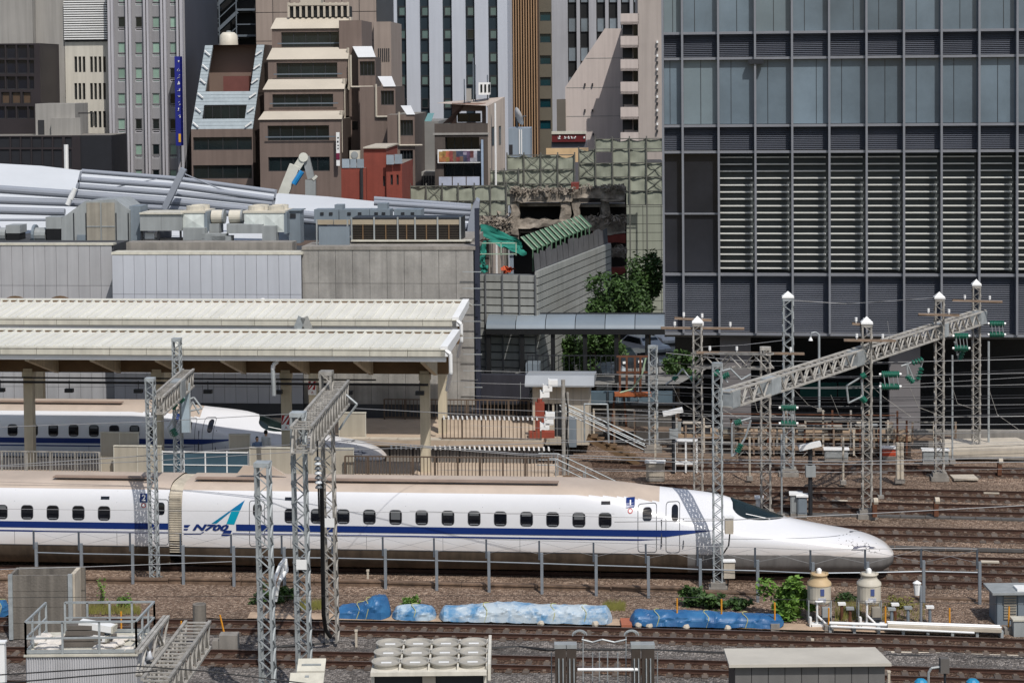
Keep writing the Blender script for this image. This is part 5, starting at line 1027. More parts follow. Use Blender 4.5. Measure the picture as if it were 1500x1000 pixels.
for k in range(7): boxpiece('baluster', .16, 1.6, .1, fdk, t, x0+k*(x1-x0)/7+.1, -3.1, z1-1.9)
# small dark building with a painted banner
f = Fac(637, 220, 146, .05); t = fthing(f, 'narrow_building', 'narrow dark brown building with balconies and a colourful banner', 'building'); nb = mat('dark_brown_wall', (82, 74, 69), .75, .1, .6, streak=.2); pnk = mat('pinkish_frame', (134, 111, 101), .75, .07, .6)
x0, x1, z0, z1 = f.R(637, 181, 715, 300); H = [f.R(652, 201, 702, 220), f.R(650, 239, 706, 259)]; wall(t, x0, x1, -6, z1, H, nb, dep=1.0)
for h in H: window(t, h, gdk, fdk, dep=1.0, nx=4)
z2 = f.L(680, 151, 2)[1]; a = f.R(673, 166, 700, 179, 2.6); xa, xb = f.L(662, 165, 2)[0], f.L(712, 165, 2)[0]; wall(t, xa, xb, z1-.2, z2, [f.R(668, 163, 706, 180, 2)], pnk, y=2, dep=.8, name='top_frame'); window(t, f.R(670, 166, 704, 179, 2.6), gdk, fdk, y=2.5, nx=2)
ob('sloped_side', B().add([(x0+.6, 0, z1), (xa, 2, z1), (xa, 2, z2), (x0+.6+1.6, 2, z2)], [(0, 1, 2, 3)]).add([(x0+.6, 0, z1), (x0+2.2, 2, z2), (x0+2.2, 8, z2), (x0+.6, 8, z1)], [(0, 1, 2, 3)]), pnk, t)
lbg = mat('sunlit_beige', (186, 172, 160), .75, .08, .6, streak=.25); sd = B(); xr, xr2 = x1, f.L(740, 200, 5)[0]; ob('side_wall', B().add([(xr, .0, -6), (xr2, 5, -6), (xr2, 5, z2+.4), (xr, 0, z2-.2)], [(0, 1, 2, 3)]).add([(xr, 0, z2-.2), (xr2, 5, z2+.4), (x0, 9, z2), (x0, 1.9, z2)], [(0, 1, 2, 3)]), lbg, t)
for u in (.22, .62):
    for v in (z2-3.2, z2-6.6, z2-10): c_ = Vector((xr, 0, v)).lerp(Vector((xr2, 5, v)), u); e = (Vector((xr2, 5, 0))-Vector((xr, 0, 0))).normalized()*.6; o_ = Vector((.03, -.03, 0)); ob('side_window', B().add([c_+o_, c_+e+o_, c_+e+o_+Vector((0, 0, 1.4)), c_+o_+Vector((0, 0, 1.4))], [(0, 1, 2, 3)]), gdk, t)
ob('wall_pipe', B().tube((xr+.55, .35, -6), (xr+.55, .35, z2), .08, 6), white, t); ob('ledge', B().box(x0-.1, x1+.1, -.1, .0, z1-.85, z1-.7), bgw, t); a = f.R(643, 221, 704, 237, -.3); ob('banner_frame', B().box(a[0]-.1, a[1]+.1, -.3, -.24, a[2]-.1, a[3]+.1), white, t); W_ = (a[1]-a[0])/12; cols = [(160, 128, 76), (156, 104, 66), (140, 112, 60), (160, 90, 68), (122, 58, 54), (104, 84, 70), (58, 64, 84), (82, 64, 88), (132, 126, 140), (94, 54, 54), (156, 156, 164), (44, 52, 66)]
for k in range(12):
    z_ = a[2]
    while z_ < a[3]-.05: hh = min(a[3]-z_, R.uniform(.2, .6)); c_ = cols[min(11, max(0, k+R.choice((-1, 0, 0, 1))))]; ob('banner_patch', B().box(a[0]+k*W_, a[0]+(k+1)*W_, -.33, -.31, z_, z_+hh), mat('banner_%d' % cols.index(c_), c_, .6, .5, 3), t); z_ += hh
a = f.R(643, 259, 704, 272, -.5); W_ = (a[1]-a[0])/3
for k in range(3): boxpiece('white_balcony_panel', W_-.08, a[3]-a[2], .06, mat('pale_blue_panel', (168, 174, 190), .5), t, a[0]+k*W_, -.5, a[2])
a = f.R(705, 205, 708, 275, -.5); boxpiece('corner_post', a[1]-a[0], a[3]-a[2], .3, mat('pale_blue_post', (150, 166, 186), .5), t, a[0], -.5, a[2])
for nm, px_, py0, py1, lb in (('rooftop_tank', 703, 122, 140, 'white panelled tank on the narrow dark building'),):
    q = fthing(f, nm, lb, 'tank'); a = f.R(701, 121, 717, 139, 4); ob('casing', B().box(a[0], a[1], 4, 5.5, a[2], a[3]), white, q)
    for k in range(3): ob('dark_panel', B().box(a[0]+.15+k*.3, a[0]+.3+k*.3, 3.95, 4, a[2]+.2, a[3]-.15), gdk, q)
q = fthing(f, 'antenna_mast', 'thin antenna poles on the narrow dark building roof', 'antenna'); 
for px_, y0 in ((693, 85), (696, 95), (680, 116), (714, 110)): a = f.L(px_, y0, 5); ob('pole', B().tube((a[0], 5, z2-.4), (a[0], 5, a[1]), .05, 5), stl, q)
a = f.R(683, 130, 690, 148, 4.5); ob('box', B().box(a[0], a[1], 4.5, 5.2, a[2], a[3]), bgw, q)
# blue-grey tank hut, dish, red sign shop roof
f = Fac(745, 200, 152, .05); t = fthing(f, 'roof_hut', 'pale blue-grey rooftop hut with a satellite dish behind the scaffold', 'hut'); a = f.R(745, 188, 777, 260); hm = mat('hut_blue_grey', (138, 150, 162), .5, .06, .5, streak=.1); ob('casing', B().box(a[0], a[1], 0, 4, -6, a[3]), hm, t)
for px_ in (761, 764): q = f.R(px_-.7, 190, px_+.7, 226); boxpiece('corner_strip', q[1]-q[0], q[3]-q[2], .06, white, t, q[0], -.06, q[2])
a = f.R(746, 212, 751, 226); ob('door', B().box(a[0], a[1], -.05, -.01, a[2], a[3]), fdk, t)
q = fthing(f, 'satellite_dish', 'white satellite dish tilted up on the blue-grey hut', 'dish'); c_ = f.L(756, 172, 1); b = B(); b.lathe([(0, 0), (.35, .05), (.62, .16), (.75, .28)], (0, 0, 0), 18); M_ = Matrix.Translation((c_[0], 1, c_[1])) @ Matrix.Rotation(math.radians(70), 4, 'Y') @ Matrix.Rotation(math.radians(-20), 4, 'X'); b.v = [tuple(M_ @ Vector(v)) for v in b.v]; ob('reflector', b, white, q, True); ob('arm', B().tube((c_[0], 1, c_[1]), (c_[0]+.8, .7, c_[1]+.1), .04, 5).tube((c_[0], 1.1, c_[1]), (c_[0]+.1, 1.2, c_[1]-1.2), .07, 6), stl, q)
f = Fac(808, 210, 168, .05); t = fthing(f, 'sign_shop', 'low roof hut carrying a dark red sign with pale characters', 'building'); a = f.R(808, 208, 859, 260); ob('wall', B().box(a[0], a[1], 0, 5, -6, a[3]), mat('shop_grey', (92, 92, 98), .7), t); s_ = f.R(808.5, 196.5, 858, 208, -.2); ob('sign_board', B().box(s_[0], s_[1], -.3, 0, s_[2], s_[3]), mat('sign_maroon', (92, 26, 28), .5, .1, .8), t); a = f.R(808, 192.5, 859, 196.5, -.3); ob('sign_cap', B().box(a[0], a[1], -.4, .2, a[2], a[3]), gutm, t); b = B(); rr = random.Random(9); hh = s_[3]-s_[2]
for u, s in ((.22, .32), (.40, .22), (.50, .24), (.59, .2), (.68, .2), (.95, .18)):
    c0 = Vector((s_[0]+(s_[1]-s_[0])*u, -.33, s_[2]+hh*.55))
    for k in range(4): an = k*.8; c1 = c0+Vector((rr.uniform(-.06, .06), 0, (k-1.5)*s*.22*hh*1.4)); b.bar(c1-Vector((math.cos(an*2), 0, math.sin(an*2)*.6))*s*hh*.55, c1+Vector((math.cos(an*2), 0, math.sin(an*2)*.6))*s*hh*.55, .09, .03)
ob('lettering', b, white, t); a = f.R(800, 217, 862, 240, -3); ob('plywood_screen', B().box(a[0], a[1], -3, -2.9, a[3]-1.2, a[3]), mat('plywood', (200, 170, 130), .8, .15, 1), t)
# ---------------------------------------------------------------- demolition site
shm = mat('mesh_sheet', (152, 156, 140), .8, .12, .5, rnd=.16, streak=.12); pole = mat('scaffold_pole', (92, 92, 86), .6, .2, 1)
def scaffold(px0, px1, py0, py1, d, nx, nz_, label, skip=0.0):
    f = Fac(px0, py0, d, .04); t = fthing(f, 'scaffold', label, 'scaffold', 'sheeted scaffolds of the demolition site'); x0, x1, z0, z1 = f.R(px0, py0, px1, py1); W_, H_ = (x1-x0)/nx, (z1-z0)/nz_
    for i in range(nx+1): boxpiece('pole', .1, z1+6.2, .1, pole, t, x0+i*W_-.05, -.2, -6)
    for k in range(nz_+1): boxpiece('ledger', x1-x0, .07, .07, pole, t, x0, -.14, z0+k*H_-.05)
    bx = B().bar((0, -.1, 0), (W_, -.1, H_), .035).bar((W_, -.1, 0), (0, -.1, H_), .035).mesh('brace', pole)
    for i in range(nx):
        for k in range(nz_):
            if R.random() < skip: continue
            b = B(); n = 4; top = R.uniform(-.25, .0) if k == nz_-1 else 0
            for a in range(n+1):
                for c_ in range(n+1): b.v.append((x0+i*W_+W_*a/n, .08*math.sin(a*1.7+i)*math.sin(c_*1.3+k)+R.uniform(-.02, .02), z0+k*H_+H_*c_/n*(1+(top*math.sin(math.pi*a/n) if c_ == n else 0))))
            for a in range(n):
                for c_ in range(n): b.f.append((a*(n+1)+c_, (a+1)*(n+1)+c_, (a+1)*(n+1)+c_+1, a*(n+1)+c_+1)); b.m.append(0)
            ob('sheet', b, shm, t, True)
            if R.random() < .35: link('brace', bx, t, (x0+i*W_, 0, z0+k*H_))
scaffold(743, 842, 227, 290, 149, 4, 3, 'green-grey sheeted scaffold in the middle of the demolition site'); scaffold(578, 742, 272, 316, 144, 7, 2, 'low sheeted scaffold below the banner building'); scaffold(848, 972, 218, 300, 151, 5, 4, 'sheeted scaffold below the pinkish apartment block', .1); scaffold(872, 972, 203, 222, 156, 4, 1, 'upper rear strip of sheeted scaffold, its top edge ragged'); scaffold(718, 760, 250, 300, 146.5, 2, 3, 'narrow sheeted scaffold bay beside the banner building')
# half-demolished concrete frame
rub = mat('rubble', (124, 113, 101), .95, .45, 1.6, rgb2=(164, 154, 141), bump=.5); rubr = mat('broken_red', (112, 52, 44), .9, .3, 1)
f = Fac(745, 330, 138, .04); t = fthing(f, 'demolished_frame', 'half demolished concrete building with ragged beams and dark openings', 'ruin')
def rough(px0, px1, py0, py1, off, dep, m, name, amp=.22):
    x0, x1, z0, z1 = f.R(px0, py0, px1, py1, off); nx = max(2, int((x1-x0)/.35)); nz_ = max(2, int((z1-z0)/.35)); b = B()
    def pt(x, y, z): v = Vector((x, y, z)); n3 = noise.noise_vector(v*1.3)*amp+noise.noise_vector(v*4.1)*amp*.5; return tuple(v+n3)
    for yy in (off, off+dep):
        base = len(b.v)
        for i in range(nx+1):
            for k in range(nz_+1): b.v.append(pt(x0+(x1-x0)*i/nx, yy, z0+(z1-z0)*k/nz_))
        for i in range(nx):
            for k in range(nz_): q = base+i*(nz_+1)+k; b.f.append((q, q+nz_+1, q+nz_+2, q+1)); b.m.append(0)
    h_ = (nx+1)*(nz_+1)
    for i in range(nx): 
        for k in (0, nz_): q = i*(nz_+1)+k; b.f.append((q, q+nz_+1, q+nz_+1+h_, q+h_)); b.m.append(0)
    for k in range(nz_):
        for i in (0, nx): q = i*(nz_+1)+k; b.f.append((q, q+1, q+1+h_, q+h_)); b.m.append(0)
    return ob(name, b, m, t)
for a in ((748, 838, 281, 296), (752, 825, 322, 334), (735, 760, 325, 345), (838, 916, 276, 290), (860, 916, 320, 338), (884, 916, 336, 343), (890, 916, 366, 378), (880, 916, 289, 295)): rough(*a, 0, 1.6, rub, 'broken_beam')
for a in ((748, 760, 283, 355), (820, 836, 284, 335), (838, 850, 284, 330), (882, 892, 290, 345), (706, 752, 322, 350)): rough(*a, .2, 1.2, rub, 'broken_column')
for a in ((836, 848, 268, 284), (882, 916, 343, 356), (884, 916, 392, 402), (868, 892, 333, 345)): rough(*a, .1, 1.0, rubr, 'red_lining', .08)
x0, x1, z0, z1 = f.R(752, 284, 918, 420, 3); ob('dark_interior', B().box(x0, x1, 3, 3.2, -6, z1), mat('interior_shade', (42, 40, 38), .9, .3, .6), t)  # dark sheet behind the openings stands in for the unlit interior
for a in ((752, 836, 297, 298, 0), (752, 836, 336, 337, 0), (840, 916, 298, 299, 0)): x0, x1, z0, z1 = f.R(*a[:1], a[2], a[1], a[3], 1); ob('floor_slab', B().box(x0, x1, .8, 3, z0-.2, z0), rub, t)
rr = random.Random(4); b = B()
for k in range(3200):
    px_ = rr.choice((rr.uniform(700, 760), rr.uniform(745, 840), rr.uniform(838, 916), rr.uniform(884, 916))); py_ = {0: rr.gauss(330, 6)}.get(0) if px_ < 750 else (rr.gauss(281, 2.5) if px_ < 838 else rr.choice((rr.gauss(276, 2), rr.gauss(322, 3), rr.gauss(368, 3)))); off = rr.uniform(-.3, 1.6); c_ = f.L(px_, py_, off); s = rr.uniform(.05, .24); v = [Vector((rr.uniform(-1, 1), rr.uniform(-1, 1), rr.uniform(-1, 1)))*s+Vector((c_[0], off, c_[1])) for _ in range(4)]; b.add(v, [(0, 1, 2), (0, 2, 3), (0, 3, 1), (1, 3, 2)])
tag(ob('rubble_chunk', b, rub, t), kind='stuff')
# plain panelled block beside it
f = Fac(915, 300, 160, .04); t = fthing(f, 'panelled_block', 'blank block of pale green-grey panels next to the tower', 'building'); x0, x1, z0, z1 = f.R(915, 240, 974, 430); m_ = mat('green_grey_panel', (146, 150, 136), .7, .05, .5, rnd=.08, streak=.1); ob('core', B().box(x0, x1, .06, 8, -6, z1), fdk, t); hh = f.R(915, 240, 974, 252.6)[3]-f.R(915, 240, 974, 252.6)[2]; nr = int((z1+6)/hh); W_ = (x1-x0)/2.2
for k in range(nr+1):
    for i in range(3): boxpiece('facing_panel', W_-.04 if i < 2 else .2*W_, hh-.04, .06, m_, t, x0+i*W_+.02, 0, z1-hh*(k+1)+.02)
# site hoarding: corrugated louvre wall, front part and the part along the side street
hl = mat('hoarding_sheet', (164, 166, 162), .5, .1, .8, rnd=.12, streak=.15, metal=.2); hdk = mat('hoarding_dark', (88, 90, 92), .6)
t = thing('site_hoarding', 'grey louvred site hoarding turning the corner into the side street', 'hoarding', P(785, 480, 118)); A_, Bc, Cc = P(703, 430, 114.8), P(786, 430, 114), P(893, 400, 132.6)
za = P(745, 402, 114.3).z; zbt = -6; rowh = (P(745, 402, 114.3).z-P(745, 413.4, 114.3).z)
for k in range(int((za-zbt)/rowh)):
    zc_ = za-rowh*(k+.5)
    for nm, p0, p1, top in (('a', A_, Bc, 0), ('b', Bc, Cc, .25)): a0 = Vector((p0.x, p0.y, zc_+top)); a1 = Vector((p1.x, p1.y, zc_+top)); ob('corrugated_sheet', B().bar(a0, a1, .2, rowh*.84), hl, t)
ob('backing', B().bar(Vector((A_.x, A_.y+.3, (za+zbt)/2)), Vector((Bc.x, Bc.y+.3, (za+zbt)/2)), .1, za-zbt).bar(Vector((Bc.x, Bc.y+.3, (za+zbt)/2+.1)), Vector((Cc.x+.1, Cc.y+.4, (za+zbt)/2+.1)), .1, za-zbt), hdk, t)
for u in (.1, .4, .7, .98): q = A_.lerp(Bc, u); ob('post', B().box(q.x-.05, q.x+.05, q.y-.2, q.y-.12, zbt, za), hdk, t)
for k in range(14):   # sagging dark curtain strips along the top of the street side
    p0, p1 = Bc.lerp(Cc, k/14), Bc.lerp(Cc, (k+.96)/14); b = B(); h0, h1 = 1.0+R.uniform(-.15, .2), 1.0+R.uniform(-.15, .2)
    b.add([Vector((p0.x-.1, p0.y-.2, za+.25)), Vector((p1.x-.1, p1.y-.2, za+.25)), Vector((p1.x-.15, p1.y, za+.25+h1)), Vector((p0.x-.15, p0.y, za+.25+h0)), Vector(((p0.x+p1.x)/2-.2, (p0.y+p1.y)/2-.35, za+.7))], [(0, 1, 4), (1, 2, 4), (2, 3, 4), (3, 0, 4)]); ob('curtain_strip', b, mat('curtain_grey', (84, 84, 86), .9, .2, 1), t)
t = thing('protective_fan', 'green slatted protective screen slanting over the hoarding', 'screen', P(800, 360, 124)); gsl = mat('green_sheet', (82, 112, 88), .6, .12, 1, rnd=.15); n = 14
for k in range(n):
    u0, u1 = k/n, (k+.62)/n
    def e_(u, top): 
        p0, p1 = Bc.lerp(Cc, .02+u*.80), None; zz_ = za+1.45+.25*u; return Vector((p0.x-.3, p0.y, zz_)) if not top else Vector((p0.x-1.0, p0.y+.6, zz_+.7))
    q = [e_(u0, 0), e_(u1, 0), e_(u1, 1), e_(u0, 1)]; ob('slat_panel', B().add(q+[v+Vector((.05, .1, -.06)) for v in q], [(0, 1, 2, 3), (4, 7, 6, 5), (0, 4, 5, 1), (1, 5, 6, 2), (2, 6, 7, 3), (3, 7, 4, 0)]), gsl, t); ob('rib', B().bar(e_(u0, 0), e_(u0, 1), .045), mat('pale_rib', (168, 182, 158), .6), t); p0 = e_(u0, 0); ob('leg', B().bar(p0, p0-Vector((0, 0, 1.3)), .07), gsl, t)
t = thing('debris_net', 'torn teal debris net hanging at the site corner', 'net', P(730, 360, 124)); net = mat('teal_net', (38, 122, 108), .8, .2, 1)
def netpatch(pts, d0, d1):
    b = B(); n = 8; c = [P(pts[0][0], pts[0][1], d0), P(pts[1][0], pts[1][1], d1), P(pts[2][0], pts[2][1], d1), P(pts[3][0], pts[3][1], d0)]
    for i in range(n+1):
        for k in range(n+1): a = c[0].lerp(c[1], i/n); e = c[3].lerp(c[2], i/n); v = a.lerp(e, k/n)+noise.noise_vector(Vector((i*.6, k*.6, d0)))*.22; b.v.append(tuple(v))
    for i in range(n):
        for k in range(n): q = i*(n+1)+k; b.f.append((q, q+n+1, q+n+2, q+1)); b.m.append(0)
    ob('net_piece', b, net, t, True)
netpatch([(703, 327), (764, 354), (764, 362), (705, 348)], 123, 125); netpatch([(703, 356), (712, 354), (712, 386), (703, 388)], 122, 122.5); netpatch([(714, 352), (764, 358), (770, 374), (742, 366)], 123, 124); netpatch([(703, 388), (712, 386), (714, 400), (703, 402)], 121, 121)
for px0, py0, px1, py1 in ((703, 356, 757, 356), (703, 372, 757, 372), (734, 355, 734, 374), (756, 355, 756, 374)): ob('frame_bar', B().bar(P(px0, py0, 121.5), P(px1, py1, 121.5), .06), mat('pale_green_pipe', (160, 180, 160), .5), t)
netpatch([(735, 391), (750, 390), (752, 398), (737, 403)], 120.5, 120.7); bpy.context.view_layer.update(); o = t.children[-1]; o.name = 'orange_tarp'; o.data.materials[0] = mat('orange_tarp', (190, 84, 50), .7, .15, 1)
# high-reach demolition excavator boom
t = thing('excavator_boom', 'white and blue folded demolition excavator boom above the tubular roof', 'excavator', P(410, 290, 140)); wb = mat('boom_white', (196, 196, 186), .5, .12, 1.2)
def q_(u, v): return 400+u*.08, 220+v*.08
ob('main_boom', B().bar(P(*q_(150, 900), 140), P(*q_(400, 280), 140), .75, .6, up=(0, 1, 0)), wb, t); ob('second_boom', B().bar(P(*q_(430, 330), 140), P(*q_(580, 100), 140), .55, .5, up=(0, 1, 0)), wb, t); ob('knuckle', B().tube(P(*q_(555, 130), 139.7), P(*q_(555, 130), 140.3), .34, 12), wb, t)
ob('stick', B().bar(P(*q_(600, 120), 140.2), P(*q_(700, 520), 140.2), .5, .5, up=(0, 1, 0)), pg, t); ob('lower_stick', B().bar(P(*q_(690, 540), 140.2), P(*q_(690, 900), 140.2), .75, .5, up=(0, 1, 0)), pg, t); ob('hydraulic_cylinder', B().tube(P(*q_(380, 620), 139.6), P(*q_(530, 390), 139.6), .2, 8), mat('boom_blue', (40, 130, 190), .4), t); ob('hook', B().bar(P(*q_(730, 540), 140), P(*q_(800, 470), 140), .2, .2), wb, t)
# ---------------------------------------------------------------- yard edge, covered walkway, street
dkw = mat('dark_wall', (48, 48, 56), .6, .12, .5, streak=.2); bls = mat('blue_steel', (84, 100, 110), .5, .12, .8)
f = Fac(690, 560, 108, .08); t = fthing(f, 'retaining_wall', 'dark retaining wall closing the yard in front of the street and tower', 'wall')
def fb(fac, px0, px1, py0, py1, off, dep, m, name, par, z0=None):
    x0, x1, z0_, z1 = fac.R(px0, py0, px1, py1, off); return ob(name, B().box(x0, x1, off, off+dep, z0_ if z0 is None else z0, z1), m, par)
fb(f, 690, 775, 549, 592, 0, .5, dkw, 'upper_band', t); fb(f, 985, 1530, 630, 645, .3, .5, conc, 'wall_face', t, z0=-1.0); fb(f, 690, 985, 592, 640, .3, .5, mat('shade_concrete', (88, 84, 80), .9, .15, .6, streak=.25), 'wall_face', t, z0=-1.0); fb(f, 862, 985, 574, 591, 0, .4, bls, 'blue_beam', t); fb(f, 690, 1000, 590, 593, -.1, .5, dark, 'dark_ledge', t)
for px in (762, 890, 905, 935, 960): fb(f, px, px+.8, 560, 592, -.05, .05, galv, 'post', t)
f = Fac(712, 475, 113, .08); t = fthing(f, 'covered_walkway', 'black covered walkway with a curved grey glazed roof above the street', 'walkway'); rg = mat('walkway_roof', (124, 134, 142), .3, .1, .4, rnd=.25, spec=.6)
n = 6; xa, xb = f.L(712, 475)[0], f.L(974, 475)[0]; zt, zb_ = f.L(840, 465)[1], f.L(840, 481)[1]
for k in range(n):
    a, c = xa+(xb-xa)*k/n+.02, xa+(xb-xa)*(k+1)/n-.02; b = B(); m_ = 6; pr = [(-.2-.25*math.sin(i/m_*math.pi/2)+.0, 0) for i in range(m_+1)]; pts = [(1.6-1.8*math.sin(i/m_*math.pi/2), zb_+(zt-zb_)*math.cos(i/m_*math.pi/2)) for i in range(m_+1)]
    for i in range(m_+1): b.v += [(a, pts[i][0], pts[i][1]), (c, pts[i][0], pts[i][1])]
    for i in range(m_): b.f.append((i*2, i*2+1, i*2+3, i*2+2)); b.m.append(0)
    ob('roof_pane', b, rg, t, True)
ob('edge_beam', B().box(xa, xb, -.25, .1, zb_-.32, zb_), black, t); ob('roof_frame', B().box(xa, xb, 1.6, 1.7, zb_-.2, zt+.08), dark, t)
for px in (716, 765, 810, 857, 903, 948): x = f.L(px, 515)[0]; ob('post', B().box(x-.12, x+.12, -.1, .14, -3, zb_-.3), black, t)
fb(f, 716, 772, 513, 548, 2, .2, mat('stair_grey', (90, 92, 94), .7, .15, 1), 'stair_side', t); fb(f, 770, 790, 533, 549, -.5, 1.5, rg, 'glazed_box', t); fb(f, 720, 752, 486, 512, 4, .1, white, 'white_gate', t)
for k in range(16): fb(f, 720+k*2, 720.6+k*2, 486, 512, 3.9, .05, galv, 'gate_bar', t)
f = Fac(710, 545, 111, .08); t = fthing(f, 'street_fence', 'thin black street fence below the covered walkway', 'fence'); x0, x1, z0, z1 = f.R(772, 520, 972, 548)
for k in range(26): boxpiece('bar', .04, z1-z0, .04, dark, t, x0+(x1-x0)*k/26, 0, z0)
ob('rail', B().box(x0, x1, 0, .05, z1-.06, z1).box(x0, x1, 0, .05, z0, z0+.06), dark, t)
for px0, px1, py, nm, cc in ((800, 815, 500, 0, (190, 184, 170)), (846, 856, 510, 0, (200, 196, 186)), (783, 800, 508, 0, (170, 160, 140))):
    q = P(px0, py, 128); tag(ob('street_panel', B().box(q.x, q.x+(px1-px0)/22, 128, 128.3, -6, q.z), mat('street_panel', (190, 184, 172), .7)), {800: 'pale street panel behind the walkway, right of the first tree', 846: 'narrow white street panel behind the walkway', 783: 'leftmost cream street panel behind the walkway'}[px0], 'panel')
b = B(); rz = lambda d: 2.1-(d-112)*.0774
b.v = [(1.2, 111.5, rz(111.5)), (9.5, 111.5, rz(111.5)), (24, 172, rz(172)), (12.5, 172, rz(172))]; b.f = [(0, 1, 2, 3)]; b.m = [0]; struct(ob('side_street', b, mat('street_asphalt', (128, 126, 122), .9, .1, .8)))
# parked cars on the side street
def car(px, py, d, rot, paint, label, tall=1.0):
    q = P(px, py, d); t = thing('parked_car', label, 'car', Vector((q.x, d, -6+0)), rot, 'cars parked on the side street', world=False); t.location.z = q.z
    prof = [(-2.1, .35), (-2.15, .75), (-1.95, .95), (-1.1, 1.0), (-.55, 1.45*tall), (1.2, 1.48*tall), (1.85, 1.02), (2.12, .92), (2.15, .4)]; b = B(); ws = [.8, .84, .84, .82, .66, .66, .8, .82, .8]; n = len(prof)
    b.add([(w_*-1, y, z) for (y, z), w_ in zip(prof, ws)]+[(w_, y, z) for (y, z), w_ in zip(prof, ws)], [(i, i+1, n+i+1, n+i) for i in range(n-1)]+[tuple(range(n-1, -1, -1)), tuple(range(n, 2*n)), (n-1, 0, n, 2*n-1)]); body = ob('body', b, paint, t)
    def gq(pts): return B().add(pts, [tuple(range(len(pts)))])
    ob('windscreen', gq([(-.72, -1.06, 1.02), (.72, -1.06, 1.02), (.6, -.6, 1.42*tall), (-.6, -.6, 1.42*tall)]), gdk, body); ob('rear_window', gq([(.7, 1.82, 1.06), (-.7, 1.82, 1.06), (-.6, 1.28, 1.44*tall), (.6, 1.28, 1.44*tall)]), gdk, body)
    for s in (-1, 1):
        ob('side_window', gq([(s*.825, -.9, 1.02), (s*.825, 1.6, 1.04), (s*.685, 1.15, 1.42*tall), (s*.685, -.5, 1.4*tall)]), gdk, body); ob('headlight', B().box(s*.55-.15, s*.55+.15, -2.17, -2.1, .65, .8), white, body)
        for y in (-1.3, 1.3): w_ = ob('wheel', B().tube((s*.86, y, .32), (s*.66, y, .32), .32, 14), black, t); ob('rim', B().tube((s*.875, y, .32), (s*.85, y, .32), .19, 10), galv, w_)
    ob('bumper', B().box(-.8, .8, -2.2, -2.08, .35, .55), dark, body); return t
wcar = mat('car_white', (206, 208, 208), .25, .04, 1, spec=.6); scar = mat('car_silver', (150, 158, 164), .3, .04, 1, spec=.6); dcar = mat('car_dark', (34, 42, 48), .25, .1, 1, spec=.6)
car(944, 522, 138, .5, wcar, 'white car parked on the side street, behind the walkway post'); car(962, 508, 148, .5, wcar, 'second white car farther up the side street', 1.15); car(905, 540, 126, .4, dcar, 'dark car half hidden behind the walkway'); car(884, 556, 121, .3, scar, 'silver car nearest the yard, roof just showing'); car(937, 546, 128, .5, wcar, 'white car below the rusty frame')
# street trees
leafm = mat('leaf', (40, 64, 30), .6, .4, 1.4, rgb2=(72, 100, 46)); leafd = mat('leaf_bright', (70, 106, 40), .6, .3, 2, rgb2=(112, 146, 58)); bark = mat('bark', (78, 66, 54), .9, .2, 2)
def foliage(b, c, rad, n, size, rr, lumps=14):
    cs = [(Vector((rr.gauss(0, .45)*rad[0], rr.gauss(0, .45)*rad[1], rr.gauss(0, .42)*rad[2])), rr.uniform(.25, .5)) for _ in range(lumps)]
    for i in range(n):
        o, r = rr.choice(cs); r *= rr.choice((1, 1, 1.3)); v = Vector((rr.gauss(0, 1), rr.gauss(0, 1), rr.gauss(0, 1))).normalized()*r*rr.uniform(.55, 1.05); q = Vector(c)+o+Vector((v.x*rad[0], v.y*rad[1], v.z*rad[2]))
        a = Vector((rr.gauss(0, 1), rr.gauss(0, 1), rr.gauss(0, .6))).normalized(); e = a.cross(Vector((rr.gauss(0, 1), rr.gauss(0, 1), 1))).normalized(); s = size*rr.uniform(.6, 1.3)
        b.add([q-a*s, q-e*s*.45, q+a*s, q+e*s*.45], [(0, 1, 2, 3)])
def tree(px, py, d, rx, rz, label, n=5200, seed=1, m=None):
    rr = random.Random(seed); c = P(px, py, d); s = d/F; t = thing('street_tree', label, 'tree', Vector((c.x, d, -6)), 0, 'trees along the side street'); b = B(); b.tube((c.x, d, -6), (c.x+.1, d, c.z-rz*s*.3), .2, 8, .12)
    for k in range(7): a = rr.uniform(0, 6.28); b.tube((c.x+.05, d, c.z-rz*s*rr.uniform(.2, .8)), (c.x+math.cos(a)*rx*s*.6, d+math.sin(a)*rx*s*.6, c.z+rz*s*rr.uniform(-.2, .5)), .07, 5, .03)
    ob('trunk', b, bark, t); b = B(); foliage(b, c, (rx*s, rx*s, rz*s), n, .17, rr, 16); ob('crown', b, m or leafm, t)
tree(948, 416, 126.5, 30, 42, 'tall street tree squeezed against the tower corner', 4500, 1); tree(903, 446, 119, 48, 35, 'broad street tree above the walkway roof', 7000, 2); tree(868, 505, 118, 32, 28, 'street tree seen under the walkway roof', 3800, 3); tree(832, 515, 120, 24, 26, 'smaller street tree under the walkway roof, left', 2600, 4); tree(718, 500, 119, 16, 26, 'small tree at the dark station corner', 1600, 5); tree(990, 535, 118, 24, 18, 'leafy street tree below the tower corner', 1800, 6)
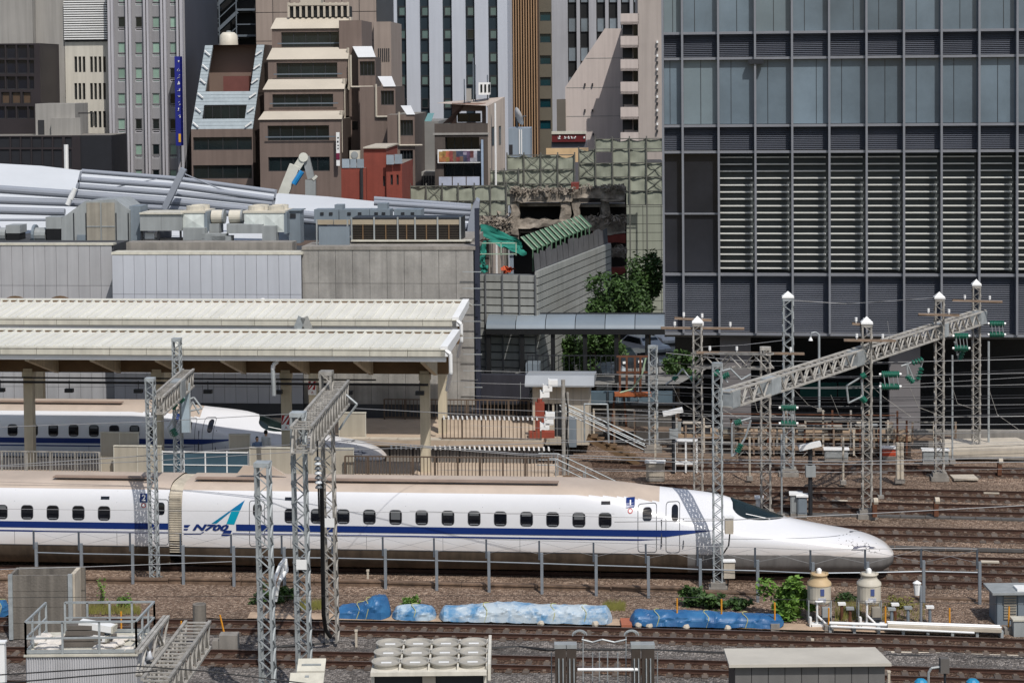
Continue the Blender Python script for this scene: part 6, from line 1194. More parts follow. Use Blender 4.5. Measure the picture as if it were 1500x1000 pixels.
# ---------------------------------------------------------------- things standing among the far tracks
f = Fac(820, 600, 103.5, .08); t = fthing(f, 'platform_hut', 'beige trackside hut with a flat grey roof', 'hut'); hb = mat('hut_beige', (178, 168, 152), .7, .06, .8, streak=.12); x0, x1, z0, z1 = f.R(780, 564, 863, 645)
H = [f.R(794, 591, 809, 608), f.R(812, 591, 826, 640)]; wall(t, x0, x1, .2, z1, H, hb); mass(t, x0, x1, 0, 2.6, .2, z1, hb); window(t, H[0], gdk, fdk, nx=2); ob('door', B().box(H[1][0], H[1][1], .2, .25, .2, H[1][3]), dark, t); fb(f, 830, 844, 612, 645, -.6, .55, pgb, 'meter_box', t, z0=.2)
ob('roof', B().prismx([(-.7, z1+.02), (3, z1+.02), (3, z1+.3), (-.2, z1+.55), (-.7, z1+.1)], x0-.35, x1+.3), mat('hut_roof_grey', (146, 150, 154), .5, .08, .8), t)
for k in range(7): boxpiece('wall_seam', .025, z1-.2, .012, bgw, t, x0+(x1-x0)*k/7, -.013, .2)
t = thing('speaker_pole', 'grey pole carrying white loudspeakers beside the hut', 'pole', G(826, 706, 0)); q = G(826, 706, 0); d_ = q.y; ob('pole', B().tube((q.x, d_, 0), (q.x, d_, P(818, 556, d_).z), .1, 8).tube((q.x+.22, d_+.1, 0), (q.x+.22, d_+.1, P(826, 575, d_).z), .06, 6), galvold, t)
for px, py in ((804, 568), (812, 560), (800, 577), (806, 617), (800, 624), (808, 608)): c = P(px, py, d_-.2); ob('loudspeaker', B().box(c.x-.24, c.x+.16, d_-.4, d_, c.z-.14, c.z+.14).box(c.x-.3, c.x-.24, d_-.44, d_+.04, c.z-.18, c.z+.18), white, t)
ob('cable', B().path([P(828, 575, d_), P(832, 600, d_), P(830, 640, d_), P(834, 660, d_), P(830, 690, d_)], .035, 5), black, t)
t = thing('red_post', 'rust-red square post on the farther platform', 'post', G(791, 640, 1.25)); q = G(791, 640, 1.25); zt = P(790, 589, q.y).z; rr_ = mat('red_oxide', (134, 62, 46), .7, .15, 1.2); ob('shaft', B().box(q.x-.24, q.x+.24, q.y-.2, q.y+.2, 1.25, zt), rr_, t); ob('base', B().box(q.x-.6, q.x+.75, q.y-.3, q.y+.3, 1.25, 1.55), rr_, t); ob('knob', B().tube((q.x, q.y, zt), (q.x, q.y, zt+.2), .14, 8), rr_, t)
# stair down from the platform end
t = fthing(P1, 'platform_stair', 'steel stair with grey handrails leading down from the platform end', 'stair'); xs = xe1+.2; n = 8
for k in range(n): boxpiece('step', .34, .05, 1.1, brownm, t, xs+.25+k*.3, -1.6, 1.2-k*.15)
for y in (-1.65, -.45):
    ob('stringer', B().bar((xs, y, 1.1), (xs+2.7, y, -.1), .06, .25), brownm, t); ob('handrail', B().path([(xs-.9, y, 2.25), (xs, y, 2.25), (xs+3.0, y, .85)], .03, 6).path([(xs-.9, y, 1.95), (xs, y, 1.95), (xs+3.0, y, .55)], .025, 6), galv, t)
    for k in range(3): x = xs+k*1.3; ob('baluster', B().tube((x, y, 1.1-k*.6), (x, y, 2.25-k*.6), .03, 6), galv, t)
ob('landing', B().box(xs-.9, xs+.25, -1.7, -.4, 1.1, 1.22), platm, t)
f = Fac(880, 630, 100, .1); t = fthing(f, 'platform_stair', 'second steel stair with grey handrails farther back, beside the hut', 'stair'); x0, z0 = f.L(865, 635)
for k in range(7): boxpiece('step', .34, .05, 1.0, brownm, t, x0+k*.33, 0, 1.2-k*.17)
for y in (0, 1.0): ob('handrail', B().path([(x0-1.6, y, 2.9), (x0, y, 2.2), (x0+2.8, y, .9)], .035, 6).path([(x0-1.6, y, 2.6), (x0, y, 1.9), (x0+2.8, y, .6)], .03, 6), galv, t); ob('stringer', B().bar((x0-.2, y, 1.15), (x0+2.5, y, -.15), .06, .22), brownm, t)
ob('gate_hoop', B().path([(x0-.3, -.2, 1.0), (x0-.3, -.2, 3.0), (x0+.9, -.2, 3.0), (x0+.95, -.2, 1.0)], .05, 6), galv, t)
# steel walkway and pipe racks in front of the retaining wall
def rack(px0, px1, pyd, d, label, npost, rail_h=1.1, truss=False, m=None, slope_=.1):
    f = Fac(px0, pyd, d, slope_); m = m or armm; t = fthing(f, 'steel_walkway', label, 'walkway', 'steel walkways at the back of the yard'); x0, z = f.L(px0, pyd); x1, _ = f.L(px1, pyd); ob('deck', B().box(x0, x1, 0, .9, z-.12, z), m, t)
    for k in range(npost+1): x = x0+(x1-x0)*k/npost; ob('post', B().box(x-.05, x+.05, 0, .1, -.2, z+rail_h), concl if k % 3 == 0 else m, t)
    ob('handrail', B().box(x0, x1, -.02, .04, z+rail_h-.05, z+rail_h).box(x0, x1, -.02, .04, z+rail_h*.5, z+rail_h*.5+.04), galvold, t)
    if truss: b = B(); lattice(b, Vector((x0, .1, z-.45)), Vector((x1, .1, z-.45)), Vector((0, 0, -.3)), Vector((0, 0, .3)), .55, .07); ob('truss', b, galvold, t); ob('lower_chord', B().box(x0, x1, .05, .15, z-.85, z-.75), m, t)
rack(1075, 1310, 655, 102.5, 'long steel walkway with a truss below, behind the tall mast', 8, truss=True); rack(870, 990, 628, 105.5, 'steel walkway with grey rails between hut and lattice mast', 4); rack(1180, 1400, 640, 105, 'rear steel walkway with posts below the tower', 7, .9)
rack(960, 1080, 668, 100.5, 'short rusty steel walkway left of the tall mast', 4, .8, True)
f = Fac(1000, 690, 103.2, .12); t = fthing(f, 'disused_platform', 'disused low brown platform with rusty posts and cables behind the farthest track', 'platform'); x0, x1 = f.L(985, 690)[0], f.L(1335, 690)[0]; ob('deck', B().box(x0, x1, 0, 2.2, .55, .75), mat('old_deck', (150, 128, 104), .9, .25, 1), t); ob('face', B().box(x0, x1, .25, 2.0, -.3, .55), mat('dark_face', (66, 56, 50), .9, .3, 1), t); rr = random.Random(77)  # front face darker and browner than the deck
for k in range(26): x = x0+(x1-x0)*(k+.5)/26; h_ = rr.choice((.5, .9, 1.4)); ob('stanchion', B().box(x-.05, x+.05, -.06, .04, -.2, .75+h_), rr.choice((rust, armm, galvold, concl)), t)
for k in range(5): z_ = .95+k*.24; xa = x0+rr.uniform(0, 4); ob('cable_run', B().tube((xa, -.1, z_), (min(x1, xa+rr.uniform(5, 10)), -.1, z_+rr.uniform(-.06, .06)), rr.choice((.03, .05)), 5), rr.choice((dark, armm, rust, galvold)), t)
for k in range(14): x = rr.uniform(x0, x1-1); w_, h_ = rr.uniform(.3, 1.0), rr.uniform(.2, .7); o = ob('equipment_box', B().box(x, x+w_, .2, .7, .76, .76+h_), rr.choice((pg, tanp, rust, dark, conc, hb)), t); ob('lid', B().box(x-.03, x+w_+.03, .17, .73, .765+h_, .8+h_), rr.choice((pg, armm, concl)), o)
f = Fac(1330, 670, 101, .12); t = fthing(f, 'loading_ramp', 'low pale concrete ramp wall at the far right', 'ramp'); x0, x1, z0, z1 = f.R(1385, 668, 1530, 682); ob('ramp', B().prism([(x0, -.2), (x1, -.2), (x1, z1+.1), (x0+4, z1+.45), (x0, z1+.3)], 0, 3), concl, t); ob('edge', B().box(x0, x1, -.06, -.01, z1-.15, z1), conc, t)
for px, py, w_, h_, d, lb, m_ in ((1166, 752, .5, .9, None, 'tall pale grey relay cabinet behind the train windscreen, left of two', pg), (1175, 753, .42, .85, None, 'tall grey relay cabinet behind the train windscreen, right of two', pgb), (1112, 745, .3, .5, None, 'small white box behind the windscreen', white), (960, 700, .9, .8, None, 'beige equipment cabinet left of the far tracks', hb), (1225, 672, 1.2, .5, None, 'grey control cabinet on the steel walkway line', pg), (1370, 676, 1.3, .6, None, 'grey ribbed cabinet near the right mast foot', pg), (1005, 690, 1.1, 1.0, None, 'open white steel frame beside the rusty crossarm mast', white), (1302, 668, .7, .45, None, 'small orange-red equipment case behind the capped mast', mat('orange_case', (170, 66, 40), .6))):
    q = G(px, py, -.15); t = thing('equipment_cabinet', lb, 'cabinet', q, -.12, 'equipment cabinets in the yard', world=False)
    if 'open' in lb:
        b = B()
        for a in (-w_/2, 0, w_/2):
            for c in (-.3, .3): b.box(a-.04, a+.04, c-.04, c+.04, 0, h_*1.6)
        ob('frame', b, m_, t); ob('shelf', B().box(-w_/2, w_/2, -.3, .3, .4, .46), m_, t); ob('shelf', B().box(-w_/2, w_/2, -.3, .3, h_*1.55, h_*1.6), m_, t)
    else: ob('casing', B().box(-w_/2, w_/2, -.25, .25, .06, h_), m_, t); ob('lid', B().box(-w_/2-.06, w_/2+.06, -.32, .32, h_, h_+.07), white, t); ob('door', B().box(-w_/2+.05, w_/2-.05, -.27, -.252, .12, h_-.08), m_, t); ob('plinth', B().box(-w_/2, w_/2, -.28, .28, -.1, .06), conc, t)
# rusty transformer frame
t = thing('transformer_frame', 'rusty steel frame with upright bars near the street', 'frame', P(930, 600, 106)); fr = Fac(930, 560, 106, .08)
for px in (908, 918, 930, 938): q = fr.R(px-1, 522, px+1, 580); ob('upright', B().bar(P(px, 522, 106), P(px, 582, 106), .12), rust, t)
for y in (522, 545, 580): ob('crossbar', B().bar(P(903, y, 106), P(952, y, 106), .1), rust, t)
ob('tray', B().bar(P(900, 577, 105.6), P(954, 577, 105.6), .7, .16), mat('rust_orange', (150, 84, 48), .85, .3, 2), t); ob('hose', B().path([P(946, 524, 105.5), P(940, 550, 105.5), P(926, 570, 105.5), P(908, 575, 105.5)], .05, 6), mat('hose_green', (150, 170, 140), .5), t)
for a, c in ((900, 893), (914, 920)): ob('leg', B().bar(P(a, 580, 106), P(c, 660, 106), .1), rust, t)
# slim poles and signal posts
for px, y0, y1, r, m_, lb in ((1145, 636, 756, .045, galv, 'thin steel pole left of the relay cabinets'), (1235, 640, 706, .06, concl, 'pale pole in front of the long steel walkway'), (1290, 560, 728, .05, galv, 'thin pole beside the capped mast right of the nose'), (1098, 640, 700, .06, concl, 'short pale pole behind the cab mast'), (1315, 648, 704, .1, concl, 'left pale concrete post of a pair'), (1321, 648, 704, .1, concl, 'right pale concrete post of a pair'), (1395, 520, 676, .05, galv, 'thin pole left of the rightmost mast'), (1448, 500, 660, .06, galv, 'thin pole right of the rightmost mast'), (1200, 490, 600, .07, galv, 'hooked lamp pole in front of the tower')):
    q = G(px, y1, -.1); d = q.y; z1 = P(px, y0, d).z; t = thing('steel_pole', lb, 'pole', q, group='slim poles in the yard'); ob('shaft', B().tube((q.x, d, -.15), (q.x, d, z1), r, 7), m_, t); ob('foot', B().box(q.x-.14, q.x+.14, d-.14, d+.14, -.2, .0), conc, t)
    if 'hooked' in lb: ob('hook', B().path([(q.x, d, z1), (q.x-.2, d, z1+.15), (q.x-.45, d, z1+.1), (q.x-.5, d, z1-.15)], .05, 6), galv, t); ob('lamp', B().tube((q.x-.5, d, z1-.35), (q.x-.5, d, z1-.15), .14, 8, .05), white, t)
for px, y0, y1, lb in ((1187, 655, 752, 'dark signal post with two small lamps behind the nose'), (987, 605, 690, 'dark camera post with a white sloping hood')):
    q = G(px, y1, -.1); d = q.y; z1 = P(px, y0, d).z; t = thing('signal_post', lb, 'signal', q); ob('shaft', B().tube((q.x, d, -.15), (q.x, d, z1), .1, 7), dark, t); ob('head', B().bar((q.x-.55, d-.2, z1), (q.x+.45, d-.2, z1+.22), .3, .22), white, t); ob('box', B().box(q.x-.22, q.x+.22, d-.2, d+.1, z1*.55, z1*.55+.5), pg, t); ob('ladder_step', B().box(q.x-.25, q.x+.25, d-.03, d+.03, z1*.4, z1*.4+.05), dark, t)
for px, py, lb in ((1371, 757, 'left'), (1464, 697, 'right'), (1281, 758, 'grey')):
    q = G(px, py, -.15); t = thing('track_marker', {'left': 'short stained marker post between the far tracks', 'right': 'short marker post with a white cap at the far right', 'grey': 'round motor housing at the foot of the capped mast'}[lb], 'marker', q); ob('shaft', B().box(q.x-.1, q.x+.1, q.y-.1, q.y+.1, -.1, .55), rust, t); ob('head', B().tube((q.x-.05, q.y, .6), (q.x+.15, q.y, .6), .16, 8), concl, t)
for px, py, lb in ((1452, 722, 'white board lying between the far rails at the right'), (1230, 734, 'white board lying between rails above the nose'), (1450, 823, 'white board between the rails right of the fence post')):
    q = G(px, py, -.12); tag(ob('rail_board', B().bar((q.x-.36, q.y+.04, -.1), (q.x+.36, q.y-.06, -.1), .22, .06), concl), lb, 'board')
q = G(1412, 699, -.15); tag(ob('trackside_slab', B().box(q.x-.6, q.x+.6, q.y-.5, q.y+.5, -.2, -.1), concl), 'flat concrete slab on the ballast at the far right', 'slab')
# ---------------------------------------------------------------- fence in front of the train
posts = [(54, 851), (120, 853), (195, 854.5), (269, 856), (343, 857.5), (417, 859), (491, 860), (565, 862), (640, 864), (716.5, 866), (794, 868.5), (873.5, 871.5), (950, 874), (1026, 878), (1110, 880), (1191, 884), (1271, 883), (1353, 881), (1435, 883)]
t = thing('line_fence', 'wire fence on slim galvanised posts between the gravel bank and the train', 'fence', G(641, 864, 0)); pts = []
pm_ = mat('fence_post', (128, 134, 140), .45, .12, 2, metal=.2)
for px, py in posts:
    q = G(px, py, .05); pts.append(q); ob('post', B().box(q.x-.055, q.x+.055, q.y-.055, q.y+.055, -.15, 1.62), pm_, t); ob('post_extension', B().box(q.x-.13, q.x-.06, q.y-.03, q.y+.03, 1.35, 2.1), mat('fence_dark', (74, 80, 88), .5), t)
for i, (a, c) in enumerate(zip(pts, pts[1:])):
    ob('top_rail', B().tube(a+Vector((-.1, 0, 2.05)), c+Vector((-.1, 0, 2.05)), .012, 4), wirem, t); ob('mid_rail', B().tube(a+Vector((0, 0, 1.16)), c+Vector((0, 0, 1.16)), .028, 5), pm_, t); ob('cross_wire', B().tube(a+Vector((-.1, 0, 2.0)), c+Vector((0, 0, 1.5)), .007, 3).tube(a+Vector((0, 0, 1.5)), c+Vector((-.1, 0, 2.0)), .007, 3), wirem, t)
# boxes on the mast by the cab
for px0, px1, py0, py1, lb in ((1062, 1074, 758, 781, 'small pale junction box fixed high on the cab mast'), (1060, 1076, 822, 846, 'larger pale junction box fixed low on the cab mast')):
    a, c = P(px0, py1, b6.y-.1), P(px1, py0, b6.y-.1); t = thing('junction_box', lb, 'box', a, group='junction boxes on the cab mast'); ob('casing', B().box(a.x, c.x, b6.y-.2, b6.y+.1, a.z, c.z), concl, t); ob('lid', B().box(a.x-.03, c.x+.03, b6.y-.24, b6.y+.12, c.z, c.z+.05), white, t); ob('conduit', B().path([(a.x+.2, b6.y, a.z), (a.x+.15, b6.y, a.z-.5), (a.x-.05, b6.y, a.z-.8)], .03, 5), black, t)
# ---------------------------------------------------------------- tarpaulin bundles
def tarp_mat(name, c1, c2, lo, hi):
    m = mat(name, c1, .45, .1, 1.5, spec=.5, bump=.25, bscale=4); n = m.node_tree; r = [x for x in n.nodes if x.type == 'VALTORGB'][0]; r.color_ramp.elements[0].position = lo; r.color_ramp.elements[1].position = hi; r.color_ramp.elements[1].color = [lin(x) for x in c2]+[1]; return m
tb1 = tarp_mat('tarp_blue', (26, 76, 126), (52, 106, 150), .3, .7); tb2 = tarp_mat('tarp_faded', (66, 122, 166), (164, 182, 194), .42, .58); tb3 = tarp_mat('tarp_pale', (84, 136, 176), (172, 184, 192), .36, .54); rope = mat('rope', (176, 176, 120), .8)
def bundle(p0, p1, hs, wd, m, label, ropes, seed, base=.0):
    p0, p1 = G(*p0, -.08), G(*p1, -.08); t = thing('tarpaulin_bundle', label, 'tarpaulin', p0, group='wrapped bundles beside the track'); ax = (p1-p0); L_ = ax.length; ax.normalize(); nn = Vector((-ax.y, ax.x, 0)); b = B(); n = max(24, int(L_/.07)); k = 24; off = nn*wd*.55
    for i in range(n+1):
        u = i/n; h = interp(hs, u); e = min(1, min(u, 1-u)*L_/.22+.12)**.6
        for j in range(k+1):
            a = math.pi*j/k; y = -math.cos(a)*wd/2*e*(1.06 if j in (0, k) else 1); z = (math.sin(a)**.55)*h*e; v = p0+ax*(u*L_)+off+nn*y+Vector((0, 0, z)); n1 = 1-abs(noise.noise(Vector((v.x*1.6+seed*7, v.y*1.6, v.z*5))))*2; n2 = 1-abs(noise.noise(Vector((v.x*5.5, v.y*5.5, v.z*7+seed))))*2; v += noise.noise_vector(v*1.4+Vector((seed, 0, 0)))*.035+Vector((0, -.035, .04))*max(0, n1)**4; b.v.append(tuple(v))
    for i in range(n):
        for j in range(k): q = i*(k+1)+j; b.f.append((q, q+k+1, q+k+2, q+1)); b.m.append(0)
    b.f += [tuple(range(k, -1, -1)), tuple(n*(k+1)+j for j in range(k+1))]; b.m += [0, 0]; ob('cover', b, m, t)
    for u in ropes:
        h = interp(hs, u); r = [p0+ax*(u*L_+.1*math.sin(j))+off+nn*(-math.cos(math.pi*j/10)*(wd/2+.03))+Vector((0, 0, math.sin(math.pi*j/10)**.55*(h+.035))) for j in range(11)]; ob('rope', B().path(r, .014, 4), rope, t)
    return t
bundle((486, 905), (566, 908), [(0, .3), (.35, .38), (.55, .5), (.7, .72), (.96, .76), (1, .6)], 1.1, tb1, 'bright blue tarpaulin over a pump, humped at its right end', (.45, .62), 1)
bundle((572, 908), (637, 909), [(0, .35), (.5, .45), (1, .4)], .9, tb2, 'short pale blue tarpaulin bundle left of the long pale one', (.5,), 2)
bundle((641, 910), (896, 915), [(0, .42), (.2, .48), (.42, .6), (.6, .54), (1, .5)], 1.05, tb3, 'long faded white and blue tarpaulin roll tied with rope', (.27, .66, .84), 3)
bundle((921, 917), (1149, 921), [(0, .34), (.06, .46), (.5, .44), (1, .36)], .95, tb1, 'long dark blue tarpaulin roll beneath the bushes', (.18, .5, .75), 4)
rr = random.Random(11)
for i, (px, py) in enumerate(((935, 917), (951, 918), (1005, 920), (1066, 921), (792, 914), (872, 915))): 
    q = G(px, py, -.05); b = B(); b.lathe([(0, -.06), (.1, -.04), (.13, .04), (.09, .12), (0, .14)], (0, 0, 0), 7); b.v = [tuple(Vector(v)*1.0+noise.noise_vector(Vector(v)*8+Vector((i, 0, 0)))*.04+q) for v in b.v]; tag(ob('weight_stone', b, concl), 'pale weight stone lying against the '+('dark blue tarpaulin roll' if px > 900 else 'long faded tarpaulin roll'), 'stone', 'stones along the tarpaulin bundles')
q = G(917, 914, -.05); tag(ob('rust_plate', B().box(q.x-.18, q.x+.2, q.y-.3, q.y+.6, -.1, .02), mat('rust_plate', (160, 96, 72), .8)), 'rust-coloured board lying between the two long tarpaulin rolls', 'board')
# ---------------------------------------------------------------- yellow pickets, white pegs
yel = mat('picket_yellow', (206, 140, 40), .6, .12, 2)
def picket(px, py0, py1, lb, lean=0.0):
    q = G(px, py1, -.1); z1 = P(px, py0, q.y).z; t = thing('yellow_picket', lb, 'picket', q, group='yellow marker pickets along the track'); ob('stake', B().tube((q.x, q.y, -.1), (q.x+lean, q.y, z1), .032, 6), yel, t); ob('block', B().box(q.x-.16, q.x+.16, q.y-.14, q.y+.14, -.2, .1), conc, t)
for i, (px, y0, y1, lb, ln) in enumerate(((178, 895, 934, 'yellow picket behind the railed shed', 0), (218, 909, 938, 'yellow picket left of the concrete stub', 0), (266, 909, 936, 'yellow picket directly left of the concrete stub', 0), (331, 900, 938, 'leaning yellow picket right of the concrete stub', -.2), (992, 876, 915, 'yellow picket in front of the dark blue roll, left one', 0), (1057, 877, 916, 'yellow picket in front of the dark blue roll, middle one', 0), (1135, 882, 920, 'yellow picket at the right end of the dark blue roll', 0), (1214, 890, 922, 'yellow picket beside the left tank', 0), (1297, 888, 922, 'yellow picket beside the right tank', 0), (1391, 890, 924, 'yellow picket over the white trough', 0), (1477, 888, 926, 'yellow picket in front of the louvred cabinet', .03))): picket(px, y0, y1, lb, ln)
for px, y0, y1, lb in ((522, 922, 945, 'white peg in the grey ballast left of the chiller'), (1190, 935, 946, 'white peg just behind the grey hut roof'), (1302, 982, 1004, 'white peg right of the grey hut'), (539, 834, 850, 'small tan peg in front of the train skirt')):
    q = G(px, y1, -.2); tag(ob('marker_peg', B().box(q.x-.04, q.x+.04, q.y-.04, q.y+.04, -.25, P(px, y0, q.y).z).box(q.x-.055, q.x+.055, q.y-.055, q.y+.055, P(px, y0, q.y).z-.06, P(px, y0, q.y).z+.003), concl), lb, 'peg', 'marker pegs')
# ---------------------------------------------------------------- the two tanks and pipework
tank_c = mat('tank_cream', (188, 181, 166), .5, .08, 1.4, streak=.12); tank_t = mat('tank_top_tan', (182, 158, 122), .6, .12, 2)
def tank(px, lb, topm):
    q = G(px, 909, -.05); t = thing('storage_tank', lb, 'tank', q, group='twin tanks by the track', world=False); r = .43; z0, z1, z2 = P(px, 879, q.y).z, P(px, 853, q.y).z, P(px, 840, q.y).z
    ob('drum', B().lathe([(0, z0), (r*.93, z0), (r, z0+.05), (r, z1-.03), (r*1.05, z1)], (0, 0, 0), 22), tank_c, t, False); ob('shoulder', B().lathe([(r*1.05, z1), (r*1.02, z1+.08), (r*.72, z1+.2), (r*.66, z2), (r*.76, z2+.02), (r*.76, z2+.08), (0, z2+.08)], (0, 0, 0), 22), topm, t, True); ob('valve', B().lathe([(.09, z2+.08), (.1, z2+.2), (.05, z2+.26), (0, z2+.27)], (0, 0, 0), 10), white, t, True)
    for a in range(3): c = Vector((math.cos(a*2.1-.5), math.sin(a*2.1-.5), 0))*r*.7; ob('lug', B().box(c.x-.05, c.x+.05, c.y-.04, c.y+.04, z2+.06, z2+.14), topm, t)
    for sx in (-1, 1):
        for sy in (-1, 1): ob('leg', B().tube((sx*r*.95, sy*r*.4, -.05), (sx*r*.95, sy*r*.4, z0+.1), .025, 6), galv, t)
    ob('label_plate', B().box(-.02, .12, -r-.015, -r+.03, z1-.32, z1-.08), mat('plate_blue', (70, 84, 130), .5), t); ob('label_plate', B().box(-.1, .18, -r-.01, -r+.05, z0+.1, z0+.25), mat('plate_grey', (170, 172, 180), .5), t)
    return t
tank(1200, 'cream upright tank with tan shoulder, left of the twin tanks', tank_t); tank(1273, 'cream upright tank with cream shoulder, right of the twin tanks', tank_c)
for px, lb in ((1205, 'small pump with grey motor box and white pipe under the left tank'), (1278, 'small pump with rusty motor box and white pipe under the right tank')):
    q = G(px, 914, -.05); t = thing('pump_set', lb, 'pump', q, group='pump sets below the tanks', world=False); ob('motor_box', B().box(-.02, .28, -.1, .15, .28, .62), pg if px < 1250 else tanp, t); ob('motor', B().tube((-.05, 0, .2), (.3, 0, .2), .11, 10), dark, t); ob('pipe', B().path([(-.2, 0, 0), (-.2, 0, .82), (.02, 0, .84)], .04, 7).path([(-.2, -.1, .35), (.1, -.15, .05), (.45, -.15, .05)], .04, 7), white, t); ob('skid', B().box(-.45, .5, -.2, .2, -.05, .04).box(-.5, -.42, -.2, .0, -.05, .3), white, t); ob('valve_wheel', B().tube((-.2, -.05, .84), (-.2, -.05, .87), .09, 8), white, t)
t = thing('pipe_trough', 'long white pipe trough on low supports right of the tanks', 'trough', G(1300, 916, 0)); pa, pb, pc = G(1215, 912, .15), G(1300, 915, .15), G(1466, 921, .12)
ob('trough', B().bar(pb, pc, .5, .12), concl, t); ob('pipe', B().tube(pa, pb, .06, 8).tube(pa+Vector((0, -.25, -.05)), pc+Vector((-1, -.25, -.05)), .04, 8), white, t); ob('pipe', B().tube(pb+Vector((0, .1, .09)), pc+Vector((0, .1, .09)), .035, 6).tube(pb+Vector((0, -.1, .09)), pc+Vector((0, -.1, .09)), .035, 6), white, t)
for k in range(8): c = pa.lerp(pc, k/7); ob('support', B().box(c.x-.05, c.x+.05, c.y-.2, c.y+.2, -.2, .1), galv, t)
for px, py, lb in ((1233, 905, 'first'), (1311, 906, 'second'), (1330, 911, 'third'), (1306, 913, 'fourth'), (1245, 912, 'fifth'), (1362, 910, 'sixth')):
    q = G(px, py, 0); t = thing('pipe_valve', {'first': 'capped brown standpipe between the two tanks', 'second': 'capped brown standpipe right of the tanks', 'third': 'grey valve on the white trough', 'fourth': 'dark grey valve beside the right tank', 'fifth': 'brown pipe stub between the tanks', 'sixth': 'hooped pipe end on the white trough'}[lb], 'valve', q); ob('stem', B().tube((q.x, q.y, -.1), (q.x, q.y, .5), .06, 7), rust if lb in ('first', 'second', 'fifth') else pgb, t); ob('cap', B().box(q.x-.14, q.x+.14, q.y-.1, q.y+.1, .5, .58), white if lb in ('first', 'second', 'sixth') else pg, t)
t = thing('lamp_post', 'grey post with a white lantern head right of the tanks', 'post', G(1349, 911, 0)); q = G(1349, 911, 0); ob('shaft', B().tube((q.x, q.y, -.1), (q.x, q.y, 1.35), .05, 7), pm_, t); ob('lantern', B().lathe([(0, 1.55), (.16, 1.45), (.13, 1.38), (.09, 1.0), (0, .98)], (q.x-.14, q.y, 0), 8), white, t)
t = thing('louvred_cabinet', 'grey louvred trackside cabinet with a flat overhanging roof at the right edge', 'cabinet', G(1480, 912, 0)); q0, q1 = G(1459, 913, -.05), G(1500, 914, -.05); zt = P(1475, 868, q0.y).z; ob('casing', B().box(q0.x, q1.x+.4, q0.y, q0.y+1, -.1, zt), pgb, t); ob('roof', B().box(q0.x-.2, q1.x+.5, q0.y-.3, q0.y+1.1, zt, zt+.08), pg, t); ob('top_box', B().box(q0.x+.75, q1.x+.4, q0.y-.1, q0.y+.5, zt+.08, zt+.16), white, t)
for k in range(9): ob('louvre', B().bar((q0.x+.28, q0.y-.02, .15+k*.1), (q1.x-.25, q0.y-.02, .15+k*.1), .05, .06), tanp, t)
ob('side_post', B().box(q0.x+.03, q0.x+.2, q0.y-.06, q0.y, -.1, zt).box(q1.x-.2, q1.x, q0.y-.06, q0.y, -.1, zt), pgb, t); q = G(1492, 928, -.1); t = thing('equipment_cabinet', 'small low grey box in front of the louvred cabinet', 'cabinet', q, group='equipment cabinets in the yard'); ob('casing', B().box(q.x-.22, q.x+.5, q.y-.2, q.y+.2, -.15, .42), pg, t); ob('lid', B().box(q.x-.26, q.x+.54, q.y-.24, q.y+.24, .42, .48), gutm, t)
# ---------------------------------------------------------------- plants
def bush(px, py, rx, rz, lb, n, seed, m, size=.1, stems=True):
    rr = random.Random(seed); q = G(px, py, -.05); s = q.y/F; t = thing('bush', lb, 'bush', q, group='weeds and bushes along the gravel bank'); b = B()
    for k in range(6): b.tube((q.x+rr.uniform(-.1, .1), q.y, -.1), (q.x+rr.uniform(-1, 1)*rx*s*.6, q.y+rr.uniform(-.3, .3), rz*s*rr.uniform(.6, 1.5)), .012, 4)
    ob('stem', b, bark, t); b = B(); foliage(b, (q.x, q.y, rz*s*.8), (rx*s*1.15, rx*s*.7, rz*s), n, size, rr, 18); b.v = [(x, y, max(z, -.05)) for x, y, z in b.v]; ob('foliage', b, m, t)
bush(1160, 905, 27, 30, 'tall bright green bush left of the twin tanks', 2200, 21, leafd, .13); bush(1012, 888, 17, 13, 'leafy green bush above the dark blue roll, left one', 700, 22, leafm, .12); bush(1045, 890, 20, 10, 'low green bush above the dark blue roll, middle', 600, 23, leafm, .12); bush(1082, 892, 17, 8, 'low green bush above the dark blue roll, right one', 500, 24, leafm, .12); bush(600, 888, 12, 7, 'small bright bush above the pale bundle', 420, 25, leafd, .08); bush(395, 884, 16, 13, 'dark green weed clump behind the shortest left mast', 600, 26, leafm, .1); bush(418, 880, 12, 11, 'weed clump under the white hose', 350, 27, leafm, .1); bush(1236, 884, 13, 10, 'green weed clump between the tanks', 450, 28, leafm, .09)
bush(150, 888, 5, 20, 'tall thin weed on the gravel bank at the left', 220, 29, leafd, .06); bush(182, 890, 10, 10, 'yellowish weed on the gravel bank behind the shed', 300, 30, leafd, .06); bush(1320, 892, 22, 9, 'dry olive weeds right of the tanks', 500, 31, mat('dry_weed', (110, 108, 52), .8, .3, 2), .06); bush(1165, 895, 9, 20, 'upright shoot of the bright bush', 350, 32, leafd, .1)
b = B(); rr = random.Random(40)
for k in range(2600):
    px, py = rr.choice(((rr.uniform(1215, 1355), rr.uniform(884, 908)), (rr.uniform(1225, 1260), rr.uniform(880, 906)), (rr.uniform(128, 205), rr.uniform(886, 896)), (rr.uniform(440, 480), rr.uniform(882, 890)), (rr.uniform(885, 915), rr.uniform(884, 892)))); q = G(px, py, 0); h = rr.uniform(.06, .25); a = rr.uniform(-.12, .12); b.add([(q.x-.012, q.y, -.1), (q.x+.012, q.y, -.1), (q.x+a, q.y+rr.uniform(-.05, .05), h)], [(0, 1, 2)])
tag(ob('dry_grass', b, mat('dry_grass', (120, 118, 60), .9, .3, 2)), 'thin dry grass tufts on the gravel bank', 'grass', kind='stuff')
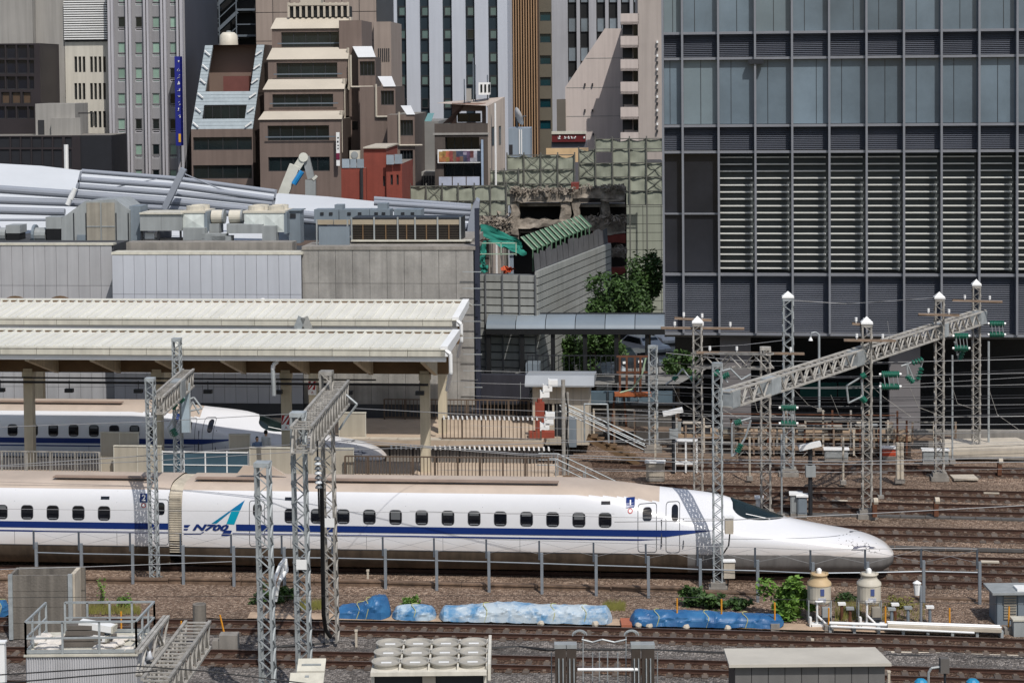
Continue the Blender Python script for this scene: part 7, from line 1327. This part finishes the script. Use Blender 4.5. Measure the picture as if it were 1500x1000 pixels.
# ---------------------------------------------------------------- foreground left
cg = mat('cast_concrete', (120, 114, 106), .9, .12, .9, streak=.4, bump=.3); t = thing('concrete_bin', 'open-topped concrete bin with steel corner posts at the left', 'bin', G(60, 934, 0)); d0 = 69.6; a, c = P(14, 930, d0), P(108, 930, d0); zt = P(60, 842, d0).z
for k in range(4): z0 = -.2+k*(zt+.2)/4; ob('front_panel', B().box(a.x+.1, c.x-.1, d0, d0+.12, z0, z0+(zt+.2)/4-.012), cg, t)
ob('back_wall', B().box(a.x+.1, c.x+.2, d0+1.1, d0+1.22, -.2, zt), cg, t); ob('side_wall', B().box(c.x-.1, c.x+.05, d0+.1, d0+1.15, -.2, zt), concl, t); ob('side_wall', B().box(a.x, a.x+.1, d0+.13, d0+1.15, -.2, zt), cg, t)
for x in (a.x, c.x-.16): ob('steel_post', B().box(x, x+.15, d0-.08, d0+.02, -.2, zt+.04), galv, t)
q = G(4, 910, 0); bundle((-14, 905), (9, 905), [(0, .5), (1, .6)], .8, tb1, 'blue wrapped bundle cut by the left edge', (.5,), 6)
corr = mat('corrugated_white', (186, 186, 188), .5, .06, .6, streak=.15); d0 = 58.5; t = thing('railed_shed', 'white corrugated shed with a galvanised railing on its roof', 'shed', P(120, 1000, d0)); a, c = P(38, 962, d0), P(200, 962, d0); zt = P(120, 960, d0).z; W_ = (c.x-a.x)/46
for k in range(46): ob('corrugation', B().prism([(0, 0)], 0, 0) if 0 else B().add([(a.x+k*W_, d0, -.2), (a.x+k*W_+W_*.5, d0-.05, -.2), (a.x+(k+1)*W_, d0, -.2), (a.x+k*W_, d0, zt), (a.x+k*W_+W_*.5, d0-.05, zt), (a.x+(k+1)*W_, d0, zt)], [(0, 1, 4, 3), (1, 2, 5, 4)]), corr, t)
ob('core', B().box(a.x+.02, c.x, d0+.01, d0+2.3, -.2, zt-.01), corr, t); ob('roof_deck', B().box(a.x-.05, c.x+.05, d0-.08, d0+2.35, zt, zt+.06), gutm, t)
def railing(p, q, h, n):
    p, q = Vector(p), Vector(q)
    for k in range(n+1): c_ = p.lerp(q, k/n); ob('rail_post', B().box(c_.x-.03, c_.x+.03, c_.y-.03, c_.y+.03, c_.z, c_.z+h), galv, t)
    ob('rail', B().bar(p+Vector((0, 0, h)), q+Vector((0, 0, h)), .06).bar(p+Vector((0, 0, h*.5)), q+Vector((0, 0, h*.5)), .05).bar(p+Vector((0, 0, .08)), q+Vector((0, 0, .08)), .03, .1), galv, t)
z_ = zt+.06; railing((a.x, d0, z_), (c.x, d0, z_), .98, 3); railing((c.x, d0, z_), (c.x+.15, d0+2.2, z_), .98, 3); railing((a.x, d0, z_), (a.x+.1, d0+2.2, z_), .98, 3); railing((a.x+.7, d0+2.2, z_), (c.x+.15, d0+2.2, z_), .98, 4)
def on_shed(px, py, d): q = P(px, py, d); return q
for px0, py0, px1, py1, lb in ((118, 912, 166, 920, 'upper white lamp casing lying on the shed roof'), (106, 925, 157, 935, 'lower white lamp casing lying on the shed roof')):
    p, q = P(px0, py0, 59.6), P(px1, py1, 59.4); t2 = thing('lamp_casing', lb, 'lamp casing', p, group='old lamp casings on the shed'); ob('casing', B().bar(p, q, .34, .2), white, t2); ob('lens', B().bar(p-Vector((0, .0, .11)), q-Vector((0, 0, .11)), .28, .05), pg, t2); ob('end_cap', B().bar(q, q+(q-p).normalized()*.06, .36, .22), gutm, t2)
t2 = thing('timber_stack', 'stack of dark boards under the lamp casings', 'boards', P(130, 950, 59.6)); c_ = P(130, 945, 59.6)
for k in range(4): ob('board', B().box(c_.x-.75+k*.05, c_.x+.75-k*.1, 59.2+k*.05, 60.2, z_+.01+k*.16, z_+.01+k*.16+.13), mat('old_board', (96, 90, 84), .8, .2, 1), t2)
rr = random.Random(15)
for k in range(26):
    x = rr.choice((rr.uniform(a.x+.1, a.x+.8), rr.uniform(c.x-1.2, c.x-.1))); y = rr.uniform(d0+.15, d0+1.6); s = rr.uniform(.1, .2); b = B(); b.lathe([(0, 0), (s, .02), (s*1.1, .07), (s*.7, .14), (0, .15)], (0, 0, 0), 7); b.v = [tuple(Vector((v[0]*1.3, v[1], v[2]))+noise.noise_vector(Vector(v)*6+Vector((k, 0, 0)))*.04+Vector((x, y, z_+.03))) for v in b.v]
    tag(ob('sandbag', b, mat('sandbag', (204, 198, 190), .85, .1, 2)), 'crumpled pale sandbag in the pile at the '+('left' if x < (a.x+c.x)/2 else 'right')+' end of the railed shed roof', 'sandbag', 'sandbags on the shed')
pA, pB = P(228, 1012, 54), P(290, 924, 59.8); pA.z = pB.z = 2.75; box_beam('foreground ladder-like lattice beam at the bottom left, beside the railed shed', pA, pB, .75, .8, galvold, .3)
pA, pB = P(203, 968, 55), P(244, 914, 58.6); pA.z = pB.z = 3.3; box_beam('lighter bracing frame between the railed shed and the ladder-like beam', pA, pB, .12, .7, galvold, .8)
t = thing('bell_insulator', 'pair of grey bell insulators inside the bottom left beam', 'insulator', P(218, 960, 56))
for px, py in ((219, 962), (211, 972)): ob('bell', B().lathe([(0, .2), (.05, .18), (.07, .05), (.14, -.04), (0, -.04)], P(px, py, 56), 10), mat('bell_grey', (170, 172, 176), .3), t, True)
q = G(293, 950, -.2); tag(ob('concrete_stub', B().lathe([(.24, -.25), (.24, P(293, 884, q.y).z), (.0, P(293, 884, q.y).z)], (q.x, q.y, 0), 18), cg), 'round concrete stub column rising behind the bottom left beam', 'column')
q = P(3, 1000, 57); tag(ob('white_post', B().box(q.x-.1, q.x+.09, 57, 57.2, -.2, P(3, 942, 57).z).box(q.x-.13, q.x+.12, 56.97, 57.23, P(3, 942, 57).z, P(3, 942, 57).z+.05), white), 'white square post at the bottom left corner', 'post')
q = G(337, 950, -.2); tag(ob('cable_duct', B().box(q.x-.35, q.x+.3, q.y-.25, q.y+.25, -.25, .35).box(q.x-.6, q.x-.37, q.y-.2, q.y+.2, -.25, .15), conc), 'dark concrete block at the foot of the leaning picket', 'block')
# ---------------------------------------------------------------- foreground centre and right
t = thing('chiller_unit', 'large white chiller with twelve round fan outlets in three rows', 'chiller', P(630, 1000, 59)); zt = 1.8; d0, d1 = 58.9, 62.0; a, c = P(543, 985, d0), P(713, 985, d0); cw = mat('chiller_white', (208, 203, 190), .5, .08, 1.0, streak=.15); cgrey = mat('fan_grey', (158, 154, 145), .6, .1, 1.5)
for z0, z1, y0, y1, m_ in ((zt-.12, zt, d0-.1, d1, cw), (-.2, zt-.13, d0+.25, d1-.1, dark)): ob('casing' if m_ is cw else 'coil_face', B().box(a.x, c.x, y0, y1, z0, z1), m_, t)
ob('centre_post', B().box((a.x+c.x)/2-.2, (a.x+c.x)/2+.2, d0+.1, d0+.3, -.2, zt-.13), concl, t); ob('corner_post', B().box(a.x, a.x+.1, d0+.1, d0+.3, -.2, zt-.13).box(c.x-.1, c.x+.02, d0+.1, d0+.3, -.2, zt-.13), cw, t); W_ = (c.x-a.x)/4
for r in range(3):
    for k in range(4):
        x, y = a.x+W_*(k+.5), d0+.55+r*.98; o = ob('fan_outlet', B().lathe([(.40, 0), (.42, .1), (.46, .13), (.46, .17), (.41, .17), (.38, .1), (0, .09)], (x, y, zt), 24), cgrey, t, False); ob('hub', B().box(x-.16, x+.16, y-.05, y+.05, zt+.1, zt+.12), white, o)
        ob('divider', B().box(x+W_/2-.03, x+W_/2+.03, y-.45, y+.45, zt, zt+.12), cw, t)
ob('side_rail', B().box(c.x+.03, c.x+.12, d0, d1, zt-.3, zt+.2), cw, t)
t = thing('control_box', 'white control box with two stepped sloping lids at the foot of a mast', 'box', P(450, 1000, 58.5)); a, c = P(438, 970, 59), P(474, 970, 59); z1 = P(455, 968, 59).z; ob('casing', B().box(a.x+.08, c.x-.08, 59, 59.5, -.2, z1-.1), pg, t); ob('upper_lid', B().prismx([(58.8, z1-.3), (59.3, z1-.04), (59.3, z1), (58.8, z1-.24)], a.x-.05, c.x+.05), gutm, t); a2, c2 = P(425, 990, 58.3), P(475, 990, 58.3); z2 = P(450, 986, 58.3).z; ob('lower_lid', B().prismx([(57.9, z2-.3), (58.4, z2-.04), (58.4, z2), (57.9, z2-.24)], a2.x, c2.x), gutm, t); ob('leg', B().box((a2.x+c2.x)/2-.06, (a2.x+c2.x)/2+.06, 58.2, 58.4, -.2, z2-.05), galv, t)
t = thing('tensioning_frame', 'dark steel wire tensioning frame with twin columns and a white crossbar', 'frame', P(885, 1000, 59.5)); bm_ = mat('frame_brown', (74, 66, 60), .5, .2, 1.5, metal=.3)
for px0, px1, lean in ((813, 829, 0), (830, 844, 0), (925, 938, 0), (940, 958, 0)):
    a, c = P(px0, 945, 59.5), P(px1, 945, 59.5); zt = P((px0+px1)/2, 948, 59.5).z; ob('column', B().box(a.x, c.x, 59.4, 59.7, -.2, zt), bm_, t); ob('column_cap', B().box(a.x-.02, c.x+.02, 59.38, 59.75, zt, zt+.12), pg, t); x = (a.x+c.x)/2; ob('tie_rod', B().tube((x-.06, 59.36, -.2), (x-.06, 59.36, zt-.3), .02, 6).tube((x+.07, 59.36, -.2), (x+.07, 59.36, zt-.3), .02, 6), galv, t)
ob('crossbar', B().tube(P(846, 980, 59.4), P(936, 980, 59.4), .05, 8), white, t)
for px in (845, 921): c_ = P(px+4, 930, 59.8); ob('wheel_guard', B().path([c_+Vector((.22*math.cos(i*.4), 0, .16*math.sin(i*.4))) for i in range(9)], .025, 5).path([c_+Vector((.15*math.cos(i*.4), .1, .1*math.sin(i*.4))) for i in range(9)], .02, 5), galv, t)
for px in (854, 868, 878, 890, 905, 917, 808, 963): ob('wire_rod', B().tube(P(px, 932 if 850 < px < 860 or px == 917 else 955, 59.8), P(px, 1004, 59.8), .018, 5), galv, t)
ob('top_wire', B().path([P(852, 936, 59.8), P(868, 940, 59.8), P(882, 936, 59.8), P(900, 940, 59.8), P(918, 936, 59.8)], .03, 5), galv, t)
t = thing('equipment_hut', 'grey panelled equipment hut with a pale flat roof at the bottom right', 'hut', P(1185, 1000, 59)); d0, d1 = 58.7, 60.9; a, c = P(1068, 975, d0-.2), P(1306, 975, d0-.2); zt = P(1185, 972, d0-.2).z; hr = mat('hut_roof', (186, 180, 168), .6, .1, .7, streak=.0); hp = mat('hut_panel', (108, 106, 104), .6, .05, .8, rnd=.08, streak=.08)
zbk = P(1185, 948, d1).z; ob('roof', B().add([(a.x, d0-.2, zt-.09), (c.x, d0-.2, zt-.09), (c.x-.05, d1, zbk-.09), (a.x+.1, d1, zbk-.09), (a.x, d0-.2, zt), (c.x, d0-.2, zt), (c.x-.05, d1, zbk), (a.x+.1, d1, zbk)], [(0, 1, 5, 4), (1, 2, 6, 5), (2, 3, 7, 6), (3, 0, 4, 7), (4, 5, 6, 7), (0, 3, 2, 1)]), hr, t); a2, c2 = P(1077, 990, d0), P(1297, 990, d0); W_ = (c2.x-a2.x)/9
for k in range(9): boxpiece('wall_panel', W_-.02, zt+.1, .05, hp, t, a2.x+k*W_-t.location.x+t.location.x, d0, -.2)
ob('core', B().box(a2.x+.02, c2.x-.02, d0+.06, d1-.2, -.2, zbk-.12), dark, t)
t = thing('signal_lamp', 'small grey signal box on a thin post with a bent pipe, bottom right', 'signal', P(1384, 1000, 59)); q = P(1384, 975, 59); ob('post', B().tube((q.x, 59, -.2), (q.x, 59, q.z), .04, 6), dark, t); ob('head', B().box(q.x-.15, q.x+.12, 58.9, 59.15, q.z-.2, q.z+.25), mat('signal_grey', (96, 92, 88), .6), t); ob('bent_pipe', B().path([P(1360, 1006, 59), P(1360, 985, 59), P(1364, 978, 59), P(1378, 976, 59)], .04, 6), pg, t)
for px, lb in ((1349, 'left'), (1425, 'right')): c_ = P(px, 998, 58.5); tag(ob('blue_cap', B().lathe([(0, .1), (.12, .08), (.2, 0), (.2, -.3)], c_, 10), mat('cap_blue', (40, 130, 170), .5)), 'small blue plastic cap at the bottom edge, %s of the signal box' % lb, 'cap')
# black hoses along the grey ballast
for pts, r, lb in (([(405, 947), (430, 945), (470, 943), (520, 939), (560, 942), (650, 946), (720, 949), (760, 947), (800, 951), (870, 951), (960, 952), (1062, 956)], .05, 'black hose lying along the grey ballast from mast to hut'), ([(1298, 960), (1350, 961), (1400, 963), (1510, 966)], .06, 'dark pipe lying along the grey ballast right of the hut'), ([(300, 925), (350, 927), (400, 930), (450, 928), (480, 936)], .035, 'thin dark cable in the shade of the left masts')):
    tag(ob('ground_hose', B().path([G(x, y, -.22) for x, y in pts], r, 6), black), lb, 'hose')
tag(ob('white_conduit', B().path([G(x, y, -.2) for x, y in ((1305, 955), (1380, 957), (1440, 959), (1510, 961))], .05, 6), concl), 'pale conduit beside the dark pipe right of the hut', 'conduit')
# ---------------------------------------------------------------- overhead wires
def wire(pts, r, lb, m=None):
    tag(ob('overhead_wire', B().path([P(*p) for p in pts], r, 4), m or wirem), lb, 'wire', 'overhead wires')
wire([(-20, 683, 79), (200, 668, 78), (400, 653, 76.5), (520, 644, 75)], .016, 'upper pale contact wire rising across the left of the train roof'); wire([(-20, 684, 79.3), (200, 676, 78.2), (440, 661, 76.5), (1052, 640, 72)], .014, 'lower pale contact wire crossing the left of the train roof'); wire([(-20, 626, 83), (230, 617, 82), (440, 605, 80)], .014, 'pale wire across the shaded train windows')
wire([(500, 643, 86), (760, 664, 84), (1000, 672, 82), (1240, 676, 80), (1520, 669, 78)], .018, 'long bright wire over the far tracks, upper of two'); wire([(500, 646, 86), (760, 666, 84), (1000, 677, 82), (1240, 680, 80), (1520, 676, 78)], .018, 'long bright wire over the far tracks, lower of two'); wire([(600, 603, 92), (900, 616, 90), (1200, 623, 88), (1520, 621, 86)], .014, 'pale wire crossing in front of the steel walkways'); wire([(900, 764, 74), (1050, 762, 73.5), (1250, 753, 73), (1520, 739, 72)], .017, 'bright wire sloping up over the train nose to the right'); wire([(640, 688, 92), (1000, 690, 90), (1300, 692, 89)], .012, 'thin wire low across the far tracks'); wire([(600, 748, 74.5), (900, 757, 74), (1060, 760, 73.8)], .01, 'thin wire along the train windows'); wire([(0, 745, 75.5), (300, 748, 75.3), (900, 752, 74.4)], .008, 'hair-thin wire along the upper train side')
for k, (y0, y1, d) in enumerate(((556, 566, 100), (572, 578, 99), (588, 592, 98), (548, 540, 104), (600, 596, 97), (607, 604, 101))): wire([(940, y0, d), (1100, (y0+y1)/2+6, d-1), (1300, (y0+y1)/2+7, d-3), (1520, y1, d-5)], .012, ['first dark wire below the long beam', 'second dark wire below the long beam', 'third dark wire below the long beam', 'topmost dark wire in front of the tower base', 'lowest dark wire across the tower base', 'dark wire just above the steel walkways'][k], dark)
wire([(1027, 508, 91), (1090, 505, 90), (1150, 498, 92)], .012, 'short pale wire from the crossarm mast to the tall mast'); wire([(1162, 440, 98), (1240, 445, 98), (1300, 441, 97), (1370, 436, 96)], .014, 'pale earth wire between the tops of two capped masts'); wire([(1300, 470, 90), (1304, 500, 90)], .012, 'short drop wire on the long beam')
wire([(-20, 989, 55), (200, 975, 55), (300, 982, 55), (470, 1003, 55)], .02, 'dark sagging wire across the corrugated shed, upper', black); wire([(-20, 1002, 54), (120, 990, 54), (230, 982, 54)], .02, 'dark sagging wire across the corrugated shed, lower', black); wire([(-20, 875, 62), (300, 873, 62), (500, 872, 62), (900, 872, 62), (1500, 885, 62)], .008, 'thin dark wire in front of the gravel bank', black); wire([(-20, 834, 70), (120, 830, 70), (340, 822, 70)], .014, 'pale wire above the concrete bin')
wire([(650, 560, 95), (700, 556, 98)], .01, 'short pale wire at the platform roof end'); wire([(520, 598, 72), (640, 604, 76), (760, 610, 82), (960, 612, 88)], .012, 'pale feeder wire leaving the tallest left foreground mast')
rr = random.Random(55)
names = ['thin dark catenary wire %s' % s for s in ('crossing just under the long beam plates', 'passing the first green insulator pair', 'passing the second green insulator pair', 'along the tops of the steel walkways', 'level with the lobby glass', 'behind the capped mast right of the nose', 'above the disused platform', 'in front of the grey pillar', 'between the crossarm mast and the tower', 'running low behind the relay cabinets', 'over the low ramp at the right', 'past the hooked lamp pole')]
for k in range(12):
    y0 = 520+k*14+rr.uniform(-4, 4); y1 = y0+rr.uniform(-14, 10); d = rr.uniform(92, 102); sag = rr.uniform(3, 10)
    wire([(930+rr.uniform(-30, 60), y0, d), (1080, (2*y0+y1)/3+sag, d-.6), (1290, (y0+2*y1)/3+sag, d-1.4), (1520, y1, d-2.4)], rr.choice((.008, .011, .014)), names[k], dark if k % 3 else wirem)
for k in range(9):
    px = 985+k*58; d = 94-k*.4; y = 560+rr.uniform(-10, 20); tag(ob('dropper_wire', B().path([P(px, y, d), P(px+rr.uniform(8, 26), y+rr.uniform(18, 40), d), P(px+rr.uniform(30, 60), y+rr.uniform(30, 60), d)], .011, 4), galvold), 'slack dropper wire hanging among the masts over the far tracks, number %s from the left' % ('one', 'two', 'three', 'four', 'five', 'six', 'seven', 'eight', 'nine')[k], 'wire', 'slack dropper wires')
names = ['faint pale wire %s' % s for s in ('above the hut roof', 'across the rusty frame', 'behind the cab mast at half height', 'near the top of the short truss', 'just above the relay cabinets', 'crossing the tower pillars', 'low over the far ballast', 'beside the signal post')]
for k in range(8):
    y0 = 545+k*19+rr.uniform(-4, 4); y1 = y0+rr.uniform(-6, 16); d = rr.uniform(88, 98); wire([(690, y0, d), (950, (2*y0+y1)/3+6, d-.8), (1230, (y0+2*y1)/3+7, d-1.6), (1520, y1, d-2.4)], rr.choice((.007, .01)), names[k], wirem)
